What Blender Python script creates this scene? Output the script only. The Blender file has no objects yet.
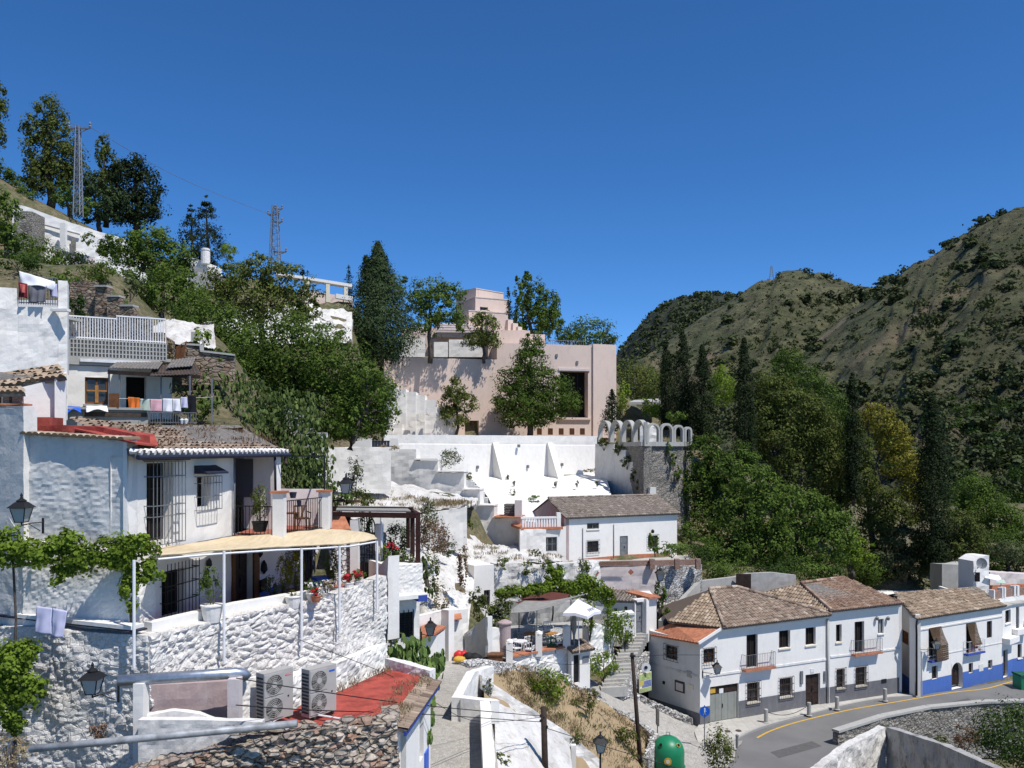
import bpy, math, random
import numpy as np
from mathutils import Vector, Matrix, noise
random.seed(7); RNG = np.random.default_rng(7)
SC = bpy.context.scene; COL = SC.collection
F, HY, CX = 850.0, 450.0, 512.0          # focal length in pixels, horizon row, centre column
R = math.radians
def P(px, py, D): return Vector(((px-CX)/F*D, D, (HY-py)/F*D))
def XY(px, D): return Vector(((px-CX)/F*D, D))
def ZP(py, D): return (HY-py)/F*D
# ---------------------------------------------------------------- materials
MATS = {}
class NT:
 def __init__(s, name):
  m = bpy.data.materials.new(name); m.use_nodes = True
  s.m = m; s.t = m.node_tree; s.n = s.t.nodes; s.b = s.n['Principled BSDF']
  s.b.inputs['Specular IOR Level'].default_value = .2
  s.pos = s.n.new('ShaderNodeNewGeometry').outputs['Position']
  MATS[name] = m
 def new(s, ty, **kw):
  n = s.n.new(ty)
  for k, v in kw.items(): setattr(n, k, v)
  return n
 def link(s, a, b): s.t.links.new(a, b)
 def noise(s, scale, detail=4, rough=.55, vec=None, out='Fac'):
  n = s.new('ShaderNodeTexNoise'); n.inputs['Scale'].default_value = scale
  n.inputs['Detail'].default_value = detail; n.inputs['Roughness'].default_value = rough
  s.link(vec or s.pos, n.inputs['Vector']); return n.outputs[out]
 def voro(s, scale, feature='F1', vec=None, out='Distance', rnd=1):
  n = s.new('ShaderNodeTexVoronoi', feature=feature); n.inputs['Scale'].default_value = scale
  n.inputs['Randomness'].default_value = rnd
  s.link(vec or s.pos, n.inputs['Vector']); return n.outputs[out]
 def scl(s, v, x, y, z):
  n = s.new('ShaderNodeMapping'); n.inputs['Scale'].default_value = (x, y, z); s.link(v, n.inputs['Vector']); return n.outputs[0]
 def warp(s, amt, scale):
  nz = s.noise(scale, 2, .5, None, 'Color'); a = s.new('ShaderNodeVectorMath', operation='MULTIPLY_ADD')
  s.link(nz, a.inputs[0]); a.inputs[1].default_value = (amt,)*3; s.link(s.pos, a.inputs[2]); return a.outputs[0]
 def ramp(s, fac, stops):
  n = s.new('ShaderNodeValToRGB'); e = n.color_ramp.elements
  while len(e) < len(stops): e.new(.5)
  for el, (p, c) in zip(e, stops):
   el.position = p; el.color = (*c, 1) if isinstance(c, tuple) else (c, c, c, 1)
  s.link(fac, n.inputs[0]); return n.outputs[0]
 def mix(s, fac, a, b, mode='MIX'):
  n = s.new('ShaderNodeMix', data_type='RGBA', blend_type=mode)
  for i, v in ((0, fac), (6, a), (7, b)):
   if isinstance(v, (int, float)): n.inputs[i].default_value = v
   elif isinstance(v, tuple): n.inputs[i].default_value = (*v, 1)
   else: s.link(v, n.inputs[i])
  return n.outputs[2]
 def math(s, op, a, b=0.):
  n = s.new('ShaderNodeMath', operation=op)
  for i, v in enumerate((a, b)):
   if isinstance(v, (int, float)): n.inputs[i].default_value = v
   else: s.link(v, n.inputs[i])
  return n.outputs[0]
 def attr(s, name):
  n = s.new('ShaderNodeAttribute', attribute_name=name); return n.outputs['Fac']
 def bump(s, h, strength=.5, dist=.05, prev=None):
  n = s.new('ShaderNodeBump'); n.inputs['Strength'].default_value = strength; n.inputs['Distance'].default_value = dist
  s.link(h, n.inputs['Height'])
  if prev: s.link(prev, n.inputs['Normal'])
  s.link(n.outputs[0], s.b.inputs['Normal']); return n.outputs[0]
 def col(s, c):
  if isinstance(c, tuple): s.b.inputs['Base Color'].default_value = (*c, 1)
  else: s.link(c, s.b.inputs['Base Color'])
 def rough(s, r): s.b.inputs['Roughness'].default_value = r
def m_plain(name, c, rough=.7, metal=0, var=.25, scale=3., spec=.2, bump=0):
 t = NT(name); c2 = tuple(x*(1-var) for x in c)
 t.col(t.mix(t.ramp(t.noise(scale, 5, .6), [(.35, 0.), (.65, 1.)]), c2, c)); t.rough(rough)
 t.b.inputs['Metallic'].default_value = metal; t.b.inputs['Specular IOR Level'].default_value = spec
 if bump: t.bump(t.noise(scale*6, 4), bump, .02)
 return t.m
def m_white(name, c=(.77, .74, .69), dirt=(.42, .39, .35), amt=.5, lumps=3., bump=.5, dist=.05, fine=14., streak=True):
 """whitewashed lime plaster, lumpy, with streaks and stains"""
 t = NT(name)
 n1 = t.ramp(t.noise(.6, 6, .65), [(.42, 0.), (.75, 1.)])
 n2 = t.ramp(t.noise(2.6, 5, .7, t.scl(t.pos, 1, 1, .35 if streak else 1)), [(.5, 0.), (.78, 1.)])
 f = t.math('MULTIPLY', t.math('ADD', t.math('MULTIPLY', n1, .6), n2), amt)
 sp = t.ramp(t.noise(fine, 3, .7), [(.60, 0.), (.72, 1.)])
 f = t.math('MINIMUM', t.math('ADD', f, t.math('MULTIPLY', sp, amt*.6)), .85)
 t.col(t.mix(f, c, dirt)); t.rough(.9)
 w = t.warp(.25, 2.)
 b = t.bump(t.noise(lumps, 4, .6, w), bump, dist)
 t.bump(t.noise(fine, 5, .7), bump*.6, dist*.35, b)
 return t.m
def m_stone(name, cols, mortar, scale=4., zs=1.5, mw=.06, bump=.8, dist=.06, dirt=.3, cover=None):
 """rubble masonry: irregular stones laid roughly in courses"""
 t = NT(name); v = t.scl(t.warp(.10, 3.), 1, 1, zs)
 e = t.voro(scale, 'DISTANCE_TO_EDGE', v); cc = t.voro(scale, 'F1', v, 'Color')
 sep = t.new('ShaderNodeSeparateColor'); t.link(cc, sep.inputs[0])
 n = len(cols); c = t.ramp(sep.outputs[0], [(i/(n-1), k) for i, k in enumerate(cols)])
 c = t.mix(t.ramp(t.noise(18, 4, .7), [(.35, 0.), (.7, 1.)]), c, t.mix(.5, c, (.12, .10, .08)))
 m = t.ramp(e, [(mw*.4, 0.), (mw, 1.)])
 c = t.mix(m, mortar, c)
 c = t.mix(t.math('MULTIPLY', t.ramp(t.noise(.7, 5, .65), [(.45, 0.), (.7, 1.)]), dirt), c, (.10, .09, .07))
 if cover:
  c = t.mix(t.ramp(t.noise(cover[0], 6, .7), [(cover[1], 0.), (cover[1]+.08, 1.)]), c, cover[2])
 t.col(c); t.rough(.92)
 h = t.ramp(e, [(0., 0.), (mw*2.5, 1.)])
 b = t.bump(h, bump, dist); t.bump(t.noise(20, 5, .7), .5, .02, b)
 return t.m
def m_tile(name, stops):
 t = NT(name); c = t.ramp(t.attr('tint'), stops)
 g = t.ramp(t.noise(9, 4, .7), [(.4, 0.), (.7, 1.)])
 c = t.mix(t.math('MULTIPLY', g, .35), c, (.16, .14, .11))
 l = t.ramp(t.noise(.5, 5, .65), [(.45, 0.), (.7, 1.)])
 c = t.mix(t.math('MULTIPLY', l, .22), c, (.13, .12, .10))
 t.col(c); t.rough(.9); t.bump(t.noise(25, 4), .4, .01); return t.m
def m_leaf(name, dark, light, trans=.25, rough=.65):
 t = NT(name); c = t.mix(t.attr('tint'), dark, light)
 t.col(c); t.rough(rough); t.b.inputs['Specular IOR Level'].default_value = .05
 tr = t.new('ShaderNodeBsdfTranslucent'); t.link(t.mix(.5, c, light), tr.inputs[0])
 mx = t.new('ShaderNodeMixShader'); mx.inputs[0].default_value = trans
 t.link(t.b.outputs[0], mx.inputs[1]); t.link(tr.outputs[0], mx.inputs[2])
 t.link(mx.outputs[0], t.n['Material Output'].inputs[0]); return t.m
def M(n): return MATS[n]
m_white('whitewash', amt=.2, lumps=2.2, bump=.35, dist=.04)
m_white('whitewash_fresh', c=(.78, .755, .71), amt=.26, lumps=2.5, bump=.5, dist=.05)
m_white('whitewash_lumpy', c=(.77, .74, .69), amt=.34, lumps=3.2, bump=.45, dist=.04, fine=9)
m_white('whitewash_ground', c=(.60, .585, .56), dirt=(.30, .26, .20), amt=.75, lumps=1.6, bump=.8, dist=.12, fine=4, streak=False)
m_white('whitewash_old', c=(.72, .70, .67), amt=.5, lumps=2.4, bump=.8, dist=.07, fine=7)
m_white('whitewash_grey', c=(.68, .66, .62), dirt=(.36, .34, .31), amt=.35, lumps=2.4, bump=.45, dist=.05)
m_white('whitewash_blocks', amt=.15, lumps=5, bump=.7, dist=.05, fine=10)
m_white('whitewash_dirty', c=(.66, .64, .60), dirt=(.22, .20, .17), amt=.75, lumps=2.2, bump=.9, dist=.09, fine=5)
m_white('concrete_stain_shade', c=(.42, .41, .39), dirt=(.10, .095, .09), amt=.9, lumps=1.5, bump=.5, dist=.05, fine=5)  # real stains on the garden wall, painted awning shade on the cafe wall
m_white('concrete', c=(.40, .39, .36), dirt=(.22, .21, .19), amt=.5, lumps=3, bump=.3, dist=.02)
m_white('pink_plaster', c=(.70, .55, .46), dirt=(.52, .42, .36), amt=.5, lumps=1.5, bump=.15, dist=.03)
m_white('pink_faded', c=(.62, .55, .52), dirt=(.45, .36, .33), amt=.5, lumps=2, bump=.5, dist=.04)
m_white('mauve_plaster_shade', c=(.36, .27, .26), dirt=(.55, .5, .48), amt=.4, lumps=3, bump=.5, dist=.04)  # pillar colour; also carries painted shade on the cottage gable and niche
m_white('grey_plinth', c=(.13, .13, .14), dirt=(.30, .29, .28), amt=.35, lumps=4, bump=.5, dist=.03)
m_white('blue_plinth', c=(.065, .145, .43), dirt=(.15, .22, .42), amt=.3, lumps=4, bump=.4, dist=.03)
m_white('blue_trim', c=(.04, .07, .30), dirt=(.14, .16, .35), amt=.3, lumps=4, bump=.4, dist=.03)
m_white('sill_cream', c=(.70, .64, .50), dirt=(.5, .43, .3), amt=.3, lumps=4, bump=.1, dist=.01)
m_stone('stone_rubble', [(.34, .27, .20), (.50, .42, .33), (.42, .38, .34), (.36, .21, .14), (.56, .50, .42), (.30, .26, .22)], (.27, .23, .19), 3.2, 1.9, .04, 1, .08, .25)
m_stone('stone_grey', [(.24, .22, .19), (.34, .31, .27), (.28, .26, .23), (.38, .36, .32)], (.17, .16, .14), 3.6, 1.6, .06, .8, .07)
m_stone('stone_ochre', [(.26, .19, .13), (.34, .27, .20), (.30, .24, .18), (.24, .14, .09)], (.20, .16, .12), 3., 2.2, .06, .9, .08, .4)
m_stone('rubble_white', [(.76, .735, .69), (.80, .775, .73), (.70, .675, .63), (.78, .75, .71)], (.60, .575, .53), 3.9, 1.4, .03, .5, .04, .1)
m_stone('stone_painted', [(.74, .73, .71), (.80, .79, .77), (.70, .69, .67)], (.42, .40, .37), 4.2, 1.4, .045, 1, .10, .1)
m_stone('stone_halfwhite', [(.50, .48, .45), (.66, .64, .61), (.40, .38, .35), (.72, .71, .68)], (.30, .28, .26), 4.5, 1.3, .05, 1, .08, .25, (1.2, .52, (.74, .73, .71)))
m_stone('brick_red', [(.28, .13, .09), (.34, .18, .13), (.30, .20, .16)], (.34, .30, .27), 6, 2.2, .06, .5, .03, .3)
m_stone('cobble', [(.42, .40, .36), (.50, .48, .43), (.38, .36, .33), (.54, .51, .46)], (.33, .31, .28), 7, 1, .05, .5, .02, .2)
m_stone('cobble_light', [(.42, .40, .36), (.50, .48, .43), (.36, .34, .31)], (.32, .30, .27), 6, 1, .05, .5, .02, .2)
m_tile('tile_old', [(0., (.12, .09, .07)), (.3, (.24, .17, .125)), (.6, (.34, .255, .19)), (.85, (.46, .36, .27)), (1., (.60, .51, .40))])
m_tile('tile_red', [(0., (.13, .08, .06)), (.3, (.26, .155, .105)), (.6, (.35, .225, .155)), (.85, (.42, .30, .22)), (1., (.52, .40, .31))])
m_tile('tile_ochre', [(0., (.14, .10, .06)), (.3, (.28, .20, .135)), (.6, (.39, .29, .20)), (.85, (.51, .40, .29)), (1., (.64, .54, .42))])
m_tile('tile_grey', [(0., (.15, .125, .105)), (.3, (.24, .195, .16)), (.6, (.30, .25, .21)), (.85, (.38, .32, .27)), (1., (.48, .42, .36))])
m_plain('terracotta', (.50, .20, .11), .85, var=.35, scale=4, bump=.3)
m_plain('red_roof_paint', (.43, .085, .062), .8, var=.45, scale=2.2, bump=.5)
m_plain('iron', (.020, .020, .022), .5, var=.3)
m_plain('iron_blue', (.03, .035, .06), .5, var=.3)
m_plain('iron_grey', (.22, .23, .24), .5, .2, var=.3)
m_plain('iron_rusty', (.10, .075, .06), .8, var=.5, scale=8)
m_plain('galvanised', (.46, .50, .56), .38, .75, var=.3, scale=6)
m_plain('pipe_grey', (.40, .41, .42), .5, .1, var=.5, scale=3)
m_plain('wood_dark', (.045, .028, .022), .6, var=.5, scale=6)
m_plain('wood_brown', (.16, .07, .03), .6, var=.4, scale=6)
m_plain('wood_orange', (.42, .20, .06), .6, var=.3, scale=6)
m_plain('wood_grey', (.22, .20, .18), .9, var=.5, scale=6)
m_plain('wood_pole', (.05, .035, .028), .85, var=.4, scale=6)
m_plain('pergola_wood', (.055, .022, .018), .7, var=.4, scale=5)
m_plain('garage_grey', (.27, .28, .25), .6, var=.15, scale=2)
m_plain('interior_dark', (.012, .011, .010), .9, var=.2)
m_plain('black_rubber', (.02, .02, .02), .7)
m_plain('blind_brown', (.15, .095, .055), .85, var=.4, scale=9)
m_plain('blind_grey', (.10, .10, .115), .8, var=.1)
m_plain('white_metal', (.78, .78, .78), .4, 0, var=.1)
m_plain('white_plastic', (.75, .75, .74), .4, var=.1)
m_plain('ac_beige', (.44, .42, .39), .45, .1, var=.08)
m_plain('ac_dark', (.05, .048, .045), .5)
m_plain('ac_fan', (.20, .195, .185), .5)
m_plain('red_plastic', (.55, .03, .03), .4, var=.1)
m_plain('yellow_paint', (.62, .38, .06), .6, var=.2, scale=5)
m_plain('green_plastic', (.012, .20, .09), .42, var=.12, scale=2, spec=.4)
m_plain('green_net', (.02, .11, .07), .9, var=.3)
m_plain('blue_plastic', (.03, .12, .55), .4, var=.15)
m_plain('sign_blue', (.01, .10, .50), .4, var=.05)
m_plain('cloth_white', (.76, .76, .80), .95, var=.08)
m_plain('cloth_lilac', (.50, .50, .66), .95, var=.08)
m_plain('cloth_orange', (.62, .16, .03), .95, var=.15)
m_plain('cloth_pink', (.66, .38, .42), .95, var=.1)
m_plain('cloth_mint', (.42, .50, .42), .95, var=.1)
m_plain('cloth_black', (.015, .015, .02), .95)
m_plain('cloth_maroon', (.16, .02, .03), .95)
m_plain('cloth_salmon', (.55, .14, .11), .95)
m_plain('cloth_grey', (.16, .16, .18), .95, var=.2)
m_plain('canvas_grey', (.30, .29, .27), .95, var=.25)
m_plain('canvas_brown', (.13, .045, .035), .95, var=.3)
m_plain('terra_floor', (.36, .13, .09), .8, var=.3, scale=7)
m_plain('slate_dark', (.05, .05, .07), .6)
m_plain('lantern_glass', (.42, .44, .42), .25, var=.1)
m_plain('poster_green', (.40, .50, .20), .6, var=.4, scale=6)
m_plain('poster_blue', (.18, .22, .42), .6, var=.5, scale=9)
m_plain('poster_yellow', (.60, .48, .12), .6, var=.3, scale=9)
m_plain('soil_dark', (.06, .045, .03), .95)
m_plain('bark', (.11, .09, .075), .95, var=.5, scale=6, bump=.5)
m_plain('bark_pale', (.22, .20, .17), .95, var=.5, scale=6)
m_plain('flower_red', (.62, .03, .05), .7, var=.2)
m_plain('flower_pink', (.70, .10, .16), .7, var=.2)
m_plain('lattice_steel', (.25, .27, .30), .5, .4)
m_plain('zinc_white', (.70, .71, .72), .5)
def _glass():
 t = NT('glass_dark'); t.col(t.mix(t.ramp(t.noise(1.3, 2), [(.4, 0.), (.6, 1.)]), (.015, .016, .018), (.05, .05, .055)))
 t.rough(.12); t.b.inputs['Specular IOR Level'].default_value = .5
_glass()
def _straw():
 t = NT('straw_mat'); v = t.scl(t.pos, 9, 1.5, 6)
 t.col(t.mix(t.noise(1, 3, .6, v), t.mix(t.noise(1.2, 4), (.36, .27, .16), (.52, .41, .25)), (.72, .60, .41))); t.rough(.9)
 t.bump(t.noise(1, 3, .6, v), .6, .02)
_straw()
m_plain('asphalt_patch', (.115, .112, .108), .9, var=.2, scale=5)
def _asphalt():
 t = NT('asphalt'); c = t.mix(t.ramp(t.noise(.35, 5, .6), [(.4, 0.), (.62, 1.)]), (.155, .152, .148), (.19, .187, .18))
 t.col(t.mix(t.math('MULTIPLY', t.noise(60, 3, .7), .5), c, (.13, .127, .123))); t.rough(.85); t.bump(t.noise(70, 3), .3, .01)
 t = NT('pavement'); e = t.voro(1.6, 'DISTANCE_TO_EDGE', None, 'Distance', 0)
 c = t.mix(t.ramp(t.noise(.9, 5, .65), [(.4, 0.), (.65, 1.)]), (.40, .38, .34), (.50, .48, .43))
 t.col(t.mix(t.ramp(e, [(.0, 1.), (.03, 0.)]), c, (.27, .25, .22))); t.rough(.9)
 t = NT('kerb_stone'); t.col(t.mix(t.noise(3, 4), (.30, .29, .27), (.42, .41, .38))); t.rough(.85)
_asphalt()
def _grounds():
 t = NT('ground_dry')
 a = t.ramp(t.noise(.18, 6, .65), [(.40, 0.), (.62, 1.)])
 c = t.mix(a, (.17, .135, .08), (.08, .095, .04))
 c = t.mix(t.ramp(t.noise(1.6, 5, .7), [(.45, 0.), (.62, 1.)]), c, (.22, .18, .11))
 c = t.mix(t.ramp(t.noise(5, 5, .7), [(.5, 0.), (.7, 1.)]), c, (.07, .075, .035))
 t.col(c); t.rough(.95); t.bump(t.noise(2.5, 8, .7), .9, .3)
 t = NT('hill_soil')
 w = t.warp(18, .03); sl = t.scl(w, 1, 1, 2.2)
 a = t.ramp(t.noise(.030, 8, .62, sl), [(.36, 0.), (.58, 1.)])
 c = t.mix(a, (.080, .100, .040), (.165, .158, .084))
 c = t.mix(t.ramp(t.noise(.09, 8, .68, sl), [(.48, 0.), (.62, 1.)]), c, (.062, .074, .030))
 c = t.mix(t.ramp(t.noise(.35, 6, .7), [(.52, 0.), (.66, 1.)]), c, (.055, .065, .030))
 c = t.mix(t.math('MULTIPLY', t.ramp(t.noise(.05, 5, .6, t.scl(w, .5, .5, 4.5)), [(.50, 0.), (.60, 1.)]), .7), c, (.055, .055, .030))
 c = t.mix(t.ramp(t.noise(1.4, 5, .75), [(.5, 0.), (.66, 1.)]), c, (.15, .135, .08))
 c = t.mix(t.ramp(t.noise(.014, 6, .6), [(.58, 0.), (.68, 1.)]), c, (.24, .185, .12))
 t.col(c); t.rough(.95); t.bump(t.noise(.14, 12, .75, sl), 1, 5)
 t = NT('hill_forest')
 a = t.ramp(t.noise(.05, 8, .7), [(.42, 0.), (.62, 1.)])
 t.col(t.mix(a, (.022, .030, .020), (.055, .06, .036))); t.rough(.95); t.bump(t.noise(.12, 8, .7), 1, 6)
 t = NT('path_dirt'); t.col(t.mix(t.noise(.3, 5), (.26, .19, .11), (.37, .28, .17))); t.rough(.95)
_grounds()
m_leaf('leaf_dark', (.014, .028, .008), (.070, .115, .026), .25)
m_leaf('leaf_mid', (.032, .058, .012), (.155, .230, .044), .32)
m_leaf('leaf_bright', (.075, .120, .014), (.26, .36, .050), .4)
m_leaf('leaf_olive', (.034, .046, .012), (.165, .195, .048), .25)
m_leaf('leaf_silver', (.038, .050, .024), (.155, .175, .078), .2)
m_leaf('leaf_cypress', (.009, .016, .007), (.036, .052, .019), .1)
m_leaf('leaf_pad', (.065, .105, .028), (.20, .29, .085), .05, .5)
m_leaf('leaf_fir', (.018, .032, .014), (.080, .115, .046), .15)
m_leaf('leaf_gold', (.080, .090, .018), (.34, .30, .05), .3)
m_leaf('leaf_yellow', (.10, .09, .015), (.34, .30, .045), .3)
m_leaf('leaf_dry', (.15, .11, .06), (.36, .29, .17), .2)
m_leaf('leaf_brown', (.10, .055, .035), (.24, .155, .10), .2)
m_leaf('leaf_scrub', (.030, .040, .017), (.090, .108, .044), .1)
m_leaf('leaf_cactus', (.045, .068, .020), (.165, .215, .070), .05, .5)
m_leaf('petal_red', (.45, .02, .03), (.75, .08, .10), .3)
m_leaf('petal_white', (.5, .5, .5), (.8, .8, .8), .3)
# ---------------------------------------------------------------- objects
def tag(o, label=None, cat=None, group=None, kind=None):
 if label: o['label'] = label
 if cat: o['category'] = cat
 if group: o['group'] = group
 if kind: o['kind'] = kind
 return o
def thing(name, label, cat, loc=(0, 0, 0), rz=0, group=None):
 o = bpy.data.objects.new(name, None); COL.objects.link(o); o.location = loc; o.rotation_euler = (0, 0, rz)
 o.empty_display_size = .3
 return tag(o, label, cat, group)
def finish(me, name, mat, parent, world=True, smooth=False):
 me.materials.append(mat)
 if smooth: me.shade_smooth()
 o = bpy.data.objects.new(name, me); COL.objects.link(o)
 if parent is not None:
  o.parent = parent
  if world:
   o.matrix_parent_inverse = worldmat(parent).inverted()
 elif world and len(me.vertices):
  co = np.empty(len(me.vertices)*3); me.vertices.foreach_get('co', co); co = co.reshape(-1, 3)
  c = (co.min(0)+co.max(0))/2; c[2] = co[:, 2].min()
  co -= c; me.vertices.foreach_set('co', co.ravel()); o.location = c
 return o
def worldmat(o):
 b = Matrix.LocRotScale(o.location, o.rotation_euler, o.scale)
 return (worldmat(o.parent) @ o.matrix_parent_inverse @ b) if o.parent else b
def copy_tree(o, parent=None):
 c = o.copy(); COL.objects.link(c); c.parent = parent
 for ch in list(o.children): copy_tree(ch, c)
 return c
class MB:
 def __init__(s): s.v = []; s.f = []; s.t = []; s.cur = None
 def add(s, vs, fs, tint=None):
  b = len(s.v); s.v += [tuple(v) for v in vs]; s.f += [tuple(b+i for i in f) for f in fs]
  s.t += [.5 if tint is None else tint]*len(fs); return s
 def quad(s, a, b, c, d): return s.add([a, b, c, d], [(0, 1, 2, 3)])
 def hexa(s, p):   # 8 points: bottom 0-3, top 4-7
  return s.add(p, [(3, 2, 1, 0), (4, 5, 6, 7), (0, 1, 5, 4), (1, 2, 6, 5), (2, 3, 7, 6), (3, 0, 4, 7)])
 def box(s, c, sz, rz=0, bev=0):
  x, y, z = (k/2 for k in sz); ca, sa = math.cos(rz), math.sin(rz)
  p = [(-x, -y, -z), (x, -y, -z), (x, y, -z), (-x, y, -z), (-x, -y, z), (x, -y, z), (x, y, z), (-x, y, z)]
  return s.hexa([(c[0]+a*ca-b*sa, c[1]+a*sa+b*ca, c[2]+d) for a, b, d in p])
 def bar(s, a, b, w, h=None):
  a = Vector(a); b = Vector(b); h = h or w; d = (b-a)
  if d.length < 1e-6: return s
  d.normalize(); u = d.cross(Vector((0, 0, 1)))
  if u.length < 1e-3: u = Vector((1, 0, 0))
  u.normalize(); n = u.cross(d); q = []
  for c in (a, b):
   for i, j in ((-1, -1), (1, -1), (1, 1), (-1, 1)): q.append(c+u*(w/2*i)+n*(h/2*j))
  return s.add(q, [(3, 2, 1, 0), (4, 5, 6, 7), (0, 1, 5, 4), (1, 2, 6, 5), (2, 3, 7, 6), (3, 0, 4, 7)])
 def tube(s, pts, r, n=8, caps=True):
  pts = [Vector(p) for p in pts]; rs = r if isinstance(r, (list, tuple)) else [r]*len(pts)
  vs = []; fs = []; up = Vector((0, 0, 1))
  for i, p in enumerate(pts):
   d = (pts[min(i+1, len(pts)-1)]-pts[max(i-1, 0)]).normalized()
   u = d.cross(up if abs(d.z) < .95 else Vector((1, 0, 0))).normalized(); w = u.cross(d)
   for k in range(n):
    a = 2*math.pi*k/n; vs.append(p+(u*math.cos(a)+w*math.sin(a))*rs[i])
  for i in range(len(pts)-1):
   for k in range(n):
    fs.append((i*n+k, i*n+(k+1) % n, (i+1)*n+(k+1) % n, (i+1)*n+k))
  if caps: fs += [tuple(range(n-1, -1, -1)), tuple((len(pts)-1)*n+k for k in range(n))]
  return s.add(vs, fs)
 def lathe(s, c, prof, n=16):
  vs = []; fs = []
  for r, z in prof:
   for k in range(n):
    a = 2*math.pi*k/n; vs.append((c[0]+r*math.cos(a), c[1]+r*math.sin(a), c[2]+z))
  for i in range(len(prof)-1):
   for k in range(n): fs.append((i*n+k, i*n+(k+1) % n, (i+1)*n+(k+1) % n, (i+1)*n+k))
  fs += [tuple(range(n-1, -1, -1)), tuple((len(prof)-1)*n+k for k in range(n))]
  return s.add(vs, fs)
 def prism(s, pts, off):   # planar polygon extruded by vector off
  pts = [Vector(p) for p in pts]; off = Vector(off); n = len(pts)
  return s.add(pts+[p+off for p in pts], [tuple(range(n-1, -1, -1)), tuple(range(n, 2*n))]+[(i, (i+1) % n, n+(i+1) % n, n+i) for i in range(n)])
 def build(s, name, mat, parent=None, world=True, smooth=False):
  me = bpy.data.meshes.new(name); me.from_pydata(s.v, [], s.f)
  if any(t != .5 for t in s.t):
   a = me.attributes.new('tint', 'FLOAT', 'FACE'); a.data.foreach_set('value', s.t)
  me.update()
  return finish(me, name, M(mat) if isinstance(mat, str) else mat, parent, world, smooth)
def grid_mesh(name, G, mat, parent=None, smooth=True):
 """G: array (rows, cols, 3)"""
 r, c = G.shape[:2]; me = bpy.data.meshes.new(name)
 i = np.arange((r-1)*(c-1)); a = (i//(c-1))*c+i % (c-1)
 fs = np.stack([a, a+1, a+c+1, a+c], 1)
 me.vertices.add(r*c); me.vertices.foreach_set('co', G.reshape(-1).astype(np.float32))
 me.loops.add(fs.size); me.loops.foreach_set('vertex_index', fs.ravel().astype(np.int32))
 me.polygons.add(len(fs)); me.polygons.foreach_set('loop_start', np.arange(0, fs.size, 4, dtype=np.int32))
 me.update(calc_edges=True)
 return finish(me, name, M(mat), parent, parent is not None, smooth)
# ---------------------------------------------------------------- foliage
def leaf_mesh(name, Pts, size, tint, mat, parent=None, aspect=.6, up=.0, droop=None):
 """one small rhombus per point"""
 n = len(Pts)
 if n == 0: return None
 d = RNG.normal(size=(n, 3)); e = RNG.normal(size=(n, 3)); e[:, 2] += up
 if Pts.shape[1] == 6: d = np.cross(Pts[:, 3:], d); e = Pts[:, 3:]; Pts = Pts[:, :3]
 if droop is not None: d = d*.6+droop
 d /= np.linalg.norm(d, axis=1)[:, None]+1e-9
 e = np.cross(d, e); e /= np.linalg.norm(e, axis=1)[:, None]+1e-9
 s = (size*(.6+.8*RNG.random(n)))[:, None]
 a = d*s*.5; b = e*s*.5*aspect
 V = np.stack([Pts-a, Pts+b, Pts+a, Pts-b], 1).reshape(-1, 3)
 me = bpy.data.meshes.new(name)
 me.vertices.add(4*n); me.vertices.foreach_set('co', V.ravel().astype(np.float32))
 me.loops.add(4*n); me.loops.foreach_set('vertex_index', np.arange(4*n, dtype=np.int32))
 me.polygons.add(n); me.polygons.foreach_set('loop_start', np.arange(0, 4*n, 4, dtype=np.int32))
 at = me.attributes.new('tint', 'FLOAT', 'FACE'); at.data.foreach_set('value', np.clip(tint, 0, 1).astype(np.float32))
 me.update(calc_edges=True)
 return finish(me, name, M(mat), parent, True, False)
def blob_pts(c, rad, n, clump=.24, nclump=None, shell=.45):
 """points gathered in clumps through an ellipsoid, denser toward its skin"""
 c = np.array(c, float); rad = np.array(rad, float)
 k = nclump or max(12, int(n/38))
 q = RNG.normal(size=(k, 3)); q /= np.linalg.norm(q, axis=1)[:, None]
 q *= (shell+(1-shell)*RNG.random(k)**.6)[:, None]
 ct = RNG.random(k)
 idx = RNG.integers(0, k, n)
 sc = (clump*1.15)*(.6+.8*RNG.random(k))
 g = RNG.normal(size=(n, 3)); g /= (np.linalg.norm(g, axis=1)[:, None]+1e-9); g *= (RNG.random(n)**.5)[:, None]
 p = q[idx]*.86+g*sc[idx][:, None]
 nr = q[idx]*.75+g*.9+RNG.normal(size=(n, 3))*.42+np.array([0, 0, .25]); nr /= np.linalg.norm(nr, axis=1)[:, None]+1e-9
 return np.hstack([c+p*rad, nr]), .5*ct[idx]+.25*RNG.random(n)+.12
def in_crown(lobes, dens, size, D, clump=.24, depth=.8):
 """lobes: (px, py, rx_px, ry_px[, dD]) -> points, tints"""
 Ps = []; Ts = []
 for lb in lobes:
  px, py, rx, ry = lb[:4]; dd = D+(lb[4] if len(lb) > 4 else 0)
  c = P(px, py, dd); k = dd/F
  area = math.pi*rx*ry*k*k
  n = int(dens*3.2*area/(size*size))
  p, t = blob_pts(c, (rx*k*1.2, (rx+ry)/2*k*depth*1.1, ry*k*1.2), max(n, 60), clump)
  Ps.append(p); Ts.append(t)
 return np.concatenate(Ps), np.concatenate(Ts)
def limb(mb, a, b, r0, r1, wob=.1, seg=4, n=6):
 a = Vector(a); b = Vector(b); L = (b-a).length; pts = []
 for i in range(seg+1):
  t = i/seg; w = wob*L*math.sin(math.pi*t)
  pts.append(a.lerp(b, t)+Vector((random.uniform(-w, w), random.uniform(-w, w), random.uniform(-w, w)*.3)))
 mb.tube(pts, [r0+(r1-r0)*i/seg for i in range(seg+1)], n)
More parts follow.
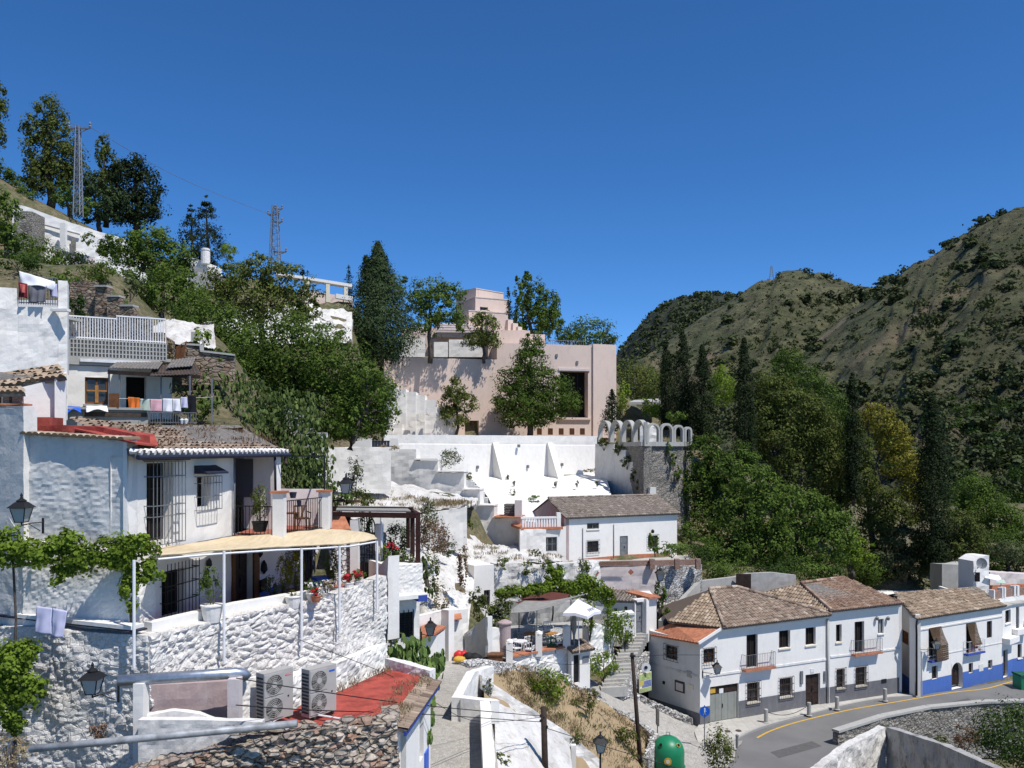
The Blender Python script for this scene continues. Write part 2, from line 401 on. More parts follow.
def tree(name, label, base, D, lobes, mat='leaf_mid', leaf=.22, dens=3.2, clump=.26, trunk=.25, cat='tree', group=None, bark='bark', depth=.8, aspect=.6, tshift=0., up=0):
 b = P(*base, D); o = thing(name, label, cat, b, 0, group)
 tb = MB(); top = P(lobes[0][0], lobes[0][1], D)
 mid = Vector((b.x*.6+top.x*.4, D, b.z+(top.z-b.z)*.45))
 limb(tb, b-Vector((0, 0, .6)), mid, trunk, trunk*.7, .05)
 limb(tb, mid, top, trunk*.7, trunk*.2, .06)
 for lb in lobes[1:7]: limb(tb, mid.lerp(top, random.uniform(0, .3)), P(lb[0], lb[1], D+(lb[4] if len(lb) > 4 else 0)), trunk*.4, trunk*.1, .08)
 tb.build('trunk', bark, o, smooth=True)
 p, t = in_crown(lobes, dens, leaf, D, clump, depth)
 leaf_mesh('crown', p, leaf, t+tshift, mat, o, aspect, up)
 return o
def conifer(name, label, base, D, top, rpx, mat='leaf_fir', leaf=.25, n=None, shape=1., cat='tree', group=None, layered=False, lean=0, dens=3.4, belly=.25):
 """cone shaped crown: base (px,py), top (px,py), greatest half width rpx"""
 b = P(*base, D); tp = P(*top, D); o = thing(name, label, cat, b, 0, group); k = D/F
 H = tp.z-b.z; R0 = rpx*k
 tb = MB(); limb(tb, b-Vector((0, 0, .6)), tp-Vector((0, 0, H*.06)), R0*.10+.06, .02, .01); tb.build('trunk', 'bark', o, smooth=True)
 n = n or int(dens*R0*H*4.2/(leaf*leaf))
 K = max(60, int(n/40))
 kt = RNG.random(K)**1.3
 if layered: kt = np.round(kt*11)/11+RNG.normal(size=K)*.008
 def prof(t): return np.where(t < belly, .55+.45*(t/belly), np.clip((1-t)/(1-belly), 0, 1)**shape)
 ka = RNG.random(K)*2*math.pi; kr = prof(kt)*R0*(.72+.5*RNG.random(K))
 ct = RNG.random(K); idx = RNG.integers(0, K, n)
 s = leaf*1.3+R0*.12
 g = RNG.normal(size=(n, 3))*s*.55; g[:, 2] *= (.7 if layered else 1.4)
 w = np.clip(.3+prof(kt)[idx], 0, 1)[:, None]
 rr = kr[idx]*(1-.5*RNG.random(n)**2)
 hz = .04*H+kt[idx]*H*.95
 if layered: hz = hz-rr*.25
 p = np.stack([b.x+(tp.x-b.x)*kt[idx]+rr*np.cos(ka[idx]), b.y+rr*np.sin(ka[idx]), b.z+hz], 1)+g*w
 nr = np.stack([np.cos(ka[idx]), np.sin(ka[idx]), np.full(n, .35)], 1)+g/s*.5+RNG.normal(size=(n, 3))*.45; nr /= np.linalg.norm(nr, axis=1)[:, None]
 leaf_mesh('crown', np.hstack([p, nr]), leaf, .5*ct[idx]+.3*RNG.random(n)+.1, mat, o, .45, .3)
 return o
def shrub(name, label, px, py, D, w, h, mat='leaf_mid', leaf=.12, dens=3., group=None, cat='shrub', clump=.3, depth=.9, aspect=.6, up=0., tshift=0, stems=True):
 """px,py is the foot of the plant; w,h in pixels"""
 b = P(px, py, D); o = thing(name, label, cat, b, 0, group); k = D/F
 c = (b.x, b.y, b.z+h*k*.55)
 n = max(60, int(dens*2.3*math.pi*w*h/4*k*k/(leaf*leaf)))
 p, t = blob_pts(c, (w*k/2, w*k/2*depth, h*k*.5), n, clump)
 if stems:
  sb = MB()
  for i in range(4): limb(sb, b-Vector((0, 0, .1)), (b.x+random.uniform(-.3, .3)*w*k, b.y+random.uniform(-.3, .3)*w*k, b.z+h*k*random.uniform(.5, .8)), .03, .01, .05, 3, 5)
  sb.build('stem', 'bark', o)
 leaf_mesh('foliage', p, leaf, t+tshift, mat, o, aspect, up)
 return o
def tufts(name, label, spots, mat='leaf_dry', group=None, kind=None, parent=None, blade=.35, n=60, cat='grass'):
 """clumps of thin upright blades; spots: (Vector, radius)"""
 Ps = [];
 for c, r in spots:
  q = RNG.normal(size=(n, 3)); q[:, 2] = np.abs(q[:, 2])*.35
  q[:, :2] *= r*.5; q[:, 2] *= blade*.8
  Ps.append(np.array(c)+q+np.array([0, 0, blade*.35]))
 p = np.concatenate(Ps); dr = np.tile(np.array([0, 0, 1.6]), (len(p), 1))
 o = leaf_mesh(name, p, blade, RNG.random(len(p)), mat, parent, .16, 0, dr)
 if parent is None: tag(o, label, cat, group, kind)
 return o
# ---------------------------------------------------------------- walls, facades, roofs
def vnoise(p, s): return noise.noise(Vector(p)*s)
def disp_rubble(amp, sc=2.6, zs=1.4, lump=.03):
 def f(p):
  q = Vector((p[0]*sc, p[1]*sc, p[2]*sc*zs)); q += Vector((vnoise(p, 3), vnoise(p, 3.3), vnoise(p, 2.7)))*.35
  d, _ = noise.voronoi(q); e = min((d[1]-d[0])*2.4, 1.)
  return amp*(e**.8-.7)+lump*vnoise(p, 1.1)*3
 return f
def disp_lumpy(amp, s=1.5):
 def f(p): return amp*(vnoise(p, s)+.5*vnoise(p, s*2.3)+.25*vnoise(p, s*5))
 return f
def wall(name, path, thick=.4, mat='whitewash', disp=None, res=.3, parent=None, label=None, cat='wall', kind=None, cap=None, group=None):
 """path: [(px, D, py_top, py_bottom)] left to right as seen; closed solid whose seen face may be displaced"""
 pts = [(XY(px, D), ZP(t, D), ZP(b, D)) for px, D, t, b in path]
 return wallw(name, [(p.x, p.y, t, b) for p, t, b in pts], thick, mat, disp, res, parent, label, cat, kind, cap, group)
def wallw(name, pts, thick=.4, mat='whitewash', disp=None, res=.3, parent=None, label=None, cat='wall', kind=None, cap=None, group=None):
 """the same from world (x, y, z_top, z_bottom)"""
 S = [Vector((a[0], a[1])) for a in pts]; nrm = []
 for i in range(len(S)-1):
  d = (S[i+1]-S[i]).normalized(); nrm.append(Vector((d.y, -d.x)))
 vn = [nrm[0]]+[((nrm[i]+nrm[i+1])/max(.4, (nrm[i]+nrm[i+1]).length)*1.).normalized() for i in range(len(nrm)-1)]+[nrm[-1]]
 cols = []
 for i in range(len(S)-1):
  L = (S[i+1]-S[i]).length; k = max(1, int(L/res)) if disp else 1
  for j in range(k+(1 if i == len(S)-2 else 0)):
   t = j/k; cols.append((S[i].lerp(S[i+1], t), vn[i].lerp(vn[i+1], t) if 0 < t < 1 else (vn[i] if t == 0 else vn[i+1]), pts[i][2]*(1-t)+pts[i+1][2]*t, pts[i][3]*(1-t)+pts[i+1][3]*t))
 if not (name == 'coping'):
  for (c, n, zt, zb) in cols[::max(1, int(1.5/res))]+[cols[-1]]: AUTO.append((c.x+n.x*.25, c.y+n.y*.25, zb)); AUTO.append((c.x-n.x*thick*.5, c.y-n.y*thick*.5, zb-.1))
 H = max(p[2]-p[3] for p in pts); nv = max(1, int(H/res)) if disp else 1
 V = []; Fc = []; W = nv+1
 for c, n, zt, zb in cols:
  for v in range(W):
   z = zb+(zt-zb)*v/nv; p = Vector((c.x, c.y, z))
   if disp:
    d = disp(p); p += Vector((n.x, n.y, 0))*d
    if v == nv: p.z += d*.5
   V.append(p)
 nC = len(cols); B = len(V)
 for c, n, zt, zb in cols: V += [Vector((c.x-n.x*thick, c.y-n.y*thick, zt+(disp(Vector((c.x+3, c.y, zt)))*.5 if disp else 0))), Vector((c.x-n.x*thick, c.y-n.y*thick, zb))]
 for i in range(nC-1):
  for v in range(nv): Fc.append((i*W+v, (i+1)*W+v, (i+1)*W+v+1, i*W+v+1))
  Fc.append((i*W+nv, (i+1)*W+nv, B+2*i+2, B+2*i)); Fc.append((B+2*i, B+2*i+2, B+2*i+3, B+2*i+1)); Fc.append((B+2*i+1, B+2*i+3, (i+1)*W, i*W))
 for i, fl in ((0, 0), (nC-1, 1)):
  f = [i*W+v for v in range(W)]+[B+2*i, B+2*i+1]; Fc.append(tuple(f if not fl else f[::-1]))
 m = MB(); m.add(V, Fc); o = m.build(name, mat, parent)
 if cap:   # coping: (height, overhang, material)
  for i in range(len(S)-1):
   a, b = S[i], S[i+1]; n = nrm[i]; h, ov, cm = cap
   za, zb_ = pts[i][2]+.003, pts[i+1][2]+.003; q = []
   for z0 in (0, h):
    q += [(a.x+n.x*ov, a.y+n.y*ov, za+z0), (b.x+n.x*ov, b.y+n.y*ov, zb_+z0), (b.x-n.x*(thick+ov), b.y-n.y*(thick+ov), zb_+z0), (a.x-n.x*(thick+ov), a.y-n.y*(thick+ov), za+z0)]
   MB().hexa(q).build('coping', cm, o)
 if parent is None: tag(o, label, cat if not kind else None, group, kind)
 return o
class Facade:
 """vertical wall between two plan points with real openings, addressed by pixels of its own plane"""
 def __init__(s, A, B, z0, z1, thick=.35):
  s.A = Vector(A); s.B = Vector(B); s.z0 = z0; s.z1 = z1; s.d = (s.B-s.A); s.L = s.d.length; s.d.normalize()
  s.n = Vector((s.d.y, -s.d.x)); s.op = []; s.th = thick; s.ends = [True, True]
 def u(s, px):
  k = (px-CX)/F; den = s.d.x-k*s.d.y
  return (k*s.A.y-s.A.x)/den
 def D(s, px): return s.A.y+s.d.y*s.u(px)
 def z(s, px, py): return ZP(py, s.D(px))
 def pt(s, u, z, out=0.): return Vector((s.A.x+s.d.x*u+s.n.x*out, s.A.y+s.d.y*u+s.n.y*out, z))
 def rect(s, x0, x1, y0, y1):
  xm = (x0+x1)/2; return (s.u(x0), s.u(x1), s.z(xm, y1), s.z(xm, y0))
 def hexa(s, mb, u0, u1, z0, z1, o0, o1):   # box between outward offsets o0 < o1
  return mb.hexa([s.pt(u0, z0, o1), s.pt(u1, z0, o1), s.pt(u1, z0, o0), s.pt(u0, z0, o0), s.pt(u0, z1, o1), s.pt(u1, z1, o1), s.pt(u1, z1, o0), s.pt(u0, z1, o0)])
 def opening(s, x0, x1, y0, y1, arch=False):
  r = s.rect(x0, x1, y0, y1); r = (r[0], r[1], max(r[2], s.z0), min(r[3], s.z1-.02)); s.op.append((r, arch)); return r
 def opw(s, u0, u1, z0, z1, arch=False): s.op.append(((u0, u1, z0, z1), arch)); return (u0, u1, z0, z1)
 def build(s, parent, mat='whitewash', rdepth=.22, name='wall', plinth=None, res=None, disp=None):
  us = {0, s.L}; zs = {s.z0, s.z1}
  for (u0, u1, z0, z1), a in s.op: us |= {u0, u1}; zs |= {z0, z1}
  if plinth: zs.add(plinth[0])
  def fill(v, st):
   v = sorted(v); o = [v[0]]
   for a in v[1:]:
    if a-o[-1] < 1e-4: continue
    k = max(1, int((a-o[-1])/st)) if st else 1; b0 = o[-1]
    for j in range(1, k+1): o.append(b0+(a-b0)*j/k)
   return o
  U = fill(us, res); Z = fill(zs, res)
  m = MB(); mp = MB(); vid = {}; s.th = max(s.th, rdepth+.12)
  def vert(mb, key, u, z, o):
   k = (id(mb), key, o)
   if k not in vid:
    vid[k] = len(mb.v); d = 0
    if disp and o >= 0: d = disp(s.pt(u, z))
    mb.v.append(tuple(s.pt(u, z, o+d)))
   return vid[k]
  for i in range(len(U)-1):
   for j in range(len(Z)-1):
    uc, zc = (U[i]+U[i+1])/2, (Z[j]+Z[j+1])/2
    if any(r[0] < uc < r[1] and r[2] < zc < r[3] for r, a in s.op): continue
    inp = plinth and zc < plinth[0]; mb = mp if inp else m; o = .025 if inp else 0.
    mb.f.append(tuple(vert(mb, (a, b), U[a], Z[b], o) for a, b in ((i, j), (i+1, j), (i+1, j+1), (i, j+1)))); mb.t.append(.5)
  for r, arch in s.op:   # reveals
   u0, u1, z0, z1 = r; dp = -rdepth; q = s.pt
   if u0 > .01 or s.ends[0]: m.add([q(u0, z0, .02), q(u0, z1, .02), q(u0, z1, dp), q(u0, z0, dp)], [(0, 1, 2, 3)])
   if u1 < s.L-.01 or s.ends[1]: m.add([q(u1, z0, .02), q(u1, z0, dp), q(u1, z1, dp), q(u1, z1, .02)], [(0, 1, 2, 3)])
   m.add([q(u0, z1), q(u1, z1), q(u1, z1, dp), q(u0, z1, dp)], [(0, 1, 2, 3)]); m.add([q(u0, z0), q(u0, z0, dp), q(u1, z0, dp), q(u1, z0)], [(0, 1, 2, 3)])
   if arch:   # spandrels fill the corners above a round arch
    w = (u1-u0)/2; c = (u0+u1)/2; zs0 = z1-w; N = 10
    for sg in (-1, 1):
     arcp = [(c+sg*w*math.cos(math.pi/2*k/N), zs0+w*math.sin(math.pi/2*k/N)) for k in range(N+1)]
     fr = [q(a, b, .001) for a, b in arcp]+[q(c+sg*w, z1, .001)]
     f = tuple(range(len(fr))); m.add(fr, [f if sg < 0 else f[::-1]])
     bk = [q(a, b, dp) for a, b in arcp]
     m.add(fr[:-1]+bk, [(k, k+1, N+1+k+1, N+1+k) for k in range(N)])
  for k in range(4):
   q = s.pt(s.L*k/3, 0, .25); AUTO.append((q.x, q.y, s.z0))
  # back, ends, top so the wall is solid
  t = -s.th
  if s.ends[0]: m.add([s.pt(0, s.z0), s.pt(0, s.z1), s.pt(0, s.z1, t), s.pt(0, s.z0, t)], [(0, 1, 2, 3)])
  if s.ends[1]: m.add([s.pt(s.L, s.z0), s.pt(s.L, s.z0, t), s.pt(s.L, s.z1, t), s.pt(s.L, s.z1)], [(0, 1, 2, 3)])
  m.add([s.pt(0, s.z1), s.pt(s.L, s.z1), s.pt(s.L, s.z1, t), s.pt(0, s.z1, t)], [(0, 1, 2, 3)]); m.add([s.pt(0, s.z0, t), s.pt(0, s.z1, t), s.pt(s.L, s.z1, t), s.pt(s.L, s.z0, t)], [(0, 1, 2, 3)])
  o = m.build(name, mat, parent)
  if plinth and mp.f:
   u0 = 0
   mp.build('plinth', plinth[1], parent)
  return o
 def window(s, parent, r, depth=.18, frame='wood_dark', pane='glass_dark', sill=None, fw=.06, mull=(1, 0), grille=None, gmat='iron', name='window', gout=.12, gh=None, curtain=None):
  u0, u1, z0, z1 = r; m = MB(); o0, o1 = -depth-.04, -depth+.02
  s.hexa(m, u0, u0+fw, z0, z1, o0, o1); s.hexa(m, u1-fw, u1, z0, z1, o0, o1); s.hexa(m, u0+fw, u1-fw, z1-fw, z1, o0, o1); s.hexa(m, u0+fw, u1-fw, z0, z0+fw, o0, o1)
  for k in range(mull[0]): c = u0+(u1-u0)*(k+1)/(mull[0]+1); s.hexa(m, c-fw*.4, c+fw*.4, z0+fw, z1-fw, o0, o1-.005)
  for k in range(mull[1]): c = z0+(z1-z0)*(k+1)/(mull[1]+1); s.hexa(m, u0+fw, u1-fw, c-fw*.3, c+fw*.3, o0, o1-.01)
  w = m.build(name, frame, parent)
  m = MB(); s.hexa(m, u0+.01, u1-.01, z0+.01, z1-.01, o0-.02, o0+.01); m.build('pane', pane, w)
  if sill: m = MB(); s.hexa(m, u0-.06, u1+.06, z0-.09, z0-.005, -.1, .08); m.build('sill', sill, w)
  if curtain: m = MB(); s.hexa(m, u0+.08, u1-.08, z0+.1, z0+(z1-z0)*curtain[1], o0+.012, o0+.03); m.build('curtain', curtain[0], w)
  if grille: s.grille(w, (u0-.08, u1+.08, z0-.1 if gh is None else gh[0], z1+.08 if gh is None else gh[1]), grille, gmat, gout)
  return w
 def grille(s, parent, r, n, gmat='iron', out=.14, rows=(0., .33, .66, 1.), rr=.011):
  u0, u1, z0, z1 = r; m = MB()
  for k in range(n+1):
   u = u0+(u1-u0)*k/n; m.bar(s.pt(u, z0, out), s.pt(u, z1, out), rr*1.6)
  for t in rows:
   z = z0+(z1-z0)*t; m.bar(s.pt(u0, z, out), s.pt(u1, z, out), rr*2.2)
   for u in (u0, u1): m.bar(s.pt(u, z, out), s.pt(u, z, 0.), rr*2)
  return m.build('window_grille', gmat, parent)
 def balcony(s, parent, r, out=.45, n=16, slab='terracotta', rail='iron_grey', h=.95, name='balcony'):
  """r: u0,u1,z_floor ; slab + railing"""
  u0, u1, z = r; m = MB(); s.hexa(m, u0, u1, z-.12, z, .003, out); b = m.build(name, slab, parent)
  m = MB(); e = .04
  P3 = [s.pt(u0+e, z, 0), s.pt(u0+e, z, out-e), s.pt(u1-e, z, out-e), s.pt(u1-e, z, 0)]
  for a, c, k in ((P3[0], P3[1], max(2, int(n*out/(u1-u0)))), (P3[1], P3[2], n), (P3[2], P3[3], max(2, int(n*out/(u1-u0))))):
   for i in range(k+1):
    p = a.lerp(c, i/k); m.bar(p, p+Vector((0, 0, h)), .016)
   for hh in (.08, h): m.bar(a+Vector((0, 0, hh)), c+Vector((0, 0, hh)), .035, .02)
  m.build('railing', rail, b); return b
def clip_col(poly, s0):
 ts = []
 for i in range(len(poly)):
  a, b = poly[i], poly[(i+1) % len(poly)]
  if (a[0]-s0)*(b[0]-s0) < 0: ts.append(a[1]+(b[1]-a[1])*(s0-a[0])/(b[0]-a[0]))
 return (min(ts), max(ts)) if len(ts) >= 2 else None
def tile_roof(poly, mat='tile_old', w=.22, course=.36, parent=None, name='roof', over=0, slabmat='wood_grey', jit=.02, amp=.06, under=True):
 """poly: 3D points, first two are the eave; rows of half-round clay tiles running up from it"""
 poly = [Vector(p) for p in poly]; E0, E1 = poly[0], poly[1]
 sx = (E1-E0).normalized(); n = Vector()
 for i in range(len(poly)): n += poly[i].cross(poly[(i+1) % len(poly)])
 n.normalize()
 if n.z < 0: n = -n
 ty = n.cross(sx).normalized()
 if (poly[2]-E0).dot(ty) < 0: ty = -ty
 loc = [((p-E0).dot(sx), (p-E0).dot(ty)) for p in poly]
 if over: E0 = E0-ty*over; loc = [(a, b+over) if i > 1 else (a, b) for i, (a, b) in enumerate(loc)]
 s_min = min(a for a, b in loc); s_max = max(a for a, b in loc); N = max(1, round((s_max-s_min)/w)); w = (s_max-s_min)/N
 m = MB(); prof = [(-.5, 0.), (-.34, .2), (-.2, .85), (0, 1.), (.2, .85), (.34, .2), (.5, 0.)]
 for i in range(N):
  sc = s_min+(i+.5)*w; r = clip_col(loc, sc)
  if not r: continue
  t0, t1 = r; t = t0; jx = random.uniform(-jit, jit)
  if t1-t0 < .05: continue
  while t < t1-.02:
   te = min(t+course*random.uniform(.9, 1.1), t1); lift = .028+random.uniform(0, jit); j2 = jx+random.uniform(-jit, jit)*.5
   A = []; B = []
   for a, h in prof:
    A.append(E0+sx*(sc+a*w+j2)+ty*(t-.03)+n*(h*amp+lift)); B.append(E0+sx*(sc+a*w*.96+j2)+ty*te+n*(h*amp))
   K = len(prof); fr = [(k, k+1, K+k+1, K+k) for k in range(K-1)]
   tn = min(1, max(0, random.gauss(.5, .19)))
   m.add(A+B, fr, tn)
   if t == t0:   # open front of the first tile
    m.add(A+[E0+sx*(sc-.5*w)+ty*(t-.03), E0+sx*(sc+.5*w)+ty*(t-.03)], [(7, 0, 1, 2, 3, 4, 5, 6, 8)], .0)
   t = te
 o = m.build(name, mat, parent)
 if under: MB().prism([p-n*.02 for p in poly], -n*.10).build('roof_deck', slabmat, o)
 return o
def ridge(parent, a, b, mat='tile_old', r=.11):
 a = Vector(a); b = Vector(b); m = MB(); L = (b-a).length; k = max(1, int(L/.38));
 for i in range(k):
  p = a.lerp(b, i/k); q = a.lerp(b, (i+1.08)/k); m.tube([p, q], [r*1.12, r*.95], 8); m.t[-10:] = [random.random()]*10
 o = m.build('ridge_tile', mat, parent); return o
def relief(name, rows, sub=(6, 6), mat='whitewash', amp=.0, ns=.6, parent=None, label=None, kind='structure', extra=None, cat=None):
 """surface through a net of (px, py, D) control points, rows from far/top to near/bottom"""
 G = np.array([[list(P(*p)) for p in r] for r in rows], float)
 def interp(A, k, ax):
  A = np.moveaxis(A, ax, 0); n = len(A); out = []
  for i in range(n-1):
   p0, p1, p2, p3 = A[max(i-1, 0)], A[i], A[i+1], A[min(i+2, n-1)]
   for j in range(k):
    t = j/k; out.append(.5*((2*p1)+(-p0+p2)*t+(2*p0-5*p1+4*p2-p3)*t*t+(-p0+3*p1-3*p2+p3)*t**3))
  out.append(A[-1]); return np.moveaxis(np.array(out), 0, ax)
 G = interp(interp(G, sub[0], 0), sub[1], 1)
 if amp:
  for i in range(G.shape[0]):
   for j in range(G.shape[1]):
    p = Vector(G[i, j]); h = noise.fractal(p*ns, .8, 2.1, 5)
    G[i, j, 2] += amp*h; G[i, j, 1] += amp*.4*noise.noise(p*ns*1.7+Vector((9, 9, 9)))
 if extra: G = extra(G)
 else:
  for q in G[::max(1, sub[0]//4), ::max(1, sub[1]//5)].reshape(-1, 3): AUTO.append((q[0], q[1], q[2]-.2))
 o = grid_mesh(name, G, mat, parent); return tag(o, label, cat, None, kind)
# ---------------------------------------------------------------- camera, sky, sun
cam = bpy.data.cameras.new('camera'); co = bpy.data.objects.new('camera', cam); COL.objects.link(co)
co.rotation_euler = (R(90), 0, 0); cam.sensor_width = 36; cam.lens = 36*F/1024; cam.shift_y = (HY-384)/1024
cam.clip_start = .5; cam.clip_end = 9000; SC.camera = co
SC.render.resolution_x = 1024; SC.render.resolution_y = 768
SUN_EL = 60.; SH = Vector((.78, -.63)).normalized()
w = bpy.data.worlds.new('World'); SC.world = w; w.use_nodes = True
sky = w.node_tree.nodes.new('ShaderNodeTexSky'); sky.sky_type = 'NISHITA'; sky.sun_disc = False
sky.sun_elevation = R(SUN_EL); sky.sun_rotation = math.atan2(SH.x, SH.y); sky.altitude = 2500; sky.air_density = .8; sky.dust_density = .25; sky.ozone_density = 8.
hs = w.node_tree.nodes.new('ShaderNodeHueSaturation'); hs.inputs['Saturation'].default_value = 1.15; w.node_tree.links.new(sky.outputs[0], hs.inputs['Color']); w.node_tree.links.new(hs.outputs[0], w.node_tree.nodes['Background'].inputs[0]); w.node_tree.nodes['Background'].inputs[1].default_value = .16
sl = bpy.data.lights.new('sun', 'SUN'); sl.energy = 5.; sl.angle = R(.53); sl.color = (1, .965, .92)
so = bpy.data.objects.new('sun', sl); COL.objects.link(so)
sd = Vector((SH.x*math.cos(R(SUN_EL)), SH.y*math.cos(R(SUN_EL)), math.sin(R(SUN_EL))))
so.rotation_euler = sd.to_track_quat('Z', 'Y').to_euler()
SC.view_settings.view_transform = 'Standard'; SC.view_settings.look = 'None'; SC.view_settings.gamma = 1
SC.view_settings.exposure = .04
# ---------------------------------------------------------------- the ground: one sheet through surveyed heights
CTL = [(-1.9, 28.3, -10.7), (-2.7, 36, -10.7), (-2.3, 42.5, -10.7), (-2, 20, -10.8), (-2, 8, -11), (-8, 12, -11), (-15, 12, -11), (-5, 24, -11), (-9.5, 20, -11), (-16, 18, -9),
 (-12, 27, -5.6), (-16, 24, -5.5), (-10, 33, -5.4), (-6, 33.5, -7), (-5.3, 36, -9.6), (-15, 31, -2.3), (-19, 32, 1), (-13, 35, -.5), (-22, 36, 3.2), (-10, 40, -3.5), (-16, 40, 3), (-30, 30, 5), (-30, 45, 8),
 (-22, 46, 8), (-26, 55, 12), (-35, 60, 12.5), (-48, 78, 24), (-42, 84, 23.5), (-60, 100, 34), (-50, 100, 31), (-38, 90, 21.5), (-30, 105, 21.5), (-22, 100, 17), (-17, 88, 11.5), (-20, 70, 9), (-14, 60, 3.6), (-13, 50, 1.5), (-9.5, 45, -2),
 (-6, 46, -7.5), (-5, 52, -7), (-8, 58, -2.5), (-6.5, 66, -4.4), (-10, 75, .5), (-4, 75, -3.2), (-13, 92, 8), (-5, 96, 1.5), (3, 93, 1.2), (10, 93, 1), (-5, 106, 11), (6, 110, 12), (13, 112, 10), (18, 100, 3.5),
 (0, 46, -11.3), (4, 47, -11.4), (0, 57, -10.6), (5, 60, -10.8), (9, 61, -11), (0, 66, -9.4), (8, 67, -9.1), (13, 70, -9.2), (2, 80, -4.4), (8, 80, -4.6), (12, 85, 0), (17, 90, 1.2), (22, 95, 2),
 (8.5, 57, -12), (7.8, 53.5, -14.6), (6, 50, -13.4), (3, 47, -13), (1.5, 42, -12.8), (3.5, 41, -14.2), (6, 44, -15.5), (5.6, 40, -15.8), (0, 36, -13.6), (3, 36, -15), (9, 46, -17.6), (10, 51, -17.6), (14, 50, -17.6), (25, 55, -17.6), (40, 63, -17.6), (20, 45, -17.6), (12, 38, -18), (20, 40, -22), (34, 48, -23), (8, 30, -17), (25, 25, -24), (2, 20, -14), (10, 10, -18),
 (13, 63, -10.6), (12.5, 58, -14), (20, 66, -11), (27, 68, -11.4), (35, 72, -12), (50, 75, -14), (60, 70, -17.5), (18, 72, -10), (26, 80, -10.5), (38, 85, -12), (50, 92, -13), (30, 100, -9), (45, 110, -11), (20, 85, -8), (60, 110, -14),
 (30, 130, -12), (70, 130, -14), (0, 140, 8), (-30, 150, 24), (-80, 150, 42), (-90, 60, 40), (-60, 40, 22), (-40, 20, 8), (80, 60, -20), (90, 110, -14), (100, 150, -8)]
AUTO = []
def solve_ground():
 global CT, _w, NCT
 A_ = np.array(AUTO); keep = [c for c in CTL if np.min(np.hypot(A_[:, 0]-c[0], A_[:, 1]-c[1])) > 2.2]
 out = []   # thin the surveyed points to one per 0.9 m, keeping the lowest
 for p in sorted(AUTO, key=lambda q: q[2]):
  if all((p[0]-q[0])**2+(p[1]-q[1])**2 > .8 for q in out): out.append(p)
 CT = np.array(keep+out, float)
 d = np.linalg.norm(CT[:, None, :2]-CT[None, :, :2], axis=2); NCT = len(CT)
 A = np.zeros((NCT+3,)*2); A[:NCT, :NCT] = d; A[:NCT, NCT] = 1; A[:NCT, NCT+1:] = CT[:, :2]; A[NCT, :NCT] = 1; A[NCT+1:, :NCT] = CT[:, :2].T
 _w = np.linalg.solve(A, np.concatenate([CT[:, 2], np.zeros(3)]))
def ground_z(X, Y):
 X = np.asarray(X, float); Y = np.asarray(Y, float); sh = X.shape; q = np.stack([X.ravel(), Y.ravel()], 1)
 z = np.zeros(len(q))
 for i in range(0, len(q), 4000):
  d = np.linalg.norm(q[i:i+4000, None]-CT[None, :, :2], axis=2); z[i:i+4000] = d@_w[:NCT]+_w[NCT]+q[i:i+4000]@_w[NCT+1:]
 return z.reshape(sh)
FLATS = []   # (polygon [(x,y)], height function)
def inside(X, Y, poly):
 c = np.zeros(X.shape, bool); n = len(poly)
 for i in range(n):
  x0, y0 = poly[i]; x1, y1 = poly[(i+1) % n]
  if y0 == y1: continue
  k = ((y0 > Y) != (y1 > Y)) & (X < (x1-x0)*(Y-y0)/(y1-y0)+x0); c ^= k
 return c
def build_ground():
 solve_ground()
 us = np.linspace(-1.15, 1.25, 230); ds = 4*(170/4)**(np.linspace(0, 1, 230)**.8)
 U, D = np.meshgrid(us, ds[::-1]); X = U*(D+4); Y = D
 Z = ground_z(X, Y)
 nz = np.array([noise.fractal(Vector((x*.22, y*.22, 3)), .9, 2.1, 5) for x, y in zip(X.ravel(), Y.ravel())]).reshape(X.shape)
 Z = Z+nz*.14*np.clip(D/50, .3, 2)
 pxx = X/np.maximum(Y, 1)*F+CX
 ys = np.interp(pxx, [-300, 0, 25, 60, 100, 130, 165, 190, 222, 262, 300, 352, 384, 400, 600, 640, 700, 760, 900, 1100], [60, 174, 190, 207, 228, 243, 259, 262, 272, 276, 290, 299, 350, 352, 352, 405, 432, 446, 470, 480])
 k = Y > 72; Z[k] = np.minimum(Z[k], ((HY-ys)/F*Y-.5-np.clip((Y-105)*.10, 0, 8))[k])
 for poly, zf in FLATS:
  k = inside(X, Y, poly); Z[k] = np.minimum(Z[k], zf(X[k], Y[k]))
 tag(grid_mesh('ground', np.stack([X, Y, Z], 2), 'ground_dry'), kind='structure')
ROADPOLY = [(8, 42), (8.4, 57.5), (10.5, 59.5), (15, 62), (26, 66.5), (38, 71), (60, 78), (75, 80), (75, 66), (44, 60.5), (38, 58), (30, 53), (23, 48.5), (17, 43), (15, 38), (9, 36)]
FLATS.append((ROADPOLY, lambda x, y: x*0-17.5))
FLATS.append(([(-16, 25.2), (-14.2, 24.6), (-10.7, 23.7), (-9.5, 28.6), (-8.2, 28.6), (-6.2, 30.6), (-6.2, 31.6), (-9.6, 31.6), (-9.6, 30.3), (-16, 30.3)], lambda x, y: x*0-5.8))
FLATS.append(([(-11, 22.9), (-9.3, 22.5), (-5.9, 28.4), (-4.7, 31), (-5.6, 33), (-9.6, 33.2), (-9.9, 28)], lambda x, y: x*0-5.9))
FLATS.append(([(-7, 44), (-7, 6), (-.3, 6), (-.3, 30), (-1.3, 36), (-.6, 44)], lambda x, y: x*0-10.72))
